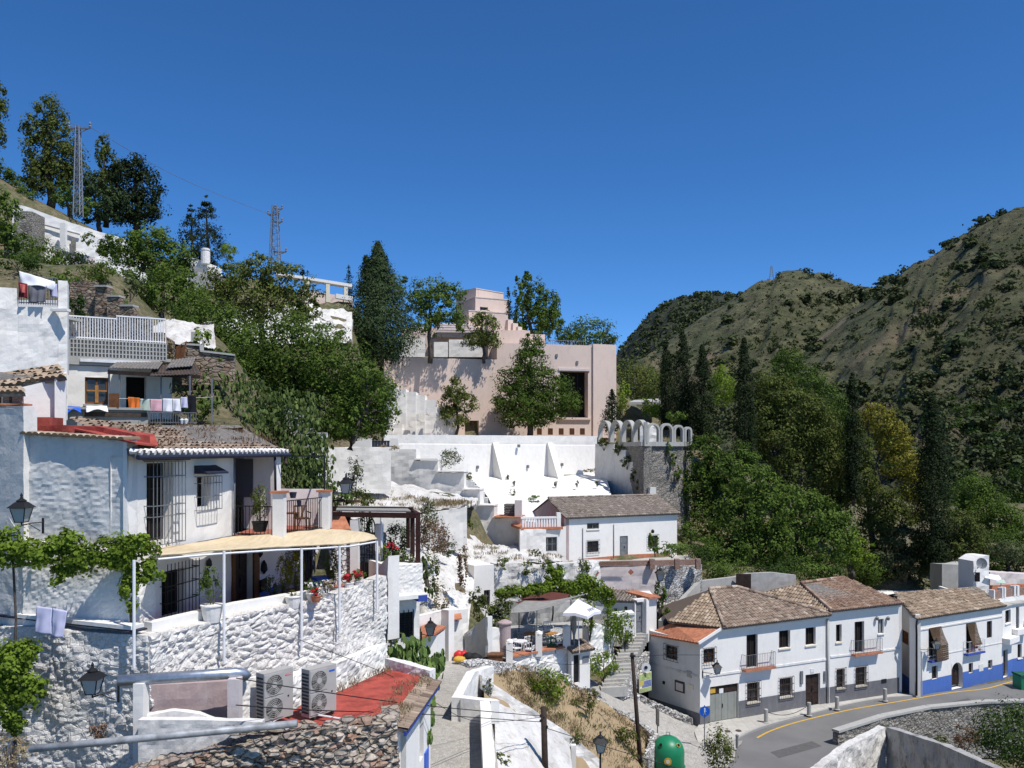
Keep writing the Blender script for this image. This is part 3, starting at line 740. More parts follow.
# ---------------------------------------------------------------- the hills across the valley
def hill_fx(freq, amp, ang):
 def ex(G):
  r, c = G.shape[:2]
  for i in range(r):
   env = min(1, i/(r*.25))
   for j in range(c):
    p = Vector(G[i, j]); k = p.y/F
    ph = j*.055+i*.05; rd = 1-2.2*abs(noise.fractal(Vector((ph, (j-i)*.014, freq*100)), .9, 2.1, 3)); r2 = 1-2.*abs(noise.noise(Vector((ph*2.7, (j-i)*.04, 3))))
    h = noise.fractal(p*freq*2.4, .8, 2.1, 6)
    G[i, j, 2] += k*amp*((rd-.35)*1.6+(r2-.3)*.5+h*.9)*env+k*amp*h*.12
    G[i, j, 1] += k*amp*h*.8*env
  return G
 return ex
S2 = [(560, 430), (600, 395), (640, 362), (660, 349), (700, 322), (740, 296), (765, 280), (785, 274), (812, 273), (835, 279), (860, 288), (885, 293), (930, 300), (1000, 330)]
def hill(name, sky_, bottom, d0, d1, mat, rows=7, freq=.02, amp=5, sub=(9, 9), ang=.6, p=1.3):
 R_ = []
 back = [(x, y+6, (d1(x) if callable(d1) else d1)*1.35) for x, y in sky_]; R_.append(back)
 for i in range(rows+1):
  t = i/rows; row = []
  for x, y in sky_:
   dd1 = d1(x) if callable(d1) else d1; dd0 = d0(x) if callable(d0) else d0
   by = bottom(x) if callable(bottom) else bottom
   row.append((x, y+(by-y)*t, dd1*(dd0/dd1)**(t**(1/p))))
  R_.append(row)
 return relief(name, R_, sub, mat, 0, extra=hill_fx(freq, amp, ang))
hill('hills_far', [(560, 470), (600, 380), (615, 360), (628, 342), (645, 322), (662, 307), (690, 297), (715, 297), (740, 299), (790, 300), (900, 320)], 470, 800, 1200, 'hill_forest', 5, .008, 4)
H2 = hill('hills_middle', S2, 480, 330, 680, 'hill_soil', 7, .016, 4.8, (12, 12))
S1 = [(640, 470), (690, 441), (740, 402), (790, 362), (835, 326), (880, 292), (905, 273), (930, 258), (962, 240), (990, 222), (1024, 209), (1080, 190), (1180, 160), (1300, 130)]
H1 = hill('hills_right', S1, lambda x: 575+(x-640)*.02, lambda x: 150, lambda x: 520-(x-640)*.22 if x > 640 else 520, 'hill_soil', 9, .026, 6.5, (14, 14))
# ================================================================ the road and the terrace of houses on it
ZR = -17.3
def flat(name, pts, z, mat, lab=None, h=.0):
 m = MB()
 if h: m.prism([(x, y, z-h) for x, y in pts], (0, 0, h))
 else: m.add([(x, y, z) for x, y in pts], [tuple(range(len(pts)))])
 o = m.build(name, mat); tag(o, lab, kind='structure'); return o
def ray(px, py, z):
 D = z*F/(HY-py); return XY(px, D)
road = [ray(728, 766, ZR), ray(735, 738, ZR), ray(765, 727, ZR), ray(800, 716.5, ZR), ray(850, 705, ZR), ray(900, 696, ZR), ray(950, 690, ZR), ray(1000, 681, ZR), ray(1040, 674, ZR), Vector((75, 80)), Vector((75, 70)), ray(1110, 709, ZR), ray(1040, 711, ZR), ray(985, 713, ZR), ray(930, 719, ZR), ray(885, 729, ZR), ray(840, 746, ZR), ray(800, 790, ZR), ray(728, 790, ZR)]
flat('road', [tuple(p) for p in road], ZR-.06, 'asphalt')
def strip(name, pts, w, z, mat, h=0):
 pts = [Vector(p) for p in pts]; m = MB(); L = []; Rr = []
 for i, p in enumerate(pts):
  d = (pts[min(i+1, len(pts)-1)]-pts[max(0, i-1)]).normalized(); n = Vector((-d.y, d.x)); L.append(p+n*w/2); Rr.append(p-n*w/2)
 for i in range(len(pts)-1):
  if h: m.hexa([(*Rr[i], z-h), (*Rr[i+1], z-h), (*L[i+1], z-h), (*L[i], z-h), (*Rr[i], z), (*Rr[i+1], z), (*L[i+1], z), (*L[i], z)])
  else: m.quad((*Rr[i], z), (*Rr[i+1], z), (*L[i+1], z), (*L[i], z))
 return tag(m.build(name, mat), kind='structure')
def smooth_path(pts, k=6):
 out = []; n = len(pts)
 for i in range(n-1):
  p0, p1, p2, p3 = (Vector(pts[j]) for j in (max(i-1, 0), i, i+1, min(i+2, n-1)))
  for j in range(k):
   t = j/k; out.append(.5*((2*p1)+(p2-p0)*t+(2*p0-5*p1+4*p2-p3)*t*t+(3*p1-p0-3*p2+p3)*t**3))
 out.append(Vector(pts[-1])); return out
kl = smooth_path([ray(x, y, ZR) for x, y in ((731, 741), (752, 730), (775, 722.5), (805, 714.5), (850, 703.5), (885, 697.5), (912, 695.5))])
strip('kerb', kl, .16, ZR+.02, 'kerb_stone', .2)
yl = smooth_path([ray(x, y, ZR) for x, y in ((757, 737), (772, 729.5), (800, 720.5), (850, 709), (900, 700.5), (950, 692), (985, 688), (1012, 681), (1040, 676.5))])
strip('yellow_line', yl, .14, ZR-.05, 'yellow_paint')
fp = [tuple(p) for p in kl]+[(28.4, 59.9), (27.6, 60.6), (21.6, 58.2), (11.8, 53.6), (11.2, 52.2), (11.0, 50.2)]
flat('pavement', fp, ZR+.012, 'pavement', None, .2)
flat('road_patch', [tuple(ray(x, y, ZR-.05)) for x, y in ((770, 752), (812, 741), (822, 746), (779, 758))], ZR-.055, 'asphalt_patch')
flat('road_patch', [tuple(ray(x, y, ZR-.05)) for x, y in ((905, 712), (968, 698), (972, 700.5), (909, 715))], ZR-.055, 'asphalt_patch')
Z0 = ZR-.25
def drainpipe(parent, pts, r=.045, mat='iron_grey'):
 return MB().tube(pts, r, 8).build('drainpipe', mat, parent, smooth=True)
def lantern_head(parent_name, label, pos, s=1., arm=None, post=None, group='street lanterns', glass='lantern_glass', thing_=None, mat='iron'):
 """four sided street lantern; pos is the bottom centre of its glass body"""
 x, y, z = pos; o = thing_ or thing(parent_name, label, 'street lamp', pos, 0, group)
 m = MB(); wb, wt, h = .13*s, .22*s, .42*s
 for a in range(4):
  an = math.pi/4+a*math.pi/2; c, n = math.cos(an)*1.41, math.sin(an)*1.41
  m.bar((x+wb*c, y+wb*n, z), (x+wt*c, y+wt*n, z+h), .022*s)
 for hh, ww in ((0, wb), (h, wt)):
  for a in range(4):
   a0, a1 = math.pi/4+a*math.pi/2, math.pi/4+(a+1)*math.pi/2
   m.bar((x+ww*1.41*math.cos(a0), y+ww*1.41*math.sin(a0), z+hh), (x+ww*1.41*math.cos(a1), y+ww*1.41*math.sin(a1), z+hh), .025*s)
 fr = m.build('frame', mat, o)
 m = MB(); q = []
 for ww, hh in ((wb*.93, .01), (wt*.93, h-.01)):
  q += [(x-ww, y-ww, z+hh), (x+ww, y-ww, z+hh), (x+ww, y+ww, z+hh), (x-ww, y+ww, z+hh)]
 m.hexa(q).build('pane', glass, o)
 m = MB(); r = wt*1.3; q = [(x-r, y-r, z+h), (x+r, y-r, z+h), (x+r, y+r, z+h), (x-r, y+r, z+h)]; r2 = wt*.55
 m.hexa(q+[(x-r2, y-r2, z+h+.17*s), (x+r2, y-r2, z+h+.17*s), (x+r2, y+r2, z+h+.17*s), (x-r2, y+r2, z+h+.17*s)])
 m.lathe((x, y, z+h+.17*s), [(r2*1.15, 0), (r2*1.2, .04*s), (.05*s, .10*s), (.03*s, .16*s), (.045*s, .19*s), (.01, .26*s)], 8)
 m.build('roof', mat, o)
 if arm is not None:
  a = Vector(arm); m = MB(); b = Vector((x, y, z-.02*s)); m.tube([b, b-Vector((0, 0, .10*s))], .02*s, 6)
  k = b-Vector((0, 0, .08*s)); m.tube([k, k.lerp(a, .5)+Vector((0, 0, .02)), a], .02*s, 6); m.tube([k.lerp(a, .35), a.lerp(k, .12)-Vector((0, 0, .25*s))], .014*s, 6)
  m.bar(a+Vector((0, 0, .12*s)), a-Vector((0, 0, .34*s)), .05*s); m.build('bracket', mat, o)
 if post is not None:
  MB().lathe((x, y, post), [(.09, 0), (.09, .5), (.05, .6), (.04, z-post-.05), (.07, z-post)], 8).build('post', mat, o)
 return o
# ---- first house, hipped roof with an orange lean-to on its left end
h1 = thing('town_house', 'white two storey house on the corner, hipped old tile roof and grey garage door', 'house', (*XY(760, 55.5), ZR))
A0 = XY(700, 53.5); A1 = XY(828, 58.1); f = Facade(A0, A1, Z0, -11.28); f1 = f
um = f.u(720.5)
wds = {}
def W(x0, x1, y0, y1): return f.opening(x0, x1, y0, y1)
r_b = W(746.5, 757.5, 634.5, 667.5); r_w1 = W(779, 790, 630.5, 648); r_w2 = W(805.5, 815.5, 627.5, 645); r_s = W(703.5, 714.5, 648.5, 663)
r_g = W(710, 738.5, 685, 724); r_g1 = W(747, 759, 682.5, 702); r_g2 = W(779.5, 792, 678, 696.5); r_d = W(805.5, 820, 674, 706.5)
zap = f.z(701, 641.5)       # the annex is lower: cut the wall top with a separate band
# main wall right of the annex, then the low wedge under the verge
fa = Facade(A0, f.pt(um, 0).xy, Z0, f.z(703, 640.5)); fb = Facade(f.pt(um, 0).xy, A1, Z0, -11.28)
for r, a in f.op:
 if r[1] < um: fa.op.append((r, a))
 elif r[0] > um: fb.op.append(((r[0]-um, r[1]-um, r[2], r[3]), a))
 else:
  fa.op.append(((r[0], um+.001, r[2], r[3]), a)); fb.op.append(((-.001, r[1]-um, r[2], r[3]), a))
fa.ends = [True, False]; fb.ends = [False, True]
def clean_face(fc, *a, **k): return fc.build(h1, *a, **k)
# a garage opening crossing the joint: clip to each side
for fc in (fa, fb):
 fc.op = [((max(r[0], 0), min(r[1], fc.L), r[2], r[3]), a) for r, a in fc.op]
PL = (ZR+1.1, 'grey_plinth')
clean_face(fa, 'whitewash', .22, 'wall', PL); clean_face(fb, 'whitewash', .22, 'wall', PL)
H = XY(672, 56.5); zH = ZP(621, 56.5)
m = MB(); q0 = f.pt(0, fa.z1, 0); q1 = f.pt(um, fa.z1, 0)
m.prism([q0, q1, f.pt(um, -11.28)], -Vector((f.n.x, f.n.y, 0))*.3); m.build('gable_wedge', 'whitewash', h1)
# left flank of the annex and of the main block
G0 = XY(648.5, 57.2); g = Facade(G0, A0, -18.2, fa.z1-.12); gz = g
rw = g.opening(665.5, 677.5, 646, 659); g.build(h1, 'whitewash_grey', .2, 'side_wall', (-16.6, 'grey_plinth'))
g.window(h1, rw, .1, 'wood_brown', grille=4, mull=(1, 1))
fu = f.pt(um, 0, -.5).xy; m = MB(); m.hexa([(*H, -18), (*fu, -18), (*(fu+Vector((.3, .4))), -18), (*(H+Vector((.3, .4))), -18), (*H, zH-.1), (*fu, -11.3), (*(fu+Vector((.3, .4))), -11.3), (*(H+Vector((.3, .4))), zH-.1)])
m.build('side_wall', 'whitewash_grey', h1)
# lean-to roof: orange corrugated sheet
m = MB(); a, b, c, d = P(646.5, 634, 57.3), P(698, 643, 53.2), Vector((*f.pt(um, 0, .1).xy, -11.32)), P(672, 622.6, 56.6)
n_ = 36
for i in range(n_):
 t0, t1 = i/n_, (i+1)/n_; e = Vector((0, 0, .035 if i % 2 else 0)); e1 = Vector((0, 0, 0 if i % 2 else .035))
 m.quad(a.lerp(b, t0)+e, a.lerp(b, t1)+e1, d.lerp(c, t1)+e1, d.lerp(c, t0)+e)
m.prism([a-Vector((0, 0, .02)), b-Vector((0, 0, .02)), c-Vector((0, 0, .02)), d-Vector((0, 0, .02))], (0, 0, -.06))
m.build('lean_to_roof', 'terracotta', h1)
m = MB(); m.bar(b+Vector((.02, -.08, .0)), c+Vector((.05, -.08, .02)), .10, .16); m.build('verge', 'whitewash', h1)
# hipped roof
E = .38; eA = f.pt(um, -11.28, E); eB = f.pt(f.L-.05, -11.2, E); pk1 = P(709.5, 590, 58.6); pk2 = P(737, 587, 59.4); pk1.z = pk2.z = -9.62
eH = Vector((*(H+Vector((-.3, -.1))), zH))
tile_roof([eA, eB, pk2, pk1], 'tile_old', parent=h1); tile_roof([eH, eA, pk1], 'tile_ochre', parent=h1)
bk = f.pt(um+.5, -11.3, -7.5); bk2 = f.pt(f.L, -11.3, -7.5)
MB().add([pk1, pk2, bk2, bk], [(0, 1, 2, 3)]).add([pk2, eB, bk2], [(0, 1, 2)]).add([pk1, bk, eH], [(0, 1, 2)]).build('rear_roof', 'tile_old', h1)
MB().hexa([bk+Vector((0, 0, -6)), bk2+Vector((0, 0, -6)), bk2+Vector((0, .3, -6)), bk+Vector((0, .3, -6)), bk, bk2, bk2+Vector((0, .3, 0)), bk+Vector((0, .3, 0))]).build('rear_wall', 'whitewash_old', h1)
ridge(h1, eA+Vector((0, 0, .08)), pk1+Vector((0, 0, .08))); ridge(h1, pk1+Vector((0, 0, .08)), pk2+Vector((0, 0, .08))); ridge(h1, eB+Vector((0, 0, .08)), pk2+Vector((0, 0, .08)))
def cornice(fc, parent, u0, u1, z, mat='whitewash_grey'):
 m = MB(); fc.hexa(m, u0, u1, z-.22, z-.10, .003, .16); fc.hexa(m, u0, u1, z-.097, z-.02, .003, .28); m.build('cornice', mat, parent)
cornice(f, h1, um+.1, f.L-.03, -11.26)
f.window(h1, r_w1, .2, 'wood_dark', 'interior_dark', 'sill_cream'); f.window(h1, r_w2, .2, 'wood_dark', 'interior_dark', 'sill_cream')
f.window(h1, r_s, .12, 'wood_brown', grille=5, mull=(1, 1)); f.window(h1, r_g1, .2, 'wood_dark', sill='sill_cream', grille=8, mull=(1, 1), gmat='iron_rusty'); f.window(h1, r_g2, .2, 'wood_dark', sill='sill_cream', grille=8, mull=(1, 1), gmat='iron_rusty')
f.window(h1, r_b, .2, 'wood_dark', 'interior_dark', name='balcony_door')
f.balcony(h1, (f.u(741.5), f.u(772), r_b[2]-.02), .42, 18)
def door(fc, parent, r, mat='wood_dark', depth=.18, name='door', panels=2, hm='iron'):
 u0, u1, z0, z1 = r; m = MB(); fc.hexa(m, u0, u1, z0, z1, -depth-.05, -depth)
 for i in range(panels):
  for j in range(3):
   w_ = (u1-u0)/panels; h_ = (z1-z0)/3; fc.hexa(m, u0+w_*(i+.14), u0+w_*(i+.86), z0+h_*(j+.12), z0+h_*(j+.88), -depth, -depth+.025)
 d = m.build(name, mat, parent); uc = (u0+u1)/2; MB().box(fc.pt(uc+.1, z0+1.05, -depth+.05), (.06, .06, .12)).build('handle', hm, d); return d
door(f, h1, (r_d[0], r_d[1], ZR+.03, r_d[3]), 'wood_dark')
u0, u1, z0, z1 = r_g; m = MB(); zt = z1-.55
for i in range(9): f.hexa(m, u0+(u1-u0)*i/9+.006, u0+(u1-u0)*(i+1)/9-.006, ZR+.03, zt, -.16, -.12-(i % 2)*.01)
gd = m.build('garage_door', 'garage_grey', h1); MB().box(f.pt(u0+(u1-u0)*.47, ZR+.95, -.1), (.05, .05, .25)).build('handle', 'iron', gd)
m = MB(); f.hexa(m, u0+(u1-u0)*.36, u0+(u1-u0)*.50, ZR+1.75, ZR+2.05, -.115, -.105); m.build('notice', 'white_plastic', gd)
m = MB(); f.hexa(m, u0, u1, zt+.02, z1, -.3, -.12); m.build('garage_lintel', 'wood_dark', h1)
m = MB(); f.hexa(m, u0+.1, u0+.5, zt+.1, z1-.12, -.118, -.10); m.build('house_sign', 'yellow_paint', h1)
m = MB(); zz = f.z(760, 676); f.hexa(m, .3, f.L, -14.35, -14.22, .003, .05); m.build('string_course', 'whitewash_old', h1)
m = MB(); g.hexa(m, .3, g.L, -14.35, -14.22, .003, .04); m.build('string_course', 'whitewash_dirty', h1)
uu = g.u(680); m = MB(); g.hexa(m, uu-.42, uu+.42, g.z(680, 692), g.z(680, 681), .004, .05); sh = m.build('tile_shrine', 'iron_rusty', h1)
m = MB(); g.hexa(m, uu-.3, uu+.3, g.z(680, 690.5), g.z(680, 683), .05, .07); m.build('tile_panel', 'pink_faded', sh)
uu = g.u(690.8); m = MB(); g.hexa(m, uu-.24, uu+.24, g.z(691, 689), g.z(691, 684.5), .004, .04); m.build('name_plate', 'sill_cream', h1)
uu = g.u(689.5); m = MB(); g.hexa(m, uu-.2, uu+.2, g.z(689, 677), g.z(689, 671), .004, .05); m.build('meter_box', 'concrete', h1)
m = MB(); g.hexa(m, g.u(663), g.u(665), g.z(664, 684), g.z(664, 681), .004, .06); m.build('vent', 'iron', h1)
for px, w_ in ((801, .10), (824.5, .10)):
 uu = f.u(px); m = MB(); f.hexa(m, uu-w_, uu+w_, f.z(px, 684 if px < 810 else 681), f.z(px, 671), .004, .10); m.build('wall_lamp', 'iron_grey', h1)
uu = f.u(812); m = MB(); f.hexa(m, uu-.16, uu+.16, f.z(812, 672.5), f.z(812, 668.5), .004, .03); m.build('house_number', 'zinc_white', h1)
drainpipe(h1, [f.pt(f.L-.12, -11.3, .1), f.pt(f.L-.12, ZR+.1, .1)], .06, 'concrete')
lantern_head('wall_lantern', 'black lantern on a scrolled bracket above the garage door at the house corner', f.pt(f.u(710), f.z(708, 671), .7), 1., f.pt(f.u(702.5), f.z(703, 672), .03))
# ---- second house
h2 = thing('town_house', 'white two storey house in mid terrace with reddish tile roof and grey plinth', 'house', (*XY(865, 59.5), ZR))
B0 = XY(828.2, 58.02); B1 = XY(899, 60.55); f = Facade(B0, B1, Z0, -10.95); f2 = f
r1 = W(836, 841.5, 624.5, 642); rb = W(854.6, 864, 621.5, 652.5); rs = W(878, 883.5, 619, 633.5); g1 = W(836.5, 844.5, 669, 688); g2 = W(855.5, 866, 667, 685.5)
f.build(h2, 'whitewash', .22, 'wall', PL)
m = MB(); m.hexa([(*B0, -18), (*(B0+Vector((.1, 0))), -18), (*(B0+Vector((-2.4, 7))), -18), (*(B0+Vector((-2.6, 7))), -18), (*B0, -10.97), (*(B0+Vector((.1, 0))), -10.97), (*(B0+Vector((-2.4, 7))), -10.97), (*(B0+Vector((-2.6, 7))), -10.97)]); m.build('side_wall', 'whitewash', h2)
eA = f.pt(-.05, -10.93, .38); eB = f.pt(f.L+.1, -10.85, .38); pk1 = P(801, 584, 61.6); pk2 = P(846, 577.5, 64.3); pk1.z = pk2.z = -9.68; pk2.x -= .2
tile_roof([eA, eB, pk2, pk1], 'tile_red', parent=h2)
bl = Vector((pk1.x-3.6, pk1.y+1.4, -10.9)); tile_roof([bl, eA, pk1], 'tile_ochre', parent=h2)
b1_, b2_ = pk1+Vector((-1.5, 4.5, -1.3)), pk2+Vector((-1.5, 4.5, -1.3)); eR = f.pt(f.L+.1, -10.9, -6)
MB().add([pk1, pk2, b2_, b1_], [(0, 1, 2, 3)]).add([pk2, eB, eR, b2_], [(0, 1, 2, 3)]).add([pk1, b1_, bl], [(0, 1, 2)]).build('rear_roof', 'tile_red', h2)
ridge(h2, eA+Vector((0, 0, .08)), pk1+Vector((0, 0, .08)), 'tile_red'); ridge(h2, pk1+Vector((0, 0, .07)), pk2+Vector((0, 0, .07)), 'tile_red')
m = MB(); e0 = f.pt(f.L, 0, 0); e1 = f.pt(f.L, 0, -6); m.hexa([(e0.x, e0.y, -18), (e0.x+.2, e0.y, -18), (e1.x+.2, e1.y, -18), (e1.x, e1.y, -18), (e0.x, e0.y, -10.97), (e0.x+.2, e0.y, -10.97), (e1.x+.2, e1.y, -10.97), (e1.x, e1.y, -10.97)]); m.build('side_wall', 'whitewash', h2)
cornice(f, h2, .0, f.L, -10.93)
f.window(h2, r1, .2, 'wood_dark', 'interior_dark', 'sill_cream', mull=(0, 0)); f.window(h2, rb, .2, 'wood_dark', 'interior_dark', name='balcony_door'); f.window(h2, rs, .15, 'wood_grey', 'lantern_glass', 'whitewash_fresh', mull=(1, 0))
f.window(h2, g1, .2, 'wood_dark', sill='sill_cream', grille=7, gmat='iron_rusty', mull=(0, 1)); f.window(h2, g2, .2, 'wood_dark', sill='sill_cream', grille=9, gmat='iron_rusty', mull=(1, 1))
f.balcony(h2, (f.u(851), f.u(878.5), rb[2]-.02), .42, 18)
m = MB(); f.hexa(m, .2, f.L, -14.2, -14.08, .003, .05); m.build('string_course', 'whitewash_old', h2)
m = MB(); f.hexa(m, f.u(881), f.u(886), f.z(883, 683), f.z(883, 679), .026, .05); m.build('meter_box', 'iron', h2)
for px in (875.5, 886.5): m = MB(); m.lathe(f.pt(f.u(px), f.z(px, 620), .15), [(.05, 0), (.12, .05), (.13, .2), (.02, .3)], 8); m.build('wall_lamp', 'iron_grey', h2)
# ---- third house, blue plinth
h3 = thing('town_house', 'white house with bright blue plinth, arched doorway and rolled brown blinds', 'house', (*XY(955, 62.5), ZR))
C0 = XY(915.5, 59.8); C1 = XY(1002, 65.0); f = Facade(C0, C1, Z0, -11.86); f3 = f
PB = (ZR+.95, 'blue_plinth')
d1 = W(928.5, 938.5, 627, 659); d2 = W(966, 975, 623, 652); w3 = W(986.8, 991.8, 621, 638); g1 = W(931.8, 937.6, 666, 679); ra = f.opening(951.4, 962.5, 662.5, 688.5, True); g2 = W(968.6, 972.8, 663, 673); g3 = W(988, 992.2, 660, 669)
f.build(h3, 'whitewash', .35, 'wall', PB)
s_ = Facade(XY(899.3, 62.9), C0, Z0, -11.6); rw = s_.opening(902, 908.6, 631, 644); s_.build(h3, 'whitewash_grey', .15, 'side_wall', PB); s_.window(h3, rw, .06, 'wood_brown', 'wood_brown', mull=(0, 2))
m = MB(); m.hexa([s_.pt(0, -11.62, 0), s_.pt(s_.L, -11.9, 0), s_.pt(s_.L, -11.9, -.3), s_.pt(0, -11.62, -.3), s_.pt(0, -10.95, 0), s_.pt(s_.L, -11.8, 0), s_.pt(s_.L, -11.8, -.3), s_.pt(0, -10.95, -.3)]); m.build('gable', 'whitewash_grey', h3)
eA = f.pt(-.25, -11.82, .32); eB = f.pt(f.L+.1, -11.85, .32); pk1 = P(893, 595, 63.4); pk2 = P(976, 589, 67.4); pk1.z = -10.72; pk2.z = -10.78
tile_roof([eA, eB, pk2, pk1], 'tile_ochre', w=.25, parent=h3, jit=.035)
MB().add([pk1, pk2, pk2+Vector((-1.5, 3.5, -1.2)), pk1+Vector((-1.5, 3.5, -1.2))], [(0, 1, 2, 3)]).build('rear_roof', 'tile_ochre', h3)
m = MB(); e1 = f.pt(f.L, 0, -5); e0 = f.pt(f.L, 0, 0); m.hexa([(e0.x-.2, e0.y, -18), (e0.x, e0.y, -18), (e1.x, e1.y, -18), (e1.x-.2, e1.y, -18), (e0.x-.2, e0.y, -11.9), (e0.x, e0.y, -11.9), (e1.x, e1.y, -11.1), (e1.x-.2, e1.y, -11.1)]); m.build('side_wall', 'whitewash', h3)
cornice(f, h3, 0, f.L, -11.84)
m = MB(); f.hexa(m, 0, f.L, -12.75, -12.66, .003, .05); f.hexa(m, 0, f.L, -14.75, -14.68, .003, .03); m.build('string_course', 'whitewash_grey', h3)
drainpipe(h3, [f.pt(-.1, -11.9, .2), f.pt(-.2, -12.3, .2), f.pt(-.02, -12.9, .1), f.pt(-.02, ZR+.05, .1)], .07, 'iron')
f.window(h3, d1, .2, 'wood_dark', 'interior_dark', name='balcony_door'); f.window(h3, d2, .2, 'wood_dark', 'interior_dark', name='balcony_door'); f.window(h3, w3, .1, 'wood_dark', 'wood_dark', mull=(1, 2))
f.window(h3, g1, .15, 'wood_dark'); f.window(h3, g2, .15, 'wood_dark', mull=(0, 1)); f.window(h3, g3, .15, 'wood_grey', mull=(0, 1))
door(f, h3, (ra[0], ra[1], ZR+.03, ra[3]), 'wood_dark', .3)
for rr, bx in ((d1, (927.5, 942.5)), (d2, (963.5, 981))):
 f.balcony(h3, (f.u(bx[0]), f.u(bx[1]), rr[2]-.02), .35, 12, 'blue_trim', 'zinc_white' if rr is d2 else 'iron_grey', .9)
def blind(fc, parent, u0, u1, zt, zm, zb, out, mat='blind_brown', du=.25):
 m = MB(); n = 26; S = [(zt, .05, 0), (zt*.5+zm*.5, out*.45, du*.5), (zm, out, du), (zb, out+.05, du)]
 pts = []
 for (za, oa, da), (zb_, ob, db) in zip(S, S[1:]):
  for k in range(n//3): t = k/(n//3); pts.append((za+(zb_-za)*t, oa+(ob-oa)*t, da+(db-da)*t))
 pts.append((S[-1][0], S[-1][1], S[-1][2]))
 for (z1, o1, a1), (z2, o2, a2) in zip(pts, pts[1:]):
  m.hexa([fc.pt(u0+a2, z2, o2+.02), fc.pt(u1+a2, z2, o2+.02), fc.pt(u1+a2, z2, o2), fc.pt(u0+a2, z2, o2), fc.pt(u0+a1, z1-.012, o1+.045), fc.pt(u1+a1, z1-.012, o1+.045), fc.pt(u1+a1, z1-.012, o1+.02), fc.pt(u0+a1, z1-.012, o1+.02)])
 return m.build('roll_blind', mat, parent)
blind(f, h3, d1[0], d1[1]+.2, d1[3], f.z(934, 644), f.z(934, 659.5), .42); blind(f, h3, d2[0], d2[1], d2[3], f.z(971, 643), f.z(971, 644), .38, du=.2)
t_ = thing('flower_pot', 'terracotta pots of red flowers on the small blue balcony', 'flower pot', f.pt(f.u(970), d2[2], .2))
m = MB(); [m.lathe(f.pt(f.u(x), d2[2]+.0, .22), [(.07, 0), (.11, .2)], 8) for x in (967, 971.5, 977)]; m.build('pot', 'terracotta', t_)
p, tt = blob_pts(f.pt(f.u(972), d2[2]+.42, .22), (.45, .12, .22), 160, .3, 8); leaf_mesh('blossom', p, .09, tt, 'petal_red', t_)
lantern_head('street_lantern', 'black lantern on a pale wall post beside the brown blind', f.pt(f.u(926.5), f.z(926, 647), .75), .95, f.pt(f.u(919.5), f.z(919.5, 649.5), .06))
MB().tube([f.pt(f.u(920), f.z(920, 651), .12), f.pt(f.u(920), ZR, .12)], .05, 8).build('wall_post', 'concrete', h3)
m = MB(); f.hexa(m, f.u(978.8), f.u(983), f.z(981, 671), f.z(981, 664), .004, .03); m.build('wall_plaque', 'whitewash_grey', h3)
# ---- fourth house, bending away to the right with a terrace on top
h4 = thing('corner_house', 'white curved house with blue plinth, white ledge and brick railed roof terrace', 'house', (*XY(1012, 66), ZR))
PTS = [XY(1002.2, 65.05), XY(1012, 66.3), XY(1024, 67.1), XY(1045, 67.8), XY(1075, 68.)]
zt4 = [ZP(606, 65), ZP(602, 66.3), ZP(598, 67.1), ZP(595, 68), ZP(592, 68)]
ztop = -12.05
wn = {0: [(1005.2, 1010.4, 610, 623), (1003, 1007.5, 650, 677)], 1: [(1016, 1019, 606.7, 633), (1017.5, 1021.5, 644, 658)], 2: [(1030, 1036, 606, 632)], 3: []}
for i in range(4):
 f = Facade(PTS[i], PTS[i+1], Z0, ztop); rs_ = [f.opening(*w_) for w_ in wn[i]]
 f.build(h4, 'whitewash', .2, 'wall', (ZR+1.0, 'blue_plinth'))
 for k, r in enumerate(rs_):
  if i == 0 and k == 1: door(f, h4, (r[0], r[1], ZR+.02, r[3]), 'wood_dark', panels=1)
  else: f.window(h4, r, .15, 'wood_dark', 'interior_dark', 'whitewash_fresh')
 m = MB(); f.hexa(m, 0, f.L, ZP(641, 66)+i*.45, ZP(635.5, 66)+i*.45, .003, .55-.1*i); m.build('ledge', 'whitewash_fresh', h4)
 m = MB(); f.hexa(m, -.05, f.L+.05, ztop, ztop+.08, -3.5, .15); m.build('roof_slab', 'concrete', h4)
 m = MB(); f.hexa(m, -.05, f.L+.05, ztop+.083, ztop+.42, -.9, -.6); m.build('parapet', 'whitewash_fresh', h4)
 m = MB(); f.hexa(m, .05, f.L-.05, ztop+.422, ztop+1.05, -.85, -.68); m.build('brick_panel', 'brick_red', h4)
 m = MB();
 for u in np.linspace(.1, f.L-.2, 2 if i < 3 else 3): f.hexa(m, u-.1, u+.1, ztop+.422, ztop+1.25, -.95, -.58)
 m.build('post', 'whitewash_fresh', h4)
# bollards
bol = None; spots = [(766, 722.5), (809, 715.5), (837, 709.5), (885, 701)]
for i, (px, py) in enumerate(spots):
 q = ray(px, py, ZR+.02)
 if bol is None:
  bol = thing('bollard', 'x', 'bollard', (0, 0, 0), 0, 'bollards along the kerb')
  MB().lathe((0, 0, 0), [(.13, 0), (.13, .82), (.12, .85), (.02, .88)], 14).build('post', 'concrete', bol, smooth=False)
  MB().lathe((0, 0, 0), [(.2, .0), (.2, .03), (.14, .05)], 12).build('base', 'kerb_stone', bol); o = bol
 else: o = copy_tree(bol)
 o.location = (q.x, q.y, ZR+.02); o['label'] = ['grey bollard nearest the garage door, holding one end of the chain', 'grey bollard in front of the dark double door', 'grey bollard right of the dark double door, by the drainpipe', 'grey bollard farthest along the pavement, by the blue plinth'][i]
qa, qb = [ray(x, y, ZR+.02) for x, y in spots[:2]]; m = MB()
m.tube([Vector((*qa.lerp(qb, t), ZR+.72-.42*4*t*(1-t))) for t in np.linspace(0, 1, 15)], .02, 5)
tag(m.build('chain', 'iron', None), 'sagging iron chain between the first two grey bollards', 'chain')
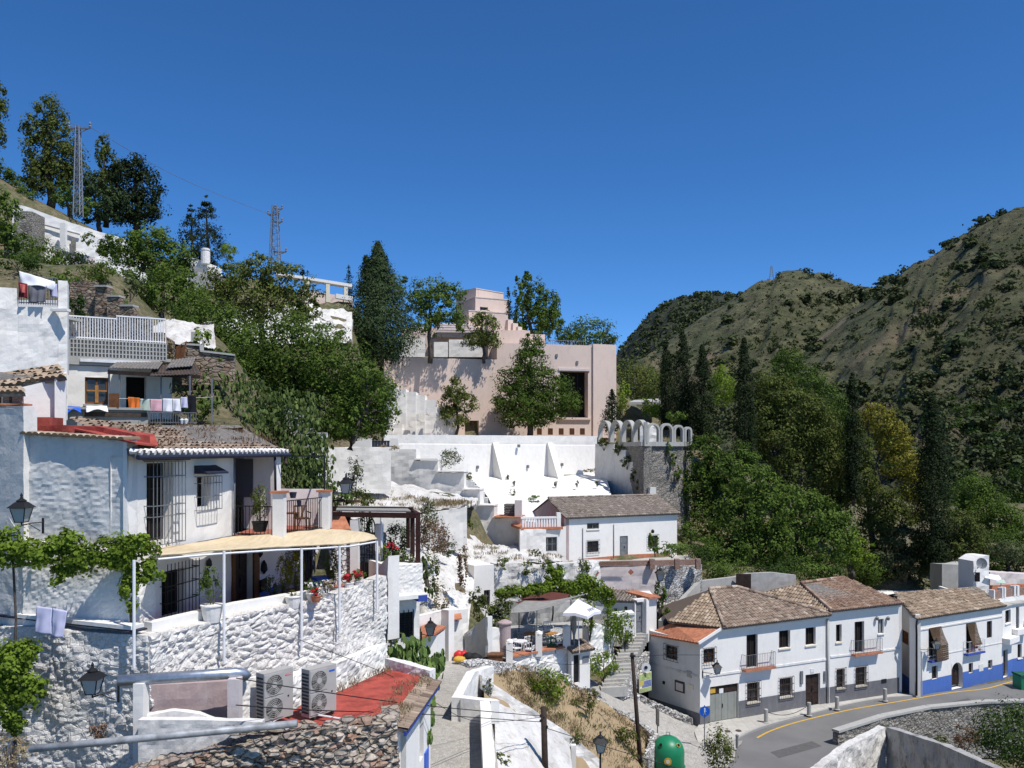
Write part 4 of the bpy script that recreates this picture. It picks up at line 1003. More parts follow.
# low stone wall on the far side of the road and the stained wall below it
tw = [(838, 49.9, 738, 768), (885, 52.6, 723, 760), (930, 54.5, 714, 756), (985, 55.8, 708.5, 752), (1040, 56.2, 707, 750), (1110, 56.4, 706, 748)]
wall('parapet_wall', [(px, D, t-5, b+6) for px, D, t, b in tw], .35, 'stone_grey', disp_rubble(.09, 3), .16, None, 'low rubble wall with pale coping along the outer edge of the road', 'wall', None, (.14, .07, 'concrete'))
gw_ = thing('garden_wall', 'stained rendered wall with crumbling top in the lower right corner', 'wall', (*XY(886, 44), -19))
wall('left_run', [(790, 35, 800, 870), (815, 37.3, 773, 860), (850, 40.6, 746, 840), (886, 44, 727, 830)], .4, 'whitewash_dirty', disp_lumpy(.10, 1.6), .14, gw_)
wall('right_run', [(886.2, 44, 727, 830), (940, 39, 744, 830), (1008, 33, 774, 870), (1060, 29, 802, 900)], .4, 'concrete_stain_shade', disp_lumpy(.10, 1.6), .14, gw_)
# ================================================================ middle slope: white terraces, pink building, arcade
def box_house(parent, pts, z0, z1, mat): pass
# ---- pink building
pk = thing('pink_building', 'large pale pink flat roofed building with a tall dark opening', 'building', (*XY(560, 97), 1.))
Lp = XY(497, 95.3); Rp = XY(592.6, 97.8); f = Facade(Lp, Rp, ZP(450, 96), ZP(343.6, 96)); ztp = f.z1
big = f.opening(560, 588, 371, 417.5)
sh = [f.opening(a, a+4.8, 428.3, 434.8) for a in (537, 548, 558.8, 569.6, 580)]
f.build(pk, 'pink_plaster', 1.6, 'wall')
f.window(pk, big, 1.3, 'wood_dark', 'interior_dark', mull=(3, 2), fw=.1, name='great_window')
for r in sh: m = MB(); f.hexa(m, r[0], r[1], r[2], r[3], -.2, -.05); [f.hexa(m, r[0]+.05, r[1]-.05, r[2]+.1*k+.04, r[2]+.1*k+.09, -.05, -.03) for k in range(6)]; m.build('shutter', 'wood_brown', pk)
m = MB(); f.hexa(m, big[0]-.3, big[1]+.3, big[2]-.25, big[2]-.02, .003, .25); m.build('sill', 'pink_plaster', pk)
m = MB(); f.hexa(m, big[0]-.2, big[1]+.2, big[3]+.02, big[3]+.28, .003, .12); m.build('lintel', 'pink_faded', pk)
Rt = XY(616.3, 98.6); f = Facade(f.pt(f.L+.003, 0, .22).xy, Rt, ZP(450, 98), ZP(344.3, 98)); f.build(pk, 'pink_plaster', .2, 'tower_wall')
m = MB(); f.hexa(m, 0, f.L, f.z0, f.z1, -14, -.36); m.build('tower_block', 'pink_plaster', pk)
f = Facade(Lp, Rp, ZP(450, 96), ztp); m = MB(); f.hexa(m, .0, f.L, f.z0, f.z1-.25, -14, -1.7); m.build('main_block', 'pink_plaster', pk)
m = MB(); f.hexa(m, 9.2, 10.2, f.z1-.25, f.z1+.35, -6, -3); m.build('roof_hatch', 'whitewash_fresh', pk)
m = MB()
for k in range(24): p = f.pt(5.2+k*.27, f.z1, -3.2); m.bar(p, p+Vector((0, 0, .9)), .04)
m.bar(f.pt(5.2, f.z1+.9, -3.2), f.pt(11.4, f.z1+.9, -3.2), .05); m.build('roof_railing', 'iron_grey', pk)
for k, (x, y) in enumerate(((555.5, 354), (576, 361))): m = MB(); f.hexa(m, f.u(x), f.u(x)+.25, f.z(x, y)-.35, f.z(x, y), .003, .12); m.build('wall_lamp', 'iron_grey', pk)
# stepped flank and long low wall with the door recess
steps = [(488, 314.5), (508, 319.5), (513, 323), (518, 326.5), (522, 330), (527, 334), (545, 341)]
for i, (x, y) in enumerate(steps[1:]):
 x0 = steps[i][0]; g_ = Facade(XY(x0, 100), XY(x, 100.4), 0, ZP(steps[i][1], 100)); m = MB(); g_.hexa(m, 0, g_.L-.003, 0, g_.z1, -3-.01*i, 0); m.build('stepped_parapet', 'pink_plaster', pk)
g_ = Facade(XY(384, 92.6), XY(497, 95.28), ZP(450, 93), ZP(358.3, 94)); dr = g_.opening(465, 478.8, 420.5, 435.4); g_.build(pk, 'pink_plaster', 1.2, 'low_wall')
m = MB(); g_.hexa(m, dr[0]-.02, dr[1]+.02, dr[2], dr[3]+.02, -1.3, -1.15); m.build('door', 'wood_grey', pk)
m = MB(); g_.hexa(m, 0, g_.L, g_.z1-.9, g_.z1-.05, -14, -.4); m.build('terrace_slab', 'soil_dark', pk)
for (x0, x1, yt, yb, D, sh_) in ((402, 492, 327, 360, 107, 'pink_plaster'), (488, 530, 330, 365, 98.5, 'pink_plaster'), (496, 528, 345, 436, 96.5, 'pink_plaster')):
 q = Facade(XY(x0, D), XY(x1, D+.5), ZP(yb, D), ZP(yt, D)); m = MB(); q.hexa(m, 0, q.L, q.z0, q.z1, -2.5, 0); m.build('infill_wall', sh_, pk)
# upper block
for (x0, D0, x1, D1, yt, yb, dep) in ((475.4, 110, 508.6, 112, 297.5, 332, 7), (468.8, 108.6, 508.5, 110.8, 311, 334, 2.0), (456, 116, 476, 113, 293, 330, 5)):
 q = Facade(XY(x0, D0), XY(x1, D1), ZP(yb, D0), ZP(yt, D0))
 if dep == 7: r = q.opening(480, 488, 307, 310.2)
 q.build(pk, 'pink_plaster', .3, 'upper_wall')
 if dep == 7: q.window(pk, r, .25, 'wood_dark', mull=(1, 0))
 m = MB(); q.hexa(m, 0, q.L, q.z0, q.z1-.02, -dep, -.36); m.build('upper_block', 'pink_plaster', pk)
 m = MB(); q.hexa(m, -.05, q.L+.05, q.z1+.003, q.z1+.12, -dep, .06); m.build('coping', 'pink_faded', pk)
for k in range(4):
 q = Facade(XY(436, 107-k*1.6), XY(469+k*6, 107.6-k*1.6), 0, 0); m = MB(); q.hexa(m, 0, q.L, ZP(323.5+k*4.3, 106), ZP(321.8+k*4.3, 106), -1.5, 0); m.build('roof_step', 'pink_faded', pk)
 m = MB(); q.hexa(m, .1, q.L-.1, ZP(323.5+k*4.3, 106)-.5, ZP(323.5+k*4.3, 106)-.003, -1.5, -.3); m.build('riser', 'pink_plaster', pk)
# planter walls of the upper terrace
for (x0, x1, yt, yb, D, lb) in ((400, 425, 337, 357, 97, 'low white planter wall behind the tall conifer'), (434, 448, 342, 357, 98, 'short white block wall beside the terrace tree'), (449, 483, 339.5, 357, 98.6, 'pale blue white terrace wall shaded by the round tree')):
 wall('planter_wall', [(x0, D, yt, yb), (x1, D+.4, yt, yb)], .5, 'whitewash', disp_lumpy(.04), .4, None, lb)
# ---- long white terrace wall with two buttresses
f = Facade(XY(384, 81.2), XY(597, 90.2), -3.4, 1.48)
tw_ = thing('terrace_wall', 'long high whitewashed retaining wall with two sloping buttresses', 'wall', f.pt(f.L/2, -3))
f.build(tw_, 'whitewash_fresh', name='wall', res=.5, disp=disp_lumpy(.04))
m = MB(); m.hexa([f.pt(-.1, -3, .55), f.pt(f.L, -3, .55), f.pt(f.L, -3, .06), f.pt(-.1, -3, .06), f.pt(-.1, .55, .10), f.pt(f.L, .45, .10), f.pt(f.L, .55, .06), f.pt(-.1, .65, .06)]); m.build('batter', 'whitewash_fresh', tw_)
for px in (494.5, 549):
 u = f.u(px); m = MB(); m.hexa([f.pt(u-.35, -3, 3.), f.pt(u+.35, -3, 3.), f.pt(u+.35, -3, .1), f.pt(u-.35, -3, .1), f.pt(u-.3, .75, .3), f.pt(u+.3, .75, .3), f.pt(u+.3, .75, .1), f.pt(u-.3, .75, .1)]); m.build('buttress', 'whitewash_fresh', tw_)
for px, py in ((517, 444.5), (476, 465.5), (526, 465), (560, 463)): u = f.u(px); m = MB(); f.hexa(m, u-.1, u+.1, f.z(px, py)-.3, f.z(px, py), .3, .62); m.build('drain_spout', 'iron_grey', tw_)
# platform behind it
tag(flat('courtyard', [tuple(f.pt(0, 0, -.3).xy), tuple(f.pt(f.L, 0, -.3).xy), tuple(XY(618, 99)), tuple(XY(384, 93))], 1.35, 'path_dirt'), kind='structure')
# whitewashed slope below
relief('whitewashed_slope', [[(466, 475.5, 85), (510, 476, 86), (560, 475.5, 88), (604, 474, 90)], [(476, 484, 80), (515, 484, 81), (560, 484, 82), (608, 483, 84)], [(488, 497, 76), (520, 500, 76), (565, 503, 76), (613, 503, 77)], [(494, 514, 73), (520, 520, 73), (565, 525, 73), (618, 525, 73)]], (10, 20), 'whitewash_fresh', .08, .9)
for (x, y, D) in ((508, 480, 83), (514, 486, 80), (556, 487, 80), (577, 486.5, 80), (597, 486, 81)):
 shrub('slope_weed', 'small grey green weed rooted in the bright white slope', x, y, D, 5, 6, 'leaf_silver', .14, 2.5, 'weeds on the white slope', 'weed')
# stairs wall left of the slope: stepped top
sw = thing('stepped_wall', 'broad rough white wall whose top steps down to the right', 'wall', (*XY(460, 70), -8))
st = [(384, 416, 449, 545), (416, 438, 460.5, 545), (438, 464, 472.8, 546), (464, 480, 490.5, 548), (480, 494, 506.5, 549), (494, 522, 518.5, 552)]
for i, (x0, x1, yt, yb) in enumerate(st):
 Da, Db = 73.2-(x0-384)*.022, 73.2-(x1-384)*.022
 wall('wall', [(x0, Da, yt, yb), (x1, Db, yt, yb)], 1.1+i*.01, 'whitewash_lumpy', disp_lumpy(.10, .8), .3, sw)
 if i: q = Facade(XY(x0, Da), XY(x1, Db), 0, ZP(yt, Da)+.06); m = MB(); q.hexa(m, -.1, q.L+.05, q.z1, q.z1+.12, -1.2, .22); m.build('coping', 'whitewash_fresh', sw)
for i in range(6):
 q = Facade(XY(466+i*3.4, 72.6), XY(470.5+i*3.4, 72.6), 0, ZP(478+i*4.1, 72.6)); m = MB(); q.hexa(m, 0, q.L, q.z1-1.5, q.z1, -2.2+.01*i, -1.2+.01*i); m.build('step', 'whitewash_old', sw)
# red tiled landing with pink pier and wood pile beside the small house
ld = thing('landing', 'small terracotta paved landing with a pale pier above the white wall', 'terrace', (*XY(508, 69), ZP(518, 69)))
q = Facade(XY(494, 70), XY(521, 69.6), 0, ZP(517.5, 70)); m = MB(); q.hexa(m, 0, q.L, q.z1-.003, q.z1+.1, -2.2, .25); m.build('paving', 'terracotta', ld)
m = MB(); u = q.u(518); q.hexa(m, u-.28, u+.28, q.z1+.1, ZP(500, 70), -.5, 0); m.build('pier', 'pink_faded', ld)
m = MB(); [q.hexa(m, q.u(503), q.u(514), q.z1+.12+k*.2, q.z1+.28+k*.2, -1.4, -.4+.03*(k % 2)) for k in range(5)]; tag(m.build('wood_pile', 'wood_grey'), 'stack of weathered boards beside the pale pier', 'wood pile')
# wall and weeds left
wall('boundary_wall', [(322, 62, 447, 492), (352, 62.5, 447.5, 492), (391, 63, 447, 494)], .5, 'whitewash_lumpy', disp_lumpy(.08, 1), .3, None, 'rough white wall under the big tree, left of the long terrace wall')
m = MB(); q = Facade(XY(372, 66), XY(390, 66.4), 0, 0); [q.hexa(m, q.L*k/6, q.L*k/6+.2, ZP(447, 66), ZP(441, 66), -.1, 0) for k in range(6)]; m.bar(q.pt(0, ZP(441, 66)), q.pt(q.L, ZP(441, 66)), .06); tag(m.build('blue_railing', 'iron_blue'), 'short dark blue railing between white pillars under the big tree', 'railing')
for x0, x1, D in ((352, 371, 65.6), (390, 398, 66.5)): wall('gate_pillar', [(x0, D, 438.5, 452), (x1, D, 438.5, 452)], .5, 'whitewash', None, .3, None, 'white pillar %s of the short blue railing' % ('left' if x0 < 360 else 'right'), 'pillar')
# white stepped mass at the foot of the pink wall
ws = thing('white_steps', 'broad whitewashed outdoor steps climbing against the pink wall', 'steps', (*XY(415, 88), 1))
for i, (x0, x1, yt) in enumerate(((384, 396, 386), (396, 406, 389), (406, 416, 392), (416, 425, 395), (425, 436, 400), (436, 446, 407), (446, 455, 418))):
 wall('step_block', [(x0, 89.5+i*.1, yt, 437), (x1-.05, 89.5+i*.1, yt, 437)], 2.5, 'whitewash', disp_lumpy(.05), .4, ws)
for i, (x0, x1, yt) in enumerate(((384, 393, 418), (393, 402, 424), (402, 408, 430))):
 wall('step_block', [(x0, 86.5+i*.1, yt, 440), (x1-.05, 86.5+i*.1, yt, 440)], 2, 'whitewash', disp_lumpy(.05), .4, ws)
for x, y in ((428, 412), (419, 418), (411, 424)): m = MB(); m.box(P(x, y, 87.6), (.22, 3.0, .6)); m.build('post', 'whitewash_old', ws)
# grassy white ledge, its retaining wall, and the white waste slope
relief('weedy_ledge', [[(318, 478, 68), (380, 480, 71), (430, 488, 71), (478, 500, 71)], [(318, 492, 63), (380, 493, 65), (430, 497, 65), (475, 505, 66)], [(316, 520, 57), (370, 516, 57.8), (418, 514.5, 58.4), (466, 506, 58.6)]], (12, 22), 'whitewash_ground', .3, .8)
wall('ledge_wall', [(330, 57.4, 520, 560), (418, 58.2, 515, 556), (467, 58.6, 506.5, 548)], .5, 'whitewash', disp_lumpy(.07, 1.1), .25, None, 'white rubble retaining wall of the weedy ledge behind the pergola')
relief('waste_slope', [[(462, 530, 67), (490, 543, 69), (525, 546, 70), (560, 552, 69)], [(455, 543, 62), (490, 550, 63.5), (525, 556, 64.5), (560, 560, 65)], [(448, 560, 58), (475, 562, 58.8), (520, 564, 60), (575, 563, 62)]], (12, 22), 'whitewash_ground', .35, .9)
relief('rock_slope', [[(395, 553, 56.5), (418, 550, 57.3), (445, 552, 58.), (474, 563, 58.8)], [(395, 566, 53), (420, 562, 53), (445, 575, 53), (474, 590, 54)], [(390, 590, 50), (420, 600, 49.6), (445, 608, 49), (470, 612, 50)], [(388, 640, 47.5), (420, 640, 47.4), (445, 640, 47.4), (468, 640, 48.3)]], (12, 16), 'whitewash_dirty', .45, 1.)
wall('cliff_wall', [(494, 57.3, 564, 612), (515, 57.8, 563, 615), (545, 58.6, 566, 615), (575, 60, 563, 612), (600, 61.5, 561, 605)], .8, 'whitewash_dirty', disp_lumpy(.22, .9), .22, None, 'craggy whitewashed rock face behind the cafe terrace')
ch = thing('cave_house_front', 'narrow plain white wall block with a shed roof above the alley', 'wall block', (*XY(484, 55.5), -11))
q = Facade(XY(474, 55.4), XY(494, 56), ZP(625, 55.5), ZP(565.5, 55.5)); r = q.opening(484, 490, 590, 606); q.build(ch, 'whitewash', .2, 'wall'); q.window(ch, r, .15, 'wood_grey')
m = MB(); q.hexa(m, 0, q.L, q.z0, q.z1-.02, -3, -.36); m.build('block', 'whitewash', ch)
# ---- small house with grey brown tile roof
sm = thing('cottage', 'small white cottage with a long grey brown tiled roof and a grey door', 'house', (*XY(620, 71), -9.2))
S0 = XY(566, 69); S1 = XY(677, 74); f = Facade(S0, S1, -9.6, -5.55)
a1 = f.opening(587, 599, 523, 529); a2 = f.opening(587.3, 598.3, 541, 552); a3 = f.opening(619.8, 627.8, 536, 559.5); a4 = f.opening(648, 657.5, 535.5, 547)
f.build(sm, 'whitewash', .15, 'wall')
f.window(sm, a1, .08, 'wood_grey', sill='whitewash_fresh'); f.window(sm, a2, .08, 'wood_dark', grille=8, mull=(1, 1)); f.window(sm, a4, .08, 'wood_dark', grille=6, mull=(1, 1)); door(f, sm, a3, 'iron_grey', .08, panels=1)
pkL = P(548, 497.6, 72.3); pkR = P(657.5, 496.4, 77.3); pkL.z = pkR.z = -4.12; eA = f.pt(-.15, -5.5, .3); eB = f.pt(f.L+.25, -5.5, .3)
tile_roof([eA, eB, pkR, pkL], 'tile_grey', w=.24, parent=sm)
lb = P(530.5, 512.6, 74.5); lb.z = -5.5; rb_ = lb+(pkR-pkL); MB().add([pkL, pkR, rb_, lb], [(0, 1, 2, 3)]).build('rear_roof', 'tile_grey', sm)
ridge(sm, pkL+Vector((0, 0, .07)), pkR+Vector((0, 0, .07)), 'tile_grey', .09)
m = MB(); m.prism([(S0.x, S0.y, -9.6), (S0.x, S0.y, -5.56), (pkL.x+.12, pkL.y, pkL.z-.1), (lb.x+.1, lb.y, -5.56), (lb.x+.1, lb.y, -9.6)], (.25, .1, 0)); m.build('gable_wall', 'mauve_plaster_shade', sm)  # this gable's shade is put into its dark mauve colour
m = MB(); m.prism([(S1.x, S1.y, -9.6), (S1.x, S1.y, -5.56), (pkR.x-.12, pkR.y, pkR.z-.1), (rb_.x+.1, rb_.y, -5.56), (rb_.x+.1, rb_.y, -9.6)], (-.25, -.1, 0)); m.build('gable_wall', 'whitewash', sm)
m = MB(); m.prism([f.pt(1.6, f.z(585, 558.5), .03), f.pt(f.L-.8, -9.5, .03), f.pt(f.L-.8, f.z(660, 553.5), .03), f.pt(f.u(629), f.z(629, 554.5), .03)], (-.02, .04, 0)); m.build('painted_skirting', 'terracotta', sm)
for x, y0, y1 in ((582.5, 528, 560), (613.5, 524, 560)): drainpipe(sm, [f.pt(f.u(x), f.z(x, y0), .06), f.pt(f.u(x), f.z(x, y1), .06)], .03)
u = f.u(651); MB().lathe(f.pt(u, f.z(651, 533), .25), [(.05, 0), (.13, .04), (.15, .22), (.03, .34)], 8).build('wall_lamp', 'iron', sm)
# annex with balustrade
T0 = XY(521, 67.2); T1 = XY(558, 67.8); q = Facade(XY(541, 67.4), T1, -9.6, ZP(530, 67.5)); r = q.opening(543.5, 557, 537, 551.5); q.build(sm, 'whitewash_grey', .15, 'annex_wall'); q.window(sm, r, .1, 'iron_grey', mull=(2, 1))
m = MB(); m.hexa([(*T1, -9.6), (*(T1+Vector((.01, 0))), -9.6), (*S0, -9.6), (*(S0-Vector((.1, 0))), -9.6), (*T1, -6.2), (*(T1+Vector((.01, 0))), -6.2), (*S0, -6.2), (*(S0-Vector((.1, 0))), -6.2)]); m.build('annex_side', 'whitewash_grey', sm)
q = Facade(T0, XY(561, 67.9), -6.3, -6.2); m = MB(); q.hexa(m, -.1, q.L+.1, -6.32, -6.12, -4, .25); m.build('annex_roof', 'terracotta', sm)
m = MB(); [q.hexa(m, u, u+.14, -6.118, -5.45, -.16, -.02) for u in np.arange(.1, q.L-.1, .22)]; bl_ = m.build('balustrade', 'white_metal', sm); bl_['kind'] = 'stuff' if False else 'part'
del bl_['kind']
m = MB(); q.hexa(m, 0, q.L, -5.447, -5.3, -.2, .02); q.hexa(m, q.L-.35, q.L-.02, -6.118, -5.0, -.3, .04); m.build('handrail', 'whitewash_fresh', sm)
wall('cottage_base_wall', [(520, 66.9, 529, 562), (546, 67.2, 529.5, 562)], .6, 'whitewash_lumpy', disp_lumpy(.09), .25, None, 'lumpy white wall under the white balustrade')
# terrace in front of the cottage: brick parapet with lattice, pinkish and stone walls under it
ct = thing('cottage_terrace', 'terrace wall with brick parapet and diamond tiles in front of the cottage', 'terrace wall', (*XY(620, 62.5), -10.8))
wall('lower_wall', [(583, 61.8, 566, 594), (600, 62, 567, 594), (625, 62.2, 567, 595), (650, 62.4, 566, 596), (657, 62.4, 566, 600)], .5, 'pink_faded', disp_lumpy(.07, .8), .25, ct)
wall('brick_parapet', [(551, 61.4, 561.5, 565.8), (600, 61.9, 561.8, 566.2), (699, 63, 559.5, 565.5)], .3, 'brick_red', None, .3, ct)
wall('stone_wall', [(657.2, 62.4, 566.6, 625), (680, 62.6, 566, 625), (702, 62.8, 565, 600)], .6, 'stone_halfwhite', disp_rubble(.06, 2.6), .2, ct)
q = Facade(XY(572, 61.4), XY(655, 62.2), 0, 0)
m = MB()
for k in range(26):
 u = q.L*.12+k*.13; m.bar(q.pt(u, ZP(565.5, 61.5), .2), q.pt(u+.3, ZP(561.5, 61.5), .2), .02); m.bar(q.pt(u+.3, ZP(565.5, 61.5), .2), q.pt(u, ZP(561.5, 61.5), .2), .02)
m.build('lattice', 'wood_brown', ct)
for x, y in ((595, 571.5), (629.5, 571.5)): c = q.pt(q.u(x), ZP(y, 61.9), .34); d_ = q.d*.22; dv = Vector((d_.x, d_.y, 0)); m = MB(); m.prism([c-dv, c-Vector((0, 0, .22)), c+dv, c+Vector((0, 0, .22))], Vector((q.n.x, q.n.y, 0))*.05); m.build('diamond_tile', 'terra_floor', ct)
for x in (652, 677, 698): m = MB(); m.box(P(x, 564, 62.2), (.35, .5, .75)); m.build('brick_pier', 'brick_red', ct)
flat('cottage_yard', [tuple(XY(551, 61.6)), tuple(XY(700, 63.3)), tuple(XY(690, 76)), tuple(XY(560, 70))], -9.2, 'concrete')
lantern_head('street_lantern', 'black lantern under the brick pier of the cottage terrace', P(660, 580.5, 61.2), 1.25, P(656, 583, 61.9))
# ---- arcade on stone bastion
bs = thing('stone_bastion', 'grey rubble bastion with a pale ledge on top, beside the trees', 'bastion', (*XY(660, 79), -5))
K0 = XY(616, 86); K1 = XY(643.5, 77.6); K2 = XY(683, 79.6)
wallw('flank_wall', [(K0.x, K0.y, .35, -7), (K1.x, K1.y, .35, -7)], .8, 'stone_grey', disp_rubble(.08, 2), .3, bs)
wallw('front_wall', [(K1.x+.02, K1.y, .35, -8), (K2.x, K2.y, .35, -8)], .8, 'stone_grey', disp_rubble(.08, 2), .25, bs)
K3 = XY(691, 84); wallw('end_wall', [(K2.x+.02, K2.y+.02, .35, -8), (K3.x, K3.y, .35, -8)], .8, 'stone_grey', disp_rubble(.08, 2), .3, bs)
for a, b in ((K0, K1), (K1, K2), (K2, K3)):
 q = Facade(a, b, .35, .8); m = MB(); q.hexa(m, -.02, q.L-.02, .353, .75, -1.2, .2); m.build('ledge', 'concrete', bs)
def arch_mb(fc, u0, u1, z0, zs, dep=.35, th=.2, N=12):
 m = MB(); c = (u0+u1)/2; r = (u1-u0)/2; ri = r-th; pts = [(u0, z0), (u0, zs)]+[(c-r*math.cos(math.pi*k/N), zs+r*math.sin(math.pi*k/N)) for k in range(1, N)]+[(u1, zs), (u1, z0)]
 pin = [(u0+th, z0), (u0+th, zs)]+[(c-ri*math.cos(math.pi*k/N), zs+ri*math.sin(math.pi*k/N)) for k in range(1, N)]+[(u1-th, zs), (u1-th, z0)]
 n = len(pts); V = [fc.pt(a, b, 0) for a, b in pts]+[fc.pt(a, b, 0) for a, b in pin]+[fc.pt(a, b, -dep) for a, b in pts]+[fc.pt(a, b, -dep) for a, b in pin]
 Fs = []
 for i in range(n-1): Fs += [(i, i+1, n+i+1, n+i), (2*n+i+1, 2*n+i, 3*n+i, 3*n+i+1), (i+1, i, 2*n+i, 2*n+i+1), (n+i, n+i+1, 3*n+i+1, 3*n+i)]
 return m.add(V, Fs)
ar = thing('arcade', 'row of eight small grey round arches standing on the bastion edge', 'arcade', (*XY(645, 79), .75))
q = Facade(XY(597.5, 87.5), XY(644.5, 77.8), 0, 0);
for k in range(4): arch_mb(q, q.u(597.8+k*11.6), q.u(597.8+(k+1)*11.6)-.04, .76, 1.62+.02*k, .45, .2).build('arch', 'concrete', ar)
q = Facade(XY(646.5, 77.75), XY(692.5, 80.2), 0, 0)
for a, b in ((647.5, 660.5), (661, 673.8), (674.2, 684.5), (684.9, 692.3)): arch_mb(q, q.u(a), q.u(b), .76, 1.75, .35, .2).build('arch', 'concrete', ar)
m = MB(); m.box(P(645.6, 432.5, 77.7), (.3, .45, 1.9)); m.build('pier', 'concrete', ar)
# pale stepped flank wall dropping in front of the bastion
fw = thing('flank_staircase_wall', 'streaky grey white wall with plants growing along its stepped top', 'wall', (*XY(618, 84), -5))
for i, (x0, D0, x1, D1, yt) in enumerate(((595, 87.6, 614, 84.4, 444), (614.1, 84.4, 626, 82.2, 450), (626.1, 82.2, 634, 80.6, 462), (634.1, 80.6, 640, 79.4, 474), (640.1, 79.4, 650, 77.2, 487))):
 wall('wall', [(x0, D0, yt, 505), (x1, D1, yt, 505)], .6, 'whitewash_grey', disp_lumpy(.08), .35, fw)
# low building by the arcade: white canopy roof behind the arches and white tent
m = MB(); m.prism([P(629, 402, 100), P(661, 402, 100), P(659, 398.5, 106), P(634, 400, 106)], (0, 0, -.3)); tag(m.build('canopy_roof', 'concrete'), 'flat pale shed roof seen behind the cypresses', 'roof')
wall('garden_wall', [(640, 92, 427, 445), (648, 92, 422, 445), (659, 92.4, 428, 445)], .4, 'whitewash_fresh', disp_lumpy(.1), .4, None, 'bright white wall showing through the arcade')
# ---- little white house in the middle, its door and low wall
lh = thing('small_white_house', 'tiny white house with patched tile roof, two slit windows and a grey door', 'house', (*XY(620, 57), -12))
q = Facade(XY(593, 57.6), XY(636, 56.8), -13.2, ZP(600.5, 57)); w1 = q.opening(614, 617.2, 608.5, 614); w2 = q.opening(624.3, 627.4, 606.5, 612); q.build(lh, 'whitewash', .2, 'wall', res=.4, disp=disp_lumpy(.04)); q.window(lh, w1, .12, 'wood_brown', mull=(0, 0)); q.window(lh, w2, .12, 'wood_brown', mull=(0, 0))
qe = [q.pt(q.u(608), q.z1-.02, .2), q.pt(q.L+.1, q.z1+.0, .2), P(634, 589.5, 60.3), P(606, 589.5, 60.3)]; tile_roof(qe, 'tile_grey', parent=lh)
m = MB(); q.hexa(m, 0, q.u(608), q.z1-.05, q.z1+.08, -3.2, .1); m.build('flat_roof', 'concrete', lh)
m = MB(); m.bar(P(606, 589.2, 60.4), P(657, 595, 59.5), .25, .12); m.build('verge', 'terracotta', lh)
q2 = Facade(XY(634.8, 56.6), XY(656.5, 57.4), -12.8, ZP(598.5, 57)); w_ = q2.opening(636, 643.2, 602, 633.5); q2.build(lh, 'whitewash', .2, 'wall'); door(q2, lh, w_, 'iron_grey', .15, panels=1)
m = MB(); q2.hexa(m, q2.u(646), q2.L+.1, q2.z1+.003, q2.z1+.12, -2.5, .3); m.build('side_roof', 'terracotta', lh)
m = MB(); q2.hexa(m, q2.u(644.2), q2.u(646.8), q2.z0, q2.z1, .003, .25); m.build('door_jamb', 'whitewash_fresh', lh)
m = MB(); m.hexa([(q.A.x+.3, q.A.y+.4, -13), (q2.B.x, q2.B.y+.4, -13), (q2.B.x, q2.B.y+3, -13), (q.A.x+.3, q.A.y+3, -13), (q.A.x+.3, q.A.y+.4, -10.12), (q2.B.x, q2.B.y+.4, -10.0), (q2.B.x, q2.B.y+3, -10.0), (q.A.x+.3, q.A.y+3, -10.1)]); m.build('block', 'whitewash', lh)
wall('yard_wall', [(609, 54.8, 617.5, 640), (634.5, 54.9, 614.5, 638)], .9, 'whitewash', disp_rubble(.05, 3), .15, None, 'chunky white block wall with rounded cap beside the grey door', cap=(.12, .08, 'whitewash_fresh'))
# cement wall climbing behind the corner house
wall('cement_wall', [(663, 58.2, 621, 640), (700.5, 62.8, 581, 605), (735, 63.6, 577, 605), (748, 63.8, 573.5, 605), (772, 64, 572.5, 600), (796, 64.4, 575, 600)], .35, 'concrete', disp_lumpy(.03), .3, None, 'weathered cement wall climbing behind the corner house roof')
m = MB(); m.box(P(743.5, 584, 63.3), (1.1, .1, 1.5)); tag(m.build('yard_door', 'wood_dark'), 'small dark doorway leaf in the cement wall above the roofs', 'door')
# ---- stairs, ramp and rubble kerbs
sr = thing('stone_stairway', 'worn stone stairway curving down between the vines and the corner house', 'stairs', (*XY(612, 50.5), -14.3))
NS = 17
for k in range(NS):
 t = k/(NS-1); D = 51.2+(57-51.2)*t; xl = 601+(633-601)*t**1.1; xr = 627+(650-627)*t**1.25; z = -14.35+(2.25)*t
 a, b = XY(xl, D), XY(xr, D+.4*(1-t)); dn = Vector((0, .62)); m = MB()
 m.hexa([(*a, z-.6), (*b, z-.6), (*(b+dn), z-.6), (*(a+dn), z-.6), (*a, z), (*b, z), (*(b+dn), z), (*(a+dn), z)]); m.build('step', 'cobble_light' if k % 3 else 'concrete', sr)
relief('ramp', [[(585, 676, 54), (612, 688, 53.4), (645, 704, 53.6), (690, 722, 54.2), (740, 728, 54.6)], [(577, 679, 50.5), (600, 694, 50.4), (640, 716, 50.5), (690, 738, 51), (742, 742, 50.4)], [(568, 683, 47.8), (598, 704, 48.2), (630, 726, 48.4), (655, 742, 49), (735, 752, 48.8)], [(560, 692, 46), (596, 716, 46), (628, 742, 46.5), (650, 772, 46.2), (738, 775, 45.6)]], (10, 20), 'cobble_light', .04, 1.5)
wall('rubble_kerb', [(624, 53.2, 688, 698), (645, 53.5, 697, 707), (670, 53.7, 710, 720), (693, 53.6, 719, 727)], .45, 'stone_halfwhite', disp_rubble(.14, 3.2), .13, None, 'low crumbling rubble kerb at the foot of the corner house')
wall('rubble_wall', [(567, 47.4, 680, 700), (590, 47.9, 693, 712), (615, 48.2, 709, 726), (640, 48.3, 724, 745), (652, 47.4, 735, 768), (640, 44.5, 757, 790)], .45, 'stone_halfwhite', disp_rubble(.14, 3.2), .13, None, 'white splashed rubble edging between the dry garden and the ramp')
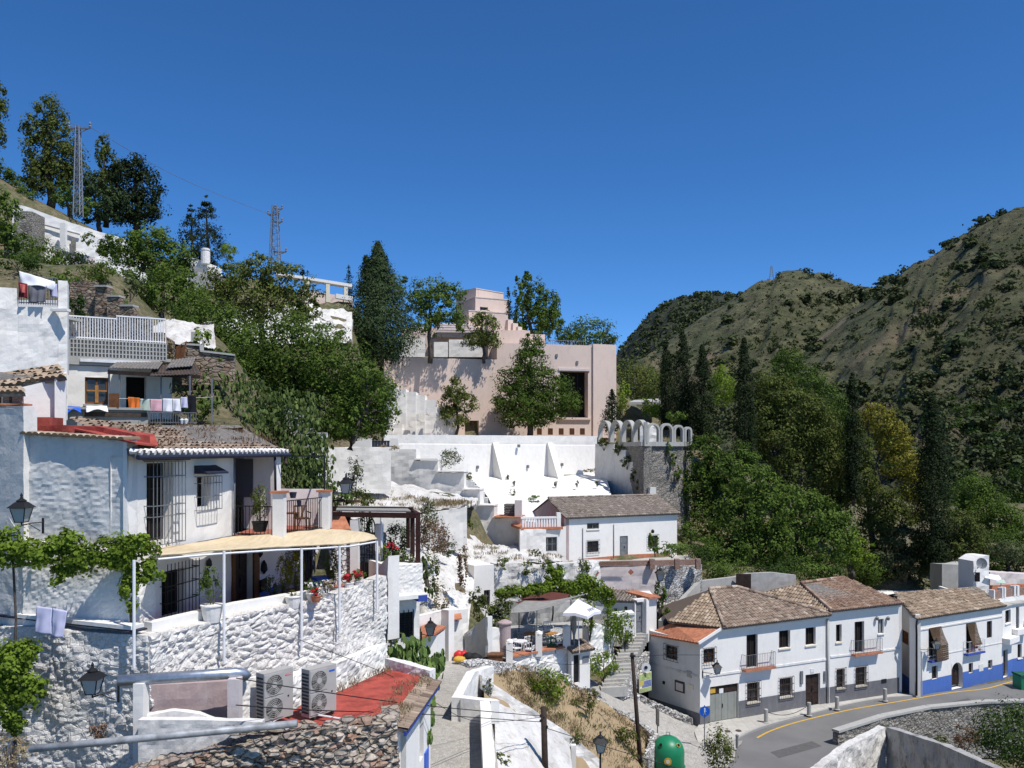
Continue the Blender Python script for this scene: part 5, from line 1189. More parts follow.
wall('stair_cheek', [(624.5, 51.6, 686, 700), (631, 53.2, 672, 696), (640, 55, 657, 690), (650, 56.2, 652, 680)], .35, 'stone_halfwhite', disp_rubble(.08, 3), .15, None, 'curved stone cheek wall at the bottom right of the stairway')
relief('dry_garden', [[(488, 662, 45), (525, 668, 46), (568, 683, 47.6), (600, 702, 48), (645, 730, 48.4)], [(485, 680, 40), (530, 690, 42.5), (568, 705, 43.5), (600, 725, 44), (645, 760, 45)], [(484, 690, 37.5), (530, 715, 39), (565, 735, 40), (600, 760, 41), (645, 800, 42)], [(486, 720, 34), (525, 770, 35), (560, 800, 36), (600, 830, 37), (640, 860, 39)]], (10, 18), 'path_dirt', .25, .7)
wall('garden_edge', [(482, 37.4, 676, 690), (510, 37.9, 695, 712), (545, 38.8, 717, 735), (575, 39.5, 738, 756), (600, 40, 760, 780)], .5, 'whitewash_lumpy', disp_lumpy(.1, 1.2), .15, None, 'low whitewashed band crossing the dry garden diagonally')
relief('white_patch', [[(495, 702, 35.6), (520, 712, 36.8), (545, 722, 38), (570, 745, 39)], [(495, 738, 33), (520, 738, 34.4), (545, 746, 35.6), (572, 765, 36.5)], [(496, 790, 30), (525, 790, 31), (550, 800, 32), (580, 810, 33)]], (10, 14), 'whitewash_ground', .12, 1.2)
# alley and its parapet
al = [ray(470, 655, -10.7), ray(440, 655, -10.7), ray(438, 664, -10.7), ray(436, 690, -10.7), ray(432, 720, -10.7), ray(426, 768, -10.7), ray(420, 900, -10.7), ray(520, 900, -10.7), ray(498, 768, -10.7), ray(492, 722, -10.7), ray(462, 722, -10.7), ray(476, 690, -10.7), ray(492, 668, -10.7)]
flat('alley', [tuple(p) for p in al], -10.66, 'cobble')
wall('alley_parapet', [(494, 40, 666, 690), (475, 37.2, 672, 700), (461, 33.4, 698, 722)][::-1], .38, 'whitewash_fresh', disp_lumpy(.05), .2, None, 'rounded white parapet beginning at the alley bend')
wall('alley_parapet', [(460.5, 33.3, 698, 723), (490, 33, 701, 724), (490.5, 32.9, 701, 724)], .35, 'whitewash_fresh', disp_lumpy(.05), .2, None, 'short grey shaded return of the alley parapet facing the camera')
m_ = wallw('alley_parapet', [(-.55, 18, -9.7, -11.5), (-.50, 26, -9.72, -11.5), (-.86, 32.9, -9.7, -11.5)][::1], .38, 'whitewash_fresh', disp_lumpy(.05), .2, None, 'long white parapet running toward the camera beside the alley')
# ================================================================ cafe terrace, alley fronts, street things
cf = thing('cafe_terrace', 'cafe terrace platform with tiled edge, round pink pillar and white posts', 'terrace', (*XY(540, 47.5), -11.5))
q = Facade(XY(511, 45.9), XY(574, 48.6), -13.3, -11.15); zf = -11.42
wallw('retaining_wall', [(q.A.x, q.A.y, -11.2, -12.6), (q.pt(q.L*.5, 0).x, q.pt(q.L*.5, 0).y, -11.2, -12.9), (q.B.x, q.B.y, -11.2, -13.3)], .5, 'whitewash_lumpy', disp_rubble(.09, 2.6), .15, cf)
m = MB(); q.hexa(m, 0, q.L, -11.197, -11.1, -.55, .12); m.build('tiled_edge', 'terracotta', cf)
pf = [q.pt(.0, 0, -.3), q.pt(q.L, 0, -.3), Vector((*XY(588, 51), 0)), Vector((*XY(590, 57), 0)), Vector((*XY(500, 55), 0)), Vector((*XY(492, 46), 0))]
m = MB(); m.add([(p.x, p.y, zf) for p in pf], [tuple(range(6))]); m.build('floor', 'concrete', cf); FLATS.append(([(p.x, p.y) for p in pf], lambda x, y: x*0-11.6))
MB().lathe(P(504.8, 656, 46.2), [(.33, 0), (.33, 1.75), (.40, 1.78), (.40, 1.84), (.2, 1.95), (.02, 2.0)], 16).build('round_pillar', 'mauve_plaster_shade', cf)
for x, y0, y1, w_ in ((509.5, 668, 642, .36), (538.8, 656, 633.5, .36), (566.5, 648, 627.5, .42)):
 D = q.D(x) if x > 511 else 45.6; c = P(x, y0, D); h_ = (y0-y1)/F*D; m = MB(); m.box((c.x, c.y, c.z+h_/2), (w_, w_, h_)); m.lathe((c.x, c.y, c.z+h_), [(w_*.62, 0), (w_*.5, .1), (.02, .18)], 8); m.build('post', 'whitewash', cf)
wall('rubble_wall', [(470, 41.5, 664, 690), (490, 42.2, 661, 692), (512, 44.5, 664, 696), (528, 45, 672, 700)], 1.2, 'stone_painted', disp_rubble(.10, 3), .13, None, 'white painted rubble bank below the round pink pillar')
wall('rubble_wall', [(528.3, 45.2, 668, 700), (550, 46.2, 672, 700), (573, 47.2, 676, 702)], .6, 'stone_painted', disp_rubble(.10, 3), .13, None, 'white rubble footing behind the bush below the cafe')
kc = thing('cafe_cellar', 'little tiled porch with a dark door at the right end of the cafe wall', 'porch', (*XY(580, 48), -13.2))
q = Facade(XY(571.6, 47.9), XY(590, 48.6), -13.6, ZP(650, 48)); r = q.opening(573.5, 579.5, 655, 683); q.build(kc, 'whitewash', .2, 'wall'); door(q, kc, r, 'iron', .12, panels=1)
m = MB(); u = q.u(585.5); q.hexa(m, u-.22, u+.22, ZP(663, 48.2), ZP(657, 48.2), .003, .04); m.build('sign', 'iron_grey', kc)
tile_roof([q.pt(-.15, q.z1-.02, .3), q.pt(q.L+.15, q.z1-.02, .3), q.pt(q.L+.1, q.z1+.35, -.8), q.pt(-.1, q.z1+.35, -.8)], 'tile_old', parent=kc)
wall('vine_wall', [(589, 50, 627, 672), (600, 50.5, 624, 672), (614, 52, 632, 660)], .6, 'whitewash_lumpy', disp_rubble(.08, 3), .15, None, 'rough white wall overgrown by vines between cafe and stairway')
# awnings, umbrella, furniture
def sheet(name, rows, mat, label, cat='awning', thick=.03, sag=0.12, parent=None, sub=(6, 8)):
 o = relief(name, rows, sub, mat, 0, parent=parent, kind=None, extra=lambda G: G)
 md = o.modifiers.new('s', 'SOLIDIFY'); md.thickness = thick
 if parent is None: tag(o, label, cat)
 return o
an = thing('shade_awning', 'patched brown and grey canvas awning stretched over the cafe tables', 'awning', (*XY(540, 50), -9.4))
sheet('brown_canvas', [[(519, 598, 53.5), (548, 592, 54), (571, 593, 54.5)], [(522, 600.5, 51), (545, 598.5, 51.5), (567, 598, 52)], [(516, 603, 50.4), (537, 605, 50), (566, 599, 51)]], 'canvas_brown', '', parent=an)
sheet('grey_canvas', [[(524, 601, 50.3), (550, 601, 50), (585, 594.5, 52)], [(514, 607, 48.6), (543, 606, 48.8), (572, 598.5, 50.4)], [(508, 613.5, 47.4), (535, 611, 47.6), (563, 603, 49)]], 'canvas_grey', '', parent=an)
for x, y, D in ((509, 612, 47.5), (537, 610, 47.7), (571, 600, 49.6), (519, 600, 53.4)): MB().tube([P(x, y, D), Vector((*XY(x, D), zf))], .04, 6).build('pole', 'iron_grey', an)
um = thing('parasol', 'white square cafe parasol tilted above the terrace', 'parasol', (*XY(578, 47.6), zf))
c = P(577.5, 599, 47.8); cr = [P(563, 613, 47), P(587.5, 616.5, 46.8), P(601, 611, 48.2), P(577, 608.5, 49.4)]
m = MB()
for k in range(4):
 a, b = cr[k], cr[(k+1) % 4]; mm = (a+b)/2+Vector((0, 0, .10)); m.add([c, a, mm], [(0, 1, 2)]); m.add([c, mm, b], [(0, 1, 2)])
 dz = Vector((0, 0, -.16)); m.add([a, mm, mm+dz, a+dz], [(0, 1, 2, 3)]); m.add([mm, b, b+dz, mm+dz], [(0, 1, 2, 3)])
m.build('canopy', 'cloth_white', um); MB().tube([c, Vector((c.x+.1, c.y, zf))], .03, 6).build('pole', 'white_metal', um)
nn = (cr[2]-c).cross(cr[1]-c).normalized(); nn = nn if nn.z > 0 else -nn; cc = c.lerp((cr[1]+cr[2])/2+Vector((0, 0, .1)), .8)
m = MB(); e1 = (cr[2]-cr[1]).normalized()
for k in range(3): m.tube([cc+nn*.02+e1*(-.25+.25*k)+e1*math.cos(a)*.09+nn.cross(e1)*math.sin(a)*.09 for a in np.linspace(0, 2*math.pi, 9)], .015, 4, False)
m.build('printed_emblem', 'cloth_grey', um)
m = MB(); m.lathe((*XY(574, 48.3), zf), [(.05, 0), (.07, .9), (.16, 1.3), (.14, 1.9), (.02, 2.3)], 8); tag(m.build('folded_parasol', 'canvas_grey'), 'closed pale parasol standing beside the open white one', 'parasol')
def chair(name, label, loc, rz, mat, group):
 o = thing(name, label, 'chair', (0, 0, 0), 0, group); m = MB()
 m.box((0, 0, .44), (.46, .46, .04)); m.build('seat', mat, o)
 for x, y in ((-.2, -.2), (.2, -.2), (.2, .2), (-.2, .2)): m = MB(); m.bar((x*1.1, y*1.1, 0), (x, y, .42), .035); m.build('leg', mat, o)
 m = MB(); [m.bar((x, .21, .46), (x*1.05, .27, .86), .03) for x in (-.2, -.07, .07, .2)]; m.bar((-.23, .27, .86), (.23, .27, .86), .05); m.build('backrest', mat, o)
 for x in (-.25, .25): m = MB(); m.bar((x, -.2, .44), (x, -.2, .64), .03); m.bar((x, -.22, .64), (x, .24, .66), .05, .03); m.build('armrest', mat, o)
 o.location = loc; o.rotation_euler = (0, 0, rz); return o
def cafe_table(label, loc, mat='wood_orange'):
 o = thing('cafe_table', label, 'table', (0, 0, 0), 0, 'cafe tables'); m = MB(); m.lathe((0, 0, .70), [(.42, 0), (.42, .04)], 14); m.build('tabletop', mat, o)
 MB().lathe((0, 0, 0), [(.24, 0), (.05, .06), (.03, .7)], 10).build('pedestal', 'iron', o); o.location = loc
 return o
for x, y, D, lb, mt in ((520, 0, 47.6, 'round table at the left end of the cafe terrace near the pink pillar', 'white_plastic'), (531, 0, 49.6, 'round table under the grey awning behind the white armchair', 'wood_orange'), (551, 0, 49.6, 'orange wooden round table in the middle of the shaded cafe', 'wood_orange'), (563, 0, 49.2, 'round table beside the taller white post', 'white_plastic')):
 cafe_table(lb, (*XY(x, D), zf), mt)
for x, D, rz, lb, mt in ((516, 47.2, .6, 'white plastic chair left of the leftmost cafe table', 'white_plastic'), (524, 48.3, -2.4, 'white plastic chair behind the leftmost cafe table', 'white_plastic'), (529.5, 46.9, 2.8, 'white plastic armchair nearest the tiled edge, right of the first post', 'white_plastic'), (534.5, 50.2, -.5, 'white chair behind the table under the grey awning', 'white_plastic'), (546, 48.6, 2.9, 'grey chair left of the orange round table', 'iron_grey'), (556, 50.2, -.4, 'pale chair behind the orange round table', 'white_plastic'), (559.5, 48.5, 1.8, 'white chair just left of the taller white post', 'white_plastic'), (552, 47.9, 3., 'dark green chair in front of the orange round table', 'green_net'), (541, 51, 2., 'pale chair deep under the awning behind the grey chair', 'white_plastic'), (566, 50.8, -2.2, 'white chair behind the taller white post', 'white_plastic'), (519, 49.4, 1.2, 'dark chair at the back left of the cafe', 'iron_grey'), (548.5, 52, .3, 'white chair at the very back of the cafe', 'white_plastic')):
 chair('cafe_chair', lb, (*XY(x, D), zf), rz, mt, 'cafe chairs')
wall('cafe_back_wall', [(496, 56, 600, 650), (540, 56.5, 603, 650), (590, 57.5, 600, 645)], .4, 'concrete_stain_shade', disp_lumpy(.12), .35, None, 'wall at the back of the cafe terrace, awning shade put into its dark colour')  # darkness under the awnings is put into the wall colour
m = MB(); m.box((*XY(495.5, 45), -11.2), (.75, .6, .75)); m.box((*XY(495.5, 45), -10.8), (.85, .7, .06)); tag(m.build('planter_box', 'wood_brown'), 'brown planter box beside the round pink pillar', 'planter')
# alley end: doorway with a scrap of tiled roof, grey wall, gate
dw = thing('alley_doorway', 'dark narrow doorway with a small orange tiled hood at the alley end', 'doorway', (*XY(450, 45.8), -11))
q = Facade(XY(446, 45.9), XY(468, 46.6), -11.1, ZP(611, 46)); r = q.opening(447, 452.8, 619, 656.5); q.build(dw, 'whitewash_lumpy', .3, 'wall', res=.3, disp=disp_lumpy(.08)); door(q, dw, r, 'wood_dark', .25, panels=1)
m = MB(); m.prism([q.pt(-.1, ZP(618.5, 46), .4), q.pt(.75, ZP(617.6, 46), .4), q.pt(1.05, ZP(611.5, 46), -.3), q.pt(.1, ZP(611.5, 46), -.3)], (0, 0, -.08)); m.build('tiled_hood', 'terracotta', dw)
m = MB(); q.hexa(m, -.12, .55, ZP(619, 46)-.1, ZP(618, 46)-.02, .003, .3); m.build('blue_lintel', 'blue_trim', dw)
wall('alley_wall', [(464.5, 46.4, 634, 660), (474, 46, 626, 659), (485.2, 45.2, 616.5, 657), (487.5, 45.1, 617, 657)], .4, 'whitewash_grey', disp_lumpy(.08), .2, None, 'grey stained wall with sloping top left of the narrow gate')
m = MB(); q = Facade(XY(487.6, 45.2), XY(491.5, 45.4), -11.1, -9.2); [q.hexa(m, u, u+.03, -11, -9.2, -.05, -.02) for u in np.arange(0, q.L, .06)]; tag(m.build('iron_gate', 'iron'), 'narrow dark iron gate beside the grey stained wall', 'gate')
wall('gate_wall', [(491.6, 45.6, 628, 657), (500, 46, 628, 657)], .3, 'whitewash', disp_lumpy(.04), .3, None, 'short white wall between the iron gate and the pink pillar')
def bag(label, px, py, D, w_, h_, mat):
 c = P(px, py, D); m = MB(); n = 12; prof = [(.35, 0), (.5, .12), (.52, .45), (.42, .8), (.2, .97), (.05, 1.)]; vs = []; m.lathe((0, 0, 0), prof, n)
 m.v = [(c.x+x*w_*(1+.15*noise.noise(Vector((x*4, y*4, z*3+px)))), c.y+y*w_*.8, c.z+z*h_*(1+.2*noise.noise(Vector((x*3+px, y*3, z))))) for x, y, z in m.v]
 tag(m.build('sack', mat, None, smooth=True), label, 'bag', 'bags on the alley corner')
bag('yellow sack lying in front of the red ones', 459.5, 661.5, 42.4, .6, .26, 'yellow_paint'); bag('red sack on the left of the pile at the alley bend', 458.5, 659, 43, .5, .42, 'red_plastic'); bag('red sack in the middle of the pile, beside the black ones', 463.5, 658.5, 43, .45, .4, 'red_plastic'); bag('black sack next to the red sacks', 468, 659.5, 42.8, .5, .36, 'black_rubber'); bag('black sack at the right end of the pile', 474, 660, 43, .75, .34, 'black_rubber')
# low building with its small orange roof and white pier
lb_ = thing('alley_house', 'white house front with orange tiled lean-to and white pier behind the cactus', 'house', (*XY(430, 42), -11))
q = Facade(XY(414, 41.6), XY(446.2, 43.5), -11.3, ZP(612, 43)); q.build(lb_, 'whitewash_lumpy', .2, 'wall', res=.35, disp=disp_lumpy(.06))
m = MB(); q.hexa(m, q.L-.38, q.L+.05, -11.3, ZP(610, 43), .003, .5); m.build('pier', 'whitewash', lb_)
m = MB(); m.prism([P(421, 637.5, 39.5), P(436, 632.5, 40), P(446, 626, 42.6), P(421, 621.5, 43)], (0, 0, -.1)); m.build('tiled_lean_to', 'terracotta', lb_)
m = MB(); m.hexa([(*XY(423, 40.2), -11), (*XY(437, 40.6), -11), (*XY(445, 42.5), -11), (*XY(423, 42.5), -11), (*XY(423, 40.2), ZP(638, 40.2)), (*XY(437, 40.6), ZP(635, 40.6)), (*XY(445, 42.5), ZP(630, 42.5)), (*XY(423, 42.5), ZP(630, 42.5))]); m.build('lean_to_wall', 'whitewash', lb_)
lantern_head('street_lantern', 'black lantern hanging in front of the small orange lean-to roof', P(430.5, 635, 38.5), .95, P(421.5, 634, 39.4))
# bottle bank, signs, poles
bb = thing('bottle_bank', 'green dome shaped bottle bank with a yellow round emblem', 'bottle bank', P(668, 768, 46.3))
c = P(668, 769, 46.3); R0 = .88
prof = [(.80, 0), (.86, .04), (.86, .12), (R0, .16), (R0, .95), (.86, 1.1), (.80, 1.32), (.68, 1.52), (.50, 1.68), (.3, 1.78), (.12, 1.82), (.02, 1.83)]
MB().lathe(c, prof, 40).build('body', 'green_plastic', bb, smooth=True)
MB().lathe(c, [(.94, .10), (.94, .2), (.88, .21)], 40).build('rim', 'green_plastic', bb)
m = MB(); a = math.atan2(-.95, -.18); cx_, cy_ = c.x+R0*1.005*math.cos(a), c.y+R0*1.005*math.sin(a)
def disc(mb, cen, nrm, r, t=.03, n=20, r2=None):
 nrm = Vector(nrm).normalized(); u = nrm.cross(Vector((0, 0, 1))).normalized(); v = u.cross(nrm); P_ = []
 P_ = [Vector(cen)+u*r*math.cos(2*math.pi*k/n)+v*r*math.sin(2*math.pi*k/n) for k in range(n)]; return mb.prism(P_, nrm*t)
disc(m, (cx_, cy_, c.z+.72), (math.cos(a), math.sin(a), 0), .2, .03); e_ = m.build('emblem', 'yellow_paint', bb)
m = MB(); disc(m, (cx_+.03*math.cos(a), cy_+.03*math.sin(a), c.z+.72), (math.cos(a), math.sin(a), 0), .11, .012); m.build('emblem_centre', 'sill_cream', e_)
for az in (-.9, -2.3):
 nrm = Vector((math.cos(az)*.85, math.sin(az)*.85, .55)); p = Vector((c.x+.70*math.cos(az), c.y+.70*math.sin(az), c.z+1.47)); m = MB(); disc(m, p, nrm, .12, .05); hh = m.build('opening_ring', 'yellow_paint' if az > -1 else 'green_plastic', bb); m = MB(); disc(m, p+nrm.normalized()*.05, nrm, .09, .01); m.build('hole', 'interior_dark', hh)
MB().tube([c+Vector((-.1, 0, 1.8)), c+Vector((-.1, 0, 2.0)), c+Vector((.1, 0, 2.0)), c+Vector((.1, 0, 1.8))], .025, 6).build('lifting_eye', 'iron_grey', bb)
g2_ = thing('green_container', 'green box container at the right edge of the road', 'container', P(1030, 692, 62))
c = P(1030, 694, 62); m = MB(); m.box((c.x, c.y, c.z+.75), (1.9, 1.1, 1.3)); m.build('body', 'green_plastic', g2_); m = MB(); m.box((c.x, c.y, c.z+1.45), (2.0, 1.2, .12)); m.build('lid', 'green_net', g2_)
ps = thing('pedestrian_sign', 'round blue pedestrian sign on a thin post at the garage corner', 'road sign', P(704.5, 753, 48.9)); c = P(704.5, 753, 48.9)
MB().tube([c-Vector((0, 0, .1)), c+Vector((0, 0, 2.75))], .03, 8).build('post', 'iron_grey', ps); m = MB(); disc(m, c+Vector((0, -.03, 2.4)), (.1, -1, 0), .30, .02, 24); sg_ = m.build('sign_face', 'sign_blue', ps)
m = MB(); k = c+Vector((.0, -.06, 2.4)); disc(m, k+Vector((0, 0, .17)), (.1, -1, 0), .045, .006, 10); m.bar(k+Vector((0, 0, .12)), k+Vector((0, 0, -.04)), .07, .012); m.bar(k+Vector((0, 0, -.04)), k+Vector((-.07, 0, -.2)), .04, .012); m.bar(k+Vector((0, 0, -.04)), k+Vector((.07, 0, -.2)), .04, .012); m.bar(k+Vector((0, 0, .1)), k+Vector((.1, 0, .0)), .03, .012); m.build('pedestrian_symbol', 'white_plastic', sg_)
bp = thing('slatted_signpost', 'brown post with a narrow grey board seen edge on', 'signpost', P(657.5, 750, 49)); c = P(657.5, 750, 49); MB().tube([c-Vector((0, 0, .2)), c+Vector((0, 0, 2.6))], .03, 6).build('post', 'iron_rusty', bp); m = MB(); m.box(c+Vector((0, 0, 1.95)), (.12, .5, 1.0)); m.build('board', 'wood_grey', bp)
tp = thing('telephone_pole', 'tall dark leaning timber pole in front of the stairway', 'pole', P(642, 790, 44)); MB().tube([P(642.6, 792, 44), P(632, 653, 44.3)], [.13, .09], 8).build('shaft', 'wood_pole', tp, smooth=True)
m = MB(); m.box(P(632.6, 656, 44.2), (.3, .08, .08)); m.build('crossarm', 'iron', tp)
wp = thing('timber_post', 'thick dark weathered timber post at the bottom centre', 'pole', P(545, 800, 34)); MB().tube([P(546, 800, 34), P(543.5, 707, 34)], [.14, .12], 10).build('shaft', 'wood_pole', wp, smooth=True)
for k, (dx, y) in enumerate(((-3.5, 717), (-3.5, 722), (3, 728))): m = MB(); m.lathe(P(544+dx, y, 33.9), [(.03, 0), (.05, .03), (.03, .1)], 6); m.build('insulator', 'iron', wp)
lantern_head('street_lamp', 'black post lantern in the dry garden at the bottom centre', P(600.3, 752, 34.5), 1.0, None, -15.6)
MB
m = MB(); c = P(573.5, 770, 38.5); m.box((c.x, c.y, c.z+.55), (.22, .22, 1.2)); tag(m.build('white_marker', 'whitewash'), 'small white upright stone at the end of the whitewashed band', 'marker')
for x, y, D, lb in ((726.5, 761, 47, 'short grey iron bollard right of the bottle bank'), (737, 748, 49, 'short dark bollard beside the oval manhole')):
 c = P(x, y, D); m = MB(); m.lathe(c, [(.08, 0), (.08, .65), (.10, .68), (.10, .75), (.02, .8)], 10); tag(m.build('iron_bollard', 'iron_grey'), lb, 'bollard')
def cover(label, px, py, rx, ry, mat='iron_rusty', z=-17.3):
 q_ = ray(px, py, z+.03); kx = rx*q_.y/F; ky = ry*q_.y/F/( (py-HY)/F); m = MB(); m.prism([(q_.x+kx*math.cos(a), q_.y+ky*math.sin(a), z+.016) for a in np.linspace(0, 2*math.pi, 13)[:-1]], (0, 0, .012)); tag(m.build('manhole_cover', mat), label, 'manhole cover')
cover('left small rectangular cover on the pavement by the garage', 727.5, 731, 3, 1.2, 'iron_rusty'); cover('right small rectangular cover on the pavement by the garage', 738.5, 730.5, 3, 1.2, 'iron_rusty')
# mural sign at the foot of the stairs
ms = thing('information_board', 'colourful panel with a green and a blue field at the foot of the stairway', 'board', P(645, 692, 54.6))
q = Facade(XY(639.5, 54.2), XY(651.5, 54.9), ZP(692, 54.5), ZP(673, 54.5)); m = MB(); q.hexa(m, 0, q.L, q.z0, q.z1, -.06, 0); m.build('panel', 'sill_cream', ms)
m = MB(); q.hexa(m, .04, q.L-.04, q.z1-.45, q.z1-.04, .003, .012); m.build('green_field', 'poster_green', ms); m = MB(); q.hexa(m, .25, q.L-.04, q.z0+.3, q.z1-.5, .003, .012); m.build('blue_field', 'poster_blue', ms); m = MB(); q.hexa(m, .04, .4, q.z0+.45, q.z0+.75, .013, .02); m.build('yellow_field', 'poster_yellow', ms); m = MB(); q.hexa(m, .04, q.L-.04, q.z0+.04, q.z0+.26, .003, .012); m.build('strip', 'poster_green', ms)
m = MB(); disc(m, P(646, 667.5, 54.4), (0, -1, 0), .3, .04, 20); rs_ = tag(m.build('round_sign', 'zinc_white'), 'round white sign with a dark centre above the colourful board', 'sign'); m = MB(); disc(m, P(646, 667.5, 54.34), (0, -1, 0), .11, .02, 12); m.build('centre', 'iron', rs_)
# things above the blue house: garage wall, satellite dish, terrace
wall('rendered_wall', [(930, 78, 563, 600), (942, 73, 564, 600), (974, 73.5, 565.5, 596)], 3, 'concrete', disp_lumpy(.04), .4, None, 'plain grey rendered wall rising behind the blue plinth house')
wh = thing('tower_block', 'small white block with rounded top carrying the satellite dish', 'block', P(980, 600, 69)); wall('wall', [(973.5, 69, 561, 608), (981, 69.2, 556, 608), (989, 69.4, 555.5, 608)], 1.6, 'whitewash_fresh', disp_lumpy(.08), .3, wh)
m = MB(); m.box(P(977.5, 577, 68.85), (.35, .1, .75)); m.build('window', 'interior_dark', wh)
sd_ = thing('satellite_dish', 'grey satellite dish on the small white block', 'satellite dish', P(980, 568, 68.3)); m = MB(); c = P(981.5, 563.5, 68.2); n = Vector((-.25, -.9, .25)).normalized(); u_ = n.cross(Vector((0, 0, 1))).normalized(); v_ = u_.cross(n); vs = []; fs = []
for i in range(5):
 for k in range(20): r_ = .36*(i+.05)*.55/2; a = 2*math.pi*k/20; vs.append(c+u_*r_*math.cos(a)+v_*r_*math.sin(a)*1.1+n*(r_*r_*.5))
for i in range(4):
 for k in range(20): fs.append((i*20+k, i*20+(k+1) % 20, i*20+20+(k+1) % 20, i*20+20+k))
m.add(vs, fs); m.build('dish', 'iron_grey', sd_); MB().tube([c, c+Vector((.1, .8, -.5))], .04, 6).build('mount', 'iron_grey', sd_); MB().tube([c-v_*.35, c+n*.5], .02, 5).build('feed_arm', 'iron_grey', sd_)
tr_ = thing('awning', 'white and orange awning over the roof terrace table', 'awning', P(990, 590, 68)); m = MB(); m.prism([P(985, 578, 69), P(1003, 582, 69.5), P(999, 576, 71), P(986, 574, 71)], (0, 0, .05)); m.build('canvas', 'cloth_white', tr_); m = MB(); m.prism([P(996, 583, 68.6), P(1006, 584, 68.8), P(1004, 580, 69.8), P(997, 580, 69.8)], (0, 0, .05)); m.build('canvas', 'cloth_mint', tr_)
MB().tube([P(988, 577, 69.4), P(988, 600, 69.4)], .04, 5).build('pole', 'zinc_white', tr_); MB().tube([P(1001, 581, 69.4), P(1001, 600, 69.4)], .04, 5).build('pole', 'zinc_white', tr_)
wall('terrace_wall', [(984, 70.5, 586, 612), (1030, 74, 584, 610), (1080, 76, 584, 610)], .3, 'terracotta', None, .4, None, 'orange back wall of the roof terrace at the right edge')
wall('rubble_wall', [(990, 84, 572, 600), (1020, 86, 574, 600), (1080, 88, 577, 600)], 2, 'pink_faded', disp_lumpy(.1), .5, None, 'pale pinkish wall behind the roof terrace at the right edge')
wall('white_wall', [(885, 80, 596.5, 606), (905, 80, 596, 604), (926, 79, 597, 604)], 5, 'whitewash_fresh', disp_lumpy(.1), .4, None, 'low white flat roof edge just behind the middle house roof')
m = MB(); q = Facade(XY(856, 88), XY(905, 90), 0, 0); m.prism([q.pt(0, ZP(590, 88)), q.pt(q.L, ZP(588, 90)), q.pt(q.L, ZP(574, 90)), q.pt(0, ZP(577, 88))], (0, .05, 0)); tag(m.build('netting_fence', 'green_net'), 'dark green netting fence between the trees and the white roof', 'fence')
# ================================================================ near left: the big whitewashed house
def bx(mb, fc, u0, u1, z0, z1, o0, o1): return fc.hexa(mb, u0, u1, z0, z1, o0, o1)
nh = thing('whitewashed_house', 'large near white house with barred windows, balcony and weedy tile roof', 'house', (-10.4, 24, -5.3))
K = Vector((-10.48, 23.2)); bd = Vector((.21, 1)).normalized(); BE = Vector((-9.36, 28.55))
f = Facade(K, BE, -2.86, -.16); fB = f
dU = f.opening(146, 173, 463, 541.5); wU = f.opening(196.5, 209.5, 477, 506.5)
f.ends = [False, True]; f.build(nh, 'whitewash', .42, 'wall', res=.25, disp=disp_lumpy(.025, 1.4))
f.window(nh, dU, .36, 'wood_dark', 'interior_dark', name='balcony_door', mull=(1, 2), fw=.08)
f.grille(nh, (f.u(144), f.u(176.5), dU[2]-.05, dU[3]+.05), 9, 'iron_grey', .30, (0, .34, .47, .82, 1), .012)
m = MB(); bx(m, f, f.u(142), f.u(178), dU[3]+.08, dU[3]+.2, .0, .42); m.build('door_hood', 'wood_dark', nh)
f.window(nh, wU, .3, 'wood_dark', 'glass_dark', mull=(1, 0)); f.grille(nh, (f.u(194.5), f.u(215), wU[2]-.1, wU[3]+.02), 7, 'iron_grey', .25, (0, .4, .8, 1), .01)
m = MB(); u0, u1 = f.u(194), f.u(216); z = wU[3]+.12; m.hexa([f.pt(u0, z-.02, .45), f.pt(u1, z-.02, .45), f.pt(u1, z, 0), f.pt(u0, z, 0), f.pt(u0, z+.03, .45), f.pt(u1, z+.03, .45), f.pt(u1, z+.25, .0), f.pt(u0, z+.25, .0)]); m.build('window_hood', 'iron_blue', nh)
# lower storey
BE2 = K+bd*9.2; g = Facade(K, BE2, -5.6, -2.88); wL = g.opening(161, 184, 570, 615); dL = g.opening(234, 252, 552, 611)
g.ends = [False, True]; g.build(nh, 'whitewash_lumpy', .3, 'wall', res=.25, disp=disp_lumpy(.03, 1.4))
g.window(nh, wL, .25, 'wood_dark', 'interior_dark', mull=(1, 1)); g.grille(nh, (g.u(160), g.u(192), wL[2]-.05, wL[3]+.25), 9, 'iron', .25, (0, .3, .6, .85), .012)
door(g, nh, dL, 'wood_dark', .2); m = MB(); bx(m, g, dL[0]-.18, dL[0]-.02, -5.3, dL[3]+.12, .002, .08); bx(m, g, dL[1]+.02, dL[1]+.4, -5.3, dL[3]+.12, .002, .08); bx(m, g, dL[0]-.18, dL[1]+.4, dL[3]+.02, dL[3]+.3, .002, .06); m.build('door_frame', 'wood_brown', nh)
m = MB(); bx(m, g, dL[1]+.45, g.L, -5.4, -5.02, .002, .04); m.build('plinth', 'blue_plinth', nh)
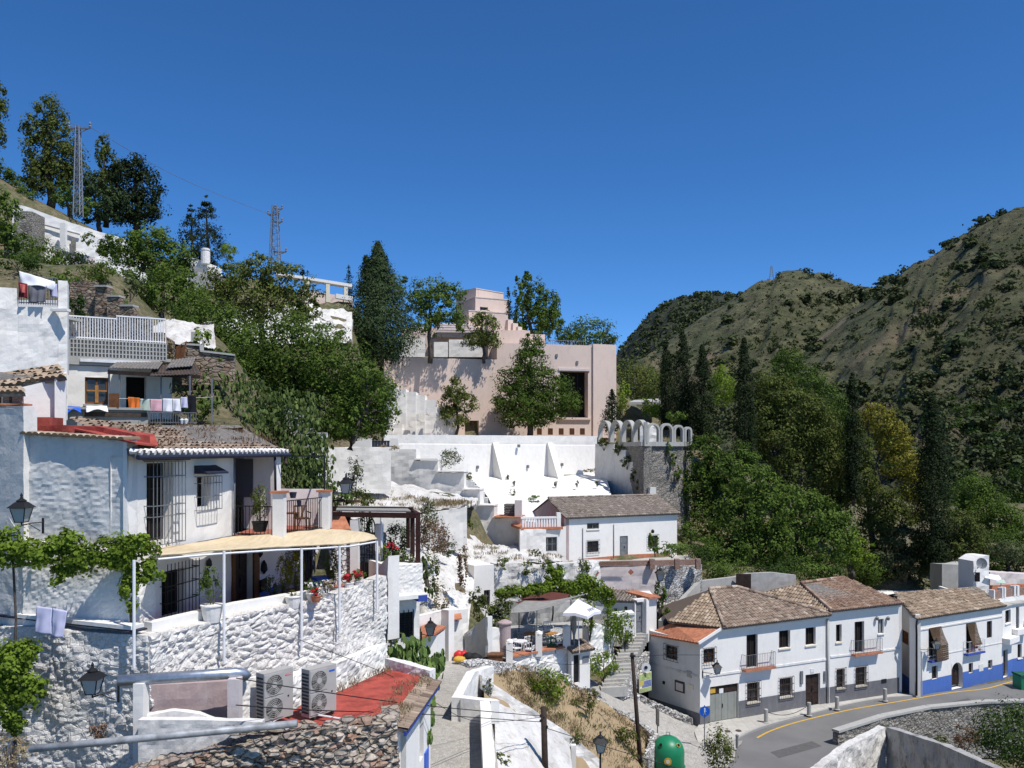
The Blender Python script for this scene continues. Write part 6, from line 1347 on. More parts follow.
# gable face (left, in grazing light) and the walls below it
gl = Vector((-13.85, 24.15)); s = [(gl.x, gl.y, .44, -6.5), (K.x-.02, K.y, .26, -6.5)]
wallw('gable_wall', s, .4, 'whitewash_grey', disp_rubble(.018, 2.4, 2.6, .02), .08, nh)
m = MB(); m.box((K.x-.06, K.y+.0, -1.3), (.10, .10, 3.1)); m.build('quoin', 'whitewash', nh)
fa_ = Facade(gl, K, 0, 0)
m = MB(); N = 16
for i in range(N):
 u = fa_.L*(i+.5)/N; zt = .44+(.26-.44)*u/fa_.L; w_ = fa_.L/N*.55
 P0 = [(w_*math.cos(a), w_*.75*math.sin(a)) for a in np.linspace(0, math.pi, 7)]
 V = [fa_.pt(u+a, zt+b+.01, .17) for a, b in P0]+[fa_.pt(u+a, zt+b+.03, -.5) for a, b in P0]
 m.add(V, [(k, k+1, 8+k, 7+k) for k in range(6)], random.random())
 m.add([V[k] for k in range(7)], [tuple(range(7))], 0)
m.build('verge_tiles', 'tile_ochre', nh)
wallw('red_parapet', [(gl.x+.05, gl.y+.7, .72, .1), (-12.0, 23.9+.6, .70, .1), (K.x-.1, K.y+.75, .42, .1)], .5, 'red_roof_paint', disp_lumpy(.05, 1.5), .15, nh)
m = MB(); m.hexa([(gl.x+.05, gl.y+.6, .5), (K.x-.1, K.y+.6, .3), (K.x-.1, K.y+.05, .27), (gl.x+.05, gl.y+.05, .42), (gl.x+.05, gl.y+.6, .55), (K.x-.1, K.y+.6, .38), (K.x-.1, K.y+.05, .32), (gl.x+.05, gl.y+.05, .5)]); m.build('red_ledge', 'red_roof_paint', nh)
m = MB(); m.box((*XY(40, 26), ZP(425, 26)), (1.0, .8, .45)); m.build('red_curb', 'red_roof_paint', nh)
# roof
E0 = f.pt(-.35, -.10, .48); E1 = f.pt(f.L+3.0, -.08, .48); T1_ = P(238, 424.5, 33.2); T0_ = P(70, 425.5, 27.5)
tile_roof([E0, E1, T1_, T0_], 'tile_old', w=.23, course=.4, parent=nh, jit=.05, amp=.055)
m = MB(); m.prism([E0+Vector((.0, .0, .30)), f.pt(1.2, .14, .1), f.pt(2.6, .5, -1.0), Vector((-13.0, 25.6, .72)), Vector((-12.6, 24.5, .62))], (0, 0, -.05)); m.build('red_roof_patch', 'red_roof_paint', nh)
m = MB(); m.tube([E0+Vector((.06, 0, -.1)), E1+Vector((.06, 0, -.1))], .07, 8); m.build('gutter', 'iron_blue', nh)
m = MB()
for i in range(30):
 p = E0.lerp(E1, (i+.5)/30)+Vector((.02, 0, .02)); w_ = (E1-E0).length/30*.27
 m.tube([p+Vector((.06, 0, 0)), p+Vector((-.25, 0, .05))], w_, 8)
m.build('eave_mortar', 'whitewash_fresh', nh)
sp = []
for i in range(34):
 a, b = random.random(), random.random(); p = E0.lerp(E1, a).lerp(T0_.lerp(T1_, a), .15+.8*b); sp.append((p+Vector((0, 0, .08)), .35))
o = tufts('roof_weeds', 'dry reddish weeds growing over the old tile roof of the near house', sp, 'leaf_brown', kind='stuff', blade=.16, n=22)
# porch, balcony
PC0 = Vector((-9.75, 30.9)); PC1 = XY(276, 30.6); q = Facade(PC0, PC1, -2.85, -.2); q.build(nh, 'whitewash', .2, 'porch_wall')
m = MB(); bx(m, q, q.u(236), q.u(253.3), q.z(245, 497), q.z(245, 459), .003, .06); m.build('roll_blind', 'blind_grey', nh)
drainpipe(nh, [P(275, 455, 30.4), P(275.5, 492, 30.4)], .045, 'iron_blue'); drainpipe(nh, [P(234.5, 455, 28.4), P(234.5, 536, 28.4)], .03, 'iron_grey')
bl = [Vector((-9.36, 28.45)), XY(277.5, 27.75), XY(329.5, 30.9), XY(300, 33.), Vector((-9.6, 32.4))]
m = MB(); m.prism([(p.x, p.y, -3.02) for p in bl], (0, 0, .17)); m.build('balcony_slab', 'terra_floor', nh)
m = MB(); m.prism([(p.x, p.y, -3.10) for p in bl], (0, 0, .06)); m.build('slab_edge', 'whitewash_old', nh)
def rail(parent, a, b, z, h, n, mat='iron', name='railing'):
 m = MB()
 for i in range(n+1):
  p = Vector((*a.lerp(b, i/n), z)); m.bar(p, p+Vector((0, 0, h)), .018)
 for hh in (.06, h): m.bar((*a, z+hh), (*b, z+hh), .03)
 return m.build(name, mat, parent)
p1, p2 = XY(279.5, 27.9), XY(324.5, 30.7)
rail(nh, Vector((-9.3, 28.5)), p1, -2.85, .98, 12); rail(nh, p1, p2, -2.85, 1.15, 24)
for p, zt in ((p1, -1.42), (p2, -1.52)):
 m = MB(); m.box((p.x, p.y, (zt-2.85)/2), (.36, .36, zt+2.85)); m.build('balcony_pillar', 'whitewash', nh); m = MB(); m.box((p.x, p.y, zt+.04), (.5, .5, .07)); m.build('pillar_cap', 'terracotta', nh)
wallw('balcony_back_wall', [(*XY(266, 31.7), -1.45, -2.85), (*XY(326, 32.5), -1.5, -2.85)], .25, 'pink_faded', disp_lumpy(.03), .3, nh)
wallw('balcony_side_wall', [(*XY(325, 32.3), -1.52, -2.85), (*XY(326.5, 31.1), -1.52, -2.85)], .2, 'pink_faded', None, .3, nh)
m = MB(); z = -.22; a, b, c = Vector((*XY(277, 30.6), z)), Vector((*XY(324.5, 30.9), z)), Vector((*XY(322, 32.4), z)); m.bar(a, b, .05); m.bar(b, c, .05); m.bar(b, b-Vector((0, 0, 1.3)), .05); m.build('awning_frame', 'iron', nh)
for (x, D, y, lb, dr) in ((293, 29, 492, 'dark blue wall pot hanging on the balcony railing', .13), (299, 30.3, 500, 'small grey wall pot hanging right of the dark blue one', .09)):
 o = thing('hanging_pot', lb, 'plant pot', P(x, y+6, D-.15)); MB().lathe(P(x, y+6, D-.15), [(dr*.7, 0), (dr, .2), (dr*.9, .2)], 10).build('pot', 'iron_blue', o)
chair('balcony_chair', 'small wooden chair on the balcony behind the railing', (*XY(302, 30), -2.85), .5, 'wood_brown', None)
o = thing('balcony_table', 'little brown table beside the chair on the balcony', 'table', (*XY(289, 29.6), -2.85)); m = MB(); m.box((*XY(289, 29.6), -2.2), (.6, .5, .04)); m.build('tabletop', 'wood_brown', o)
for dx in (-.25, .25):
 for dy in (-.2, .2): m = MB(); p = XY(289, 29.6); m.bar((p.x+dx, p.y+dy, -2.85), (p.x+dx, p.y+dy, -2.22), .04); m.build('leg', 'wood_brown', o)
def potted(label, px, py, D, r, h, potm, plant, pw, ph, leaf, mt, z=None, cat='potted plant', fl=None, dens=2.6):
 """py is where the pot stands"""
 b = P(px, py, D); o = thing('potted_plant', label, cat, b)
 MB().lathe(b, [(r*.72, 0), (r*.9, h*.5), (r, h*.92), (r*1.08, h*.93), (r*1.08, h), (r*.9, h)], 14).build('pot', potm, o)
 k = D/F; n = int(3*dens*math.pi*pw*ph/4*k*k/(leaf*leaf)); p, t = blob_pts((b.x, b.y, b.z+h+ph*k*.5), (pw*k/2, pw*k/2, ph*k/2), max(40, n), .3)
 sb = MB()
 for i in range(4): limb(sb, b+Vector((0, 0, h*.7)), (b.x+random.uniform(-.3, .3)*pw*k, b.y, b.z+h+ph*k*random.uniform(.4, .8)), .015, .006, .05, 3, 5)
 sb.build('stem', 'bark', o); leaf_mesh('foliage', p, leaf, t, mt, o, .5, .4)
 if fl:
  p, t = blob_pts((b.x, b.y-.1, b.z+h+ph*k*.55), (pw*k*.5, pw*k*.4, ph*k*.42), fl[1], .3); leaf_mesh('blossom', p, fl[2], t, fl[0], o, .9)
 return o
potted('slender leafy tree in a dark pot on the balcony corner', 260, 531.5, 28.2, .26, .34, 'black_rubber', 0, 20, 40, .07, 'leaf_olive')
# terrace, rubble retaining wall
R0_ = (-60, 25.6); zt = -4.86
Rp = [(-60, 25.2, 625, 830), (30, 23.3, 627, 860), (150, 22.2, 636, 900)]
R2 = [(XY(150.5, 22.15), zt, -12), (XY(235, 24.9), zt, -8.3), (XY(333, 28.2), zt+.02, -8.6)]
rw_ = thing('rubble_retaining_wall', 'tall whitewashed rubble stone wall holding up the near terrace', 'wall', (-8, 25, -8))
wall('wall', Rp, .9, 'rubble_white', disp_rubble(.055, 3.2, 1.3, .05), .075, rw_)
wallw('wall', [(p.x, p.y, t, b) for p, t, b in R2], .55, 'rubble_white', disp_rubble(.10, 2.9, 1.45, .03), .07, rw_)
wallw('wall', [(*XY(333.2, 28.25), zt+.05, -9), (*XY(387, 30.9), zt+.3, -9)], .5, 'rubble_white', disp_rubble(.07, 3.6, 1.1, .04), .08, rw_)
wallw('buttress_wall', [(*XY(228, 23.7), -6.75, -9), (*XY(300, 26.5), -7.0, -9), (*XY(345, 27.9), -6.9, -9), (*XY(388, 30.4), -6.9, -9)], .35, 'whitewash_lumpy', disp_rubble(.06, 4., 1., .05), .09, rw_)
wallw('kerb', [(*XY(152, 22.75), -4.62, -5.2), (*XY(240, 25.6), -4.60, -5.2), (*XY(330, 28.5), -4.62, -5.2)], .3, 'whitewash', disp_lumpy(.02), .2, rw_)
tf = [XY(150, 22.8), XY(333, 28.6), XY(386, 31.2), XY(380, 36), Vector((-9, 34)), Vector((-10.5, 23.4))]
m = MB(); m.prism([(p.x, p.y, -5.5) for p in tf], (0, 0, .2)); m.build('terrace_floor', 'terra_floor', rw_)
sw2 = thing('stucco_wall', 'rough grey white stucco wall under the gable, behind the vine', 'wall', (-13, 24, -5))
wall('wall', [(-60, 26.2, 400, 640), (23, 23.9, 541, 640)], .5, 'whitewash_grey', disp_lumpy(.03, 1.6), .15, sw2)
wall('wall', [(23.2, 23.85, 540, 640), (128, 22.9, 556, 640), (155, 24.1, 553, 640)], .4, 'whitewash_lumpy', disp_rubble(.025, 5, 1, .02), .07, sw2)
wall('upper_wall', [(-60, 25.9, 405, 545), (23.5, 23.95, 409, 545)], .4, 'whitewash_grey', disp_lumpy(.02, 1.6), .2, sw2)
m = MB(); q = Facade(XY(-60, 25.3), XY(150, 22.1), 0, 0); bx(m, q, 0, q.L-.4, -4.76, -4.71, -.3, .05); m.build('blue_shadow_ledge', 'iron_blue', sw2)  # thin navy strip, the ledge's soft shadow put into its blue
m = MB(); bx(m, q, q.u(20), q.u(135), -4.70, -4.60, -.3, .14); m.build('white_ledge', 'whitewash_fresh', sw2)
# straw canopy on pale poles
sc_ = thing('straw_canopy', 'yellow straw mat canopy shading the terrace on pale poles', 'canopy', (*XY(270, 27), -3))
rows = [[P(156, 549.5, 24.6), P(200, 543.5, 26.1), P(236, 537.5, 28.2), P(276, 535.5, 27.9), P(318, 530.5, 30.3), P(350, 531.5, 31.2), P(374, 536, 31.2)],
  [P(156, 552, 23.8), P(200, 548, 25.3), P(236, 543.5, 26.9), P(278, 541, 27.4), P(318, 537.5, 29), P(350, 536.5, 29.8), P(375, 538, 30.8)],
  [P(157, 556.5, 22.9), P(200, 552.5, 24.), P(236, 550, 25.), P(278, 547.5, 26.5), P(318, 546, 27.8), P(350, 544, 29.2), P(377, 539.5, 30.5)]]
def _sag(G):
 for i in range(G.shape[0]):
  for j in range(G.shape[1]): G[i, j, 2] += .03*noise.noise(Vector((G[i, j, 0]*2, G[i, j, 1]*2, 0)))
 return G
inv = [[((p.x/p.y)*F+CX, HY-p.z/p.y*F, p.y) for p in r] for r in rows]
o = relief('straw_mat', inv, (6, 8), 'straw_mat', 0, parent=sc_, kind=None, extra=_sag); md = o.modifiers.new('s', 'SOLIDIFY'); md.thickness = .05
m = MB(); pr = [Vector(P(*inv[2][k]))-Vector((0, 0, .08)) for k in range(7)]; m.tube(pr, .035, 6); m.build('front_rail', 'white_metal', sc_)
for px, y0, y1 in ((134, 560, 668), (224, 551, 664), (301.5, 548, 650), (339.5, 546, 632), (377, 541, 610)):
 D = {134: 22.0, 224: 24.2, 301.5: 26.9, 339.5: 28.2, 377: 30.1}[px]; MB().tube([P(px, y0, D), P(px, y1, D)], .042, 8).build('pole', 'white_metal', sc_)
# plants and things on the terrace
potted('lemon tree in a big white pot by the lower window', 212, 622, 24.3, .30, .50, 'whitewash_fresh', 0, 24, 40, .08, 'leaf_mid')
for x, y, D, h, lb in ((284, 604, 28.2, 44, 'tall yellow green shrub left of the canopy pole'), (296, 602, 28.4, 52, 'taller yellow green shrub touching the canopy pole'), (333, 596, 30, 44, 'leggy flowering shrub right of the middle canopy pole')):
 potted(lb, x, y, D, .2, .28, 'whitewash_fresh' if x > 290 else 'blue_trim', 0, 18, h, .07, 'leaf_yellow' if x < 320 else 'leaf_olive')
potted('grey green bush in a blue pot left of the yellow shrubs', 272, 606, 27.6, .2, .25, 'blue_trim', 0, 18, 24, .07, 'leaf_silver')
potted('white pot with red and white blossom near the canopy pole', 313, 601, 27.5, .22, .26, 'whitewash_fresh', 0, 20, 14, .07, 'leaf_mid', fl=('petal_white', 60, .08))
potted('pot of red geraniums beside the middle canopy pole', 316, 602, 27.2, .16, .2, 'terracotta', 0, 10, 9, .06, 'leaf_mid', fl=('petal_red', 50, .08))
potted('first white pot of bright red geraniums on the terrace wall', 349, 590, 29.4, .17, .26, 'whitewash_old', 0, 13, 11, .07, 'leaf_mid', fl=('petal_red', 90, .09))
potted('second white pot of bright red geraniums on the terrace wall', 359, 588, 29.8, .17, .26, 'whitewash_old', 0, 13, 12, .07, 'leaf_mid', fl=('petal_red', 90, .09))
potted('dry trailing plant on the terrace wall left of the geraniums', 327, 599, 28.1, .16, .2, 'whitewash_old', 0, 20, 16, .07, 'leaf_dry', fl=('petal_white', 30, .06))
potted('white tub with a small plant at the canopy pole foot', 293, 608, 26.9, .24, .38, 'whitewash_fresh', 0, 8, 6, .06, 'leaf_mid')
o = thing('blue_tub', 'bright blue plastic tub with red rim standing on the terrace', 'tub', P(322, 588, 30.2)); c = P(322, 588, 30.2); MB().lathe(c, [(.28, 0), (.36, .35), (.38, .35), (.38, .4), (.33, .4)], 14).build('body', 'blue_plastic', o)
for k, (x, y, w_, h_) in enumerate(((207, 563, 5, 10), (205, 572, 4, 8), (258, 552, 5, 11), (262, 567, 6, 14))):
 m = MB(); D = g.D(x); c = g.pt(g.u(x), ZP(y, D), .08); kk = D/F; m.lathe((c.x, c.y, c.z-h_*kk/2), [(.02, 0), (w_*kk*.6, h_*kk*.3), (w_*kk*.5, h_*kk*.7), (.02, h_*kk)], 8); tag(m.build('wall_ornament', 'iron'), ['dark scrolled wall ornament above left of the lemon tree', 'small dark bracket below the scrolled wall ornament', 'dark shield shaped ornament right of the house door', 'dark curled iron ornament below the shield'][k], 'ornament')
m = MB(); c = g.pt(g.u(262), ZP(585, g.D(262)), .06); m.box(c, (.05, .7, .42), 0); tag(m.build('wall_picture', 'black_rubber'), 'dark rectangular tile picture low on the wall right of the door', 'picture')
# far end of terrace: dark blue grille door, arch, rubble panel, gate
ew = thing('terrace_end_wall', 'white rubble wall with an arched iron gate at the far end of the terrace', 'wall', (*XY(350, 33.5), -5.3))
q = Facade(XY(270, 32.2), XY(386, 34.5), -5.6, -2.9); r1 = q.opening(304, 311.5, 546, 596); q.z1 = -3.35; r2 = q.opening(359.2, 375, 528, 573); q.build(ew, 'stone_painted', .3, 'wall', res=.12, disp=disp_rubble(.05, 3.2, 1.3, .02))
m = MB(); [bx(m, q, u, u+.04, -5.4, -3.4, .08, .12) for u in np.arange(r1[0]-.1, r1[1]+.2, .12)]; m.build('blue_grille', 'iron_blue', ew)
m = MB(); bx(m, q, r1[0], r1[1], r1[2], r1[3], -.25, -.2); m.build('door', 'interior_dark', ew)
for x, w_, y0 in ((355, 8, 520), (379, 7.5, 524)):
 D = q.D(x); c = P(x, y0, D-.1); zz = -5.5; m = MB(); m.box((c.x, c.y, (c.z+zz)/2), (w_*D/F, .4, c.z-zz)); m.build('gate_pillar', 'whitewash', ew)
gt = MB(); D = q.D(367); c = XY(367, D-.1); wd = .31
for k in range(7):
 x = c.x-wd+2*wd*k/6; zt_ = -3.05+.42*math.sqrt(max(0, 1-((x-c.x)/wd)**2)); gt.bar((x, c.y, -5.35), (x, c.y, zt_), .025)
gt.tube([(c.x-wd*math.cos(a), c.y, -3.05+.42*math.sin(a)) for a in np.linspace(0, math.pi, 12)], .025, 6); gt.bar((c.x-wd, c.y, -5.3), (c.x+wd, c.y, -5.3), .04); gt.bar((c.x-wd, c.y, -4.2), (c.x+wd, c.y, -4.2), .04); gt.build('iron_gate', 'iron', ew)
m = MB(); m.box((c.x, c.y+.05, -4.9), (.6, .03, .8)); m.build('gate_panel', 'iron', ew)
wall('ramp_wall', [(366, 32.6, 586, 640), (374, 32.2, 574, 640), (384, 31.6, 560, 640), (388, 31.4, 556, 640)], .5, 'whitewash_lumpy', disp_lumpy(.05), .15, None, 'white wall rising like a sloping shoulder right of the arched gate')
m = MB(); m.prism([P(331, 518, 33), P(345, 518, 33), P(351, 531, 32.4), P(331, 531, 32.4)], (0, 0, .06)); tag(m.build('tiled_patch', 'terracotta'), 'scrap of orange tiled roof behind the straw canopy', 'roof')
# pergola and white block
pg = thing('pergola', 'dark reddish timber pergola over the garden right of the terrace', 'pergola', (*XY(390, 34), -4.6))
zt_ = ZP(514, 34); fr = [XY(333, 33.8), XY(418.5, 33.2), XY(409, 36.3), XY(333, 37)]
for a, b in ((0, 1), (1, 2), (2, 3)): m = MB(); m.bar((*fr[a], zt_), (*fr[b], zt_), .16, .2); m.build('beam', 'pergola_wood', pg)
m = MB(); m.bar((*XY(333, 35.3), zt_+.15), (*XY(413, 34.8), zt_+.15), .1, .14); m.build('beam', 'pergola_wood', pg)
m = MB(); m.prism([(*XY(336, 34), zt_+.12), (*XY(411, 33.4), zt_+.12), (*XY(405, 36), zt_+.12), (*XY(338, 36.6), zt_+.12)], (0, 0, .05)); m.build('translucent_sheet', 'canvas_grey', pg)
for x, D, y1, w_ in ((418, 33.2, 563, .17), (412.5, 34.6, 556, .17), (408, 36.2, 548, .15), (348, 34.8, 545, .2)): m = MB(); p = XY(x, D); m.bar((*p, ZP(y1, D)), (*p, zt_), w_); m.build('post', 'pergola_wood', pg)
MB().tube([P(381.5, 516, 33.7), P(381.5, 560, 33.7)], .06, 6).build('metal_post', 'white_metal', pg)
wb = thing('white_garden_block', 'white painted brick block carrying the pergola garden', 'wall block', (*XY(405, 33), -6))
q = Facade(XY(387.5, 32.2), XY(422.5, 32.9), ZP(596, 32.4), ZP(565, 32.5)); m = MB()
wallw('wall', [(q.A.x, q.A.y, q.z1, q.z0), (q.B.x, q.B.y, q.z1, q.z0)], 3.2, 'whitewash_blocks', disp_rubble(.025, 5, 2.2, .015), .07, wb)
m = MB(); bx(m, q, -.1, q.L+.12, q.z0-.14, q.z0+.02, -3, .18); m.build('ledge', 'whitewash_fresh', wb); m = MB(); bx(m, q, q.L-.25, q.L+.125, q.z0-.26, q.z0-.02, -.5, .185); m.build('blue_bracket', 'blue_trim', wb)
q = Facade(XY(385, 32.9), XY(419.5, 33.6), -11.2, q.z0-.16); r = q.opening(394, 413, 612.5, 637.5); q.build(wb, 'whitewash_lumpy', .2, 'lower_wall', res=.3, disp=disp_lumpy(.04))
sh_ = MB(); bx(sh_, q, r[0], r[1], r[2], r[3], -.1, -.05); [bx(sh_, q, r[0]+.03, r[1]-.03, r[2]+.04+k*.1, r[2]+.1+k*.1, -.05, -.02) for k in range(9)]; sh_.build('shutter', 'iron', wb)
for k in range(5): m = MB(); u = r[0]+(r[1]-r[0])*k/4; m.bar(q.pt(u, r[2], .05), q.pt(u, r[3]+.1, .05), .03); m.build('window_bar', 'iron', wb)
wallw('garden_ground', [(*XY(384, 33.2), -4.75, -6), (*XY(421, 34), -4.75, -6)], 3.5, 'soil_dark', None, .5, wb)
# ---- lanterns of the near left
lantern_head('street_lantern', 'near black lantern rising above the vine on the grey gable', P(21.5, 522, 22.9), .92, P(43, 522, 23.2))
lantern_head('street_lantern', 'near grey topped lantern on a bracket above the long grey pipe', P(92.5, 693.5, 20.3), .88, P(118.5, 690, 20.7), mat='iron')
lantern_head('street_lantern', 'black lantern in front of the leafy bank right of the balcony', P(346, 493.5, 32.6), .92, P(331.5, 503, 32.8)); MB
m = MB(); m.bar(P(331.5, 500, 32.8), P(331.5, 536, 32.8), .09); m.bar(P(331, 500.5, 32.8), P(360, 501, 32.9), .06); tag(m.build('lantern_stand', 'pergola_wood'), 'dark timber post and rail carrying the lantern right of the balcony', 'frame')
# ---- pipes, niche, AC units, red roof, foreground stone wall
m = MB(); m.tube([P(117.5, 681, 21.2), P(236, 673, 22.3), P(243, 673.5, 22.4), P(247, 678, 22.45)], .145, 16); tag(m.build('galvanised_duct', 'galvanised', smooth=True), 'fat shiny galvanised duct running across the rubble wall', 'duct')
m = MB(); m.tube([P(30, 749, 19.2), P(120, 740.5, 19.3), P(297, 723.5, 19.5)], .085, 10); tag(m.build('long_pipe', 'pipe_grey', smooth=True), 'long thin grey pipe crossing below the duct', 'pipe')
ni = thing('walled_niche', 'roofless whitewashed niche with pinkish plaster darkened with painted shade under the duct', 'enclosure', (*XY(190, 22), -8))
wall('back_wall', [(140, 22.1, 686, 745), (231, 22.9, 681, 745)], .3, 'mauve_plaster_shade', disp_lumpy(.03), .2, ni)  # pinkish plaster with the shadow of the recess put into its colour
wall('sloping_kerb', [(143, 21.4, 716, 760), (175, 21.6, 711, 760), (200, 21.8, 714, 760), (232, 22, 726, 760)], .25, 'whitewash_lumpy', disp_lumpy(.05, 2), .1, ni)
m = MB(); m.box(P(235, 700, 22.1), (.30, .30, 1.15)); m.build('brick_pier', 'pink_faded', ni)
wall('block_wall', [(240.5, 22.5, 679, 730), (262, 23.1, 677, 730)], .2, 'whitewash_blocks', disp_rubble(.02, 4, 1.8, .01), .08, ni)
wall('white_pier', [(133, 21.2, 684, 790), (143, 21.2, 684, 790)], .35, 'whitewash', disp_lumpy(.02), .15, ni)
wall('lower_wall', [(138, 20.9, 720, 800), (200, 20.9, 720, 800), (262, 20.9, 722, 800)], .25, 'whitewash_grey', disp_lumpy(.03, 2.5), .1, ni)
rr = thing('red_roofed_shed', 'low shed beside the alley with a flat red painted roof', 'shed', (*XY(390, 25), -9))
zr = -7.42
pf = [XY(262, 22.6), XY(396, 22.9), XY(430, 27.5), XY(390, 28.9), XY(345, 26.4), XY(300, 24.6)]
m = MB(); m.prism([(p.x, p.y, zr-.15) for p in pf], (0, 0, .15)); m.build('flat_roof', 'red_roof_paint', rr)
q = Facade(XY(396, 23.0), XY(430.5, 27.6), -10.9, zr-.18); r1 = q.opening(400, 405.5, 715, 790); r2 = q.opening(419, 423, 700, 760); q.build(rr, 'whitewash', .25, 'wall')
for r in (r1, r2): m = MB(); bx(m, q, r[0], r[1], r[2], r[3], -.24, -.2); m.build('dark_door', 'interior_dark', rr)
m = MB(); bx(m, q, 0, q.L, zr-.3, zr-.16, .003, .22); m.build('cornice', 'whitewash_old', rr)
tile_roof([q.pt(-.05, zr-.13, .32), q.pt(q.L+.05, zr-.13, .32), q.pt(q.L, zr+.05, -.25), q.pt(0, zr+.05, -.25)], 'tile_old', w=.2, course=.3, parent=rr, jit=.03)
m = MB(); bx(m, q, -.05, q.L+.05, zr-.30, zr-.16, .225, .3); m.build('blue_fascia', 'blue_trim', rr)
m = MB(); bx(m, q, q.L-1.0, q.L-.5, -10.7, -9.5, .003, .05); m.build('blue_panel', 'blue_plastic', rr)
wallw('end_kerb', [(*XY(386, 28.9), zr+.32, zr-.6), (*XY(429, 27.6), zr+.26, zr-.6)], .3, 'whitewash_old', disp_rubble(.04, 4), .1, rr)
wallw('end_wall', [(*XY(396, 22.95), zr-.1, -11), (*XY(396.3, 23.0), zr-.1, -11)], .2, 'whitewash', None, .3, rr)
sp = [(q.pt(random.uniform(0, q.L), zr+.06, random.uniform(-.7, .1)), .25) for _ in range(26)]+[(Vector((*XY(330, 25.7).lerp(XY(388, 28.5), random.random()), zr+.02)), .3) for _ in range(14)]
tufts('roof_edge_weeds', 'dry brown weeds along the edge of the red flat roof', sp, 'leaf_dry', kind='stuff', blade=.13, n=26)
m = MB(); m.tube([P(300, 712, 23.6), P(330, 717, 23.2), P(360, 722, 22.9), P(394, 722, 22.8)], .03, 6); tag(m.build('roof_conduit', 'white_metal'), 'thin pale conduit lying along the red flat roof', 'conduit')
fs_ = thing('drystone_wall', 'brown rubble stone wall with ragged top in the bottom foreground', 'wall', (*XY(290, 20), -10))
wall('wall', [(60, 18.2, 800, 900), (150, 18.8, 768, 900), (215, 19.4, 751, 900), (262, 19.9, 739, 900), (300, 20.3, 733, 900), (345, 20.9, 727, 900), (398, 21.7, 722, 900)], .6, 'stone_rubble', disp_rubble(.13, 3.3, 1.9, .05), .06, fs_)
wallw('end_wall', [(*XY(398.3, 21.75), ZP(720, 21.7), -11.2), (*XY(396, 23.0), ZP(720, 21.7), -11.2)], .4, 'stone_rubble', disp_rubble(.08, 3.3, 1.9, .04), .08, fs_)
rng_ = random.Random(5)
for k in range(9):
 x = 232+k*19+rng_.uniform(-4, 4); D = 19.9+(x-262)*.0135; c = P(x, 735-(x-262)*.09, D)-Vector((0, -.3, .02)); m = MB()
 m.lathe((0, 0, 0), [(.3, 0), (.5, .25), (.48, .6), (.3, .9), (.05, 1.)], 9); sx, sy, sz = rng_.uniform(.45, .75), rng_.uniform(.3, .45), rng_.uniform(.12, .2)
 m.v = [(c.x+a*sx*(1+.3*noise.noise(Vector((a*2+k, b*2, e)))), c.y+b*sy, c.z+e*sz*(1+.3*noise.noise(Vector((a*2, b*2+k, e))))) for a, b, e in m.v]; m.build('capstone', 'stone_rubble', fs_)
def ac(label, px, py, D, brand):
 o = thing('air_conditioner', label, 'air conditioner', (0, 0, 0), 0, 'outdoor air conditioning units'); W_, Dp, H_ = .95, .34, 1.30
 m = MB(); m.box((W_/2, Dp/2, H_/2+.06), (W_, Dp, H_)); m.build('casing', 'ac_beige', o)
 m = MB(); [m.box((-.006, Dp/2, .18+k*.095), (.012, Dp*.8, .05)) for k in range(12)]; m.build('side_vent', 'ac_dark', o)
 for zc in (.40, 1.02):
  m = MB(); m.box((.32, -.008, zc), (.60, .016, .58)); gr = m.build('fan_panel', 'ac_beige', o)
  m = MB(); disc(m, (.32, -.012, zc), (0, -1, 0), .265, .006, 28); m.build('fan_opening', 'ac_dark', gr)
  m = MB()
  for k in range(5):
   a = 2*math.pi*k/5; u = Vector((math.cos(a), 0, math.sin(a))); v = Vector((-u.z, 0, u.x)); c = Vector((.32, -.02, zc)); m.add([c+u*.06-v*.02, c+u*.24-v*.06, c+u*.25+v*.12, c+u*.06+v*.05], [(0, 1, 2, 3)])
  m.build('fan_blade', 'ac_fan', gr)
  m = MB(); disc(m, (.32, -.026, zc), (0, -1, 0), .085, .012, 18)
  m.build('hub', 'ac_beige', gr); m = MB()
  for rr_ in (.12, .17, .22, .265): m.tube([(.32+rr_*math.cos(a), -.04, zc+rr_*math.sin(a)) for a in np.linspace(0, 2*math.pi, 25)], .004, 4, False)
  for k in range(16): a = math.pi*2*k/16; m.tube([(.32+.08*math.cos(a), -.04, zc+.08*math.sin(a)), (.32+.27*math.cos(a), -.04, zc+.27*math.sin(a))], .003, 4, False)
  m.build('fan_guard', 'ac_beige', gr)
 m = MB(); m.box((W_-.16, -.003, 1.20), (.2, .006, .05)); m.build('maker_badge', 'red_plastic' if brand == 'r' else 'blue_plastic', o)
 m = MB(); m.box((W_-.16, -.003, .62), (.05, .008, .05)); m.build('handle_recess', 'ac_dark', o)
 for x in (.15, .8): m = MB(); m.box((x, Dp/2, .03), (.06, Dp+.1, .06)); m.build('foot', 'ac_dark', o)
 p = XY(px, D); o.location = (p.x, p.y, ZP(py, D)); o.rotation_euler = (0, 0, math.atan2(.80, .60)); return o
ac('left air conditioning unit with a red badge beside the white block wall', 264, 726, 22.4, 'r')
ac('right air conditioning unit with a small blue badge, standing free on the red roof', 309.5, 720.5, 23.1, 'b')
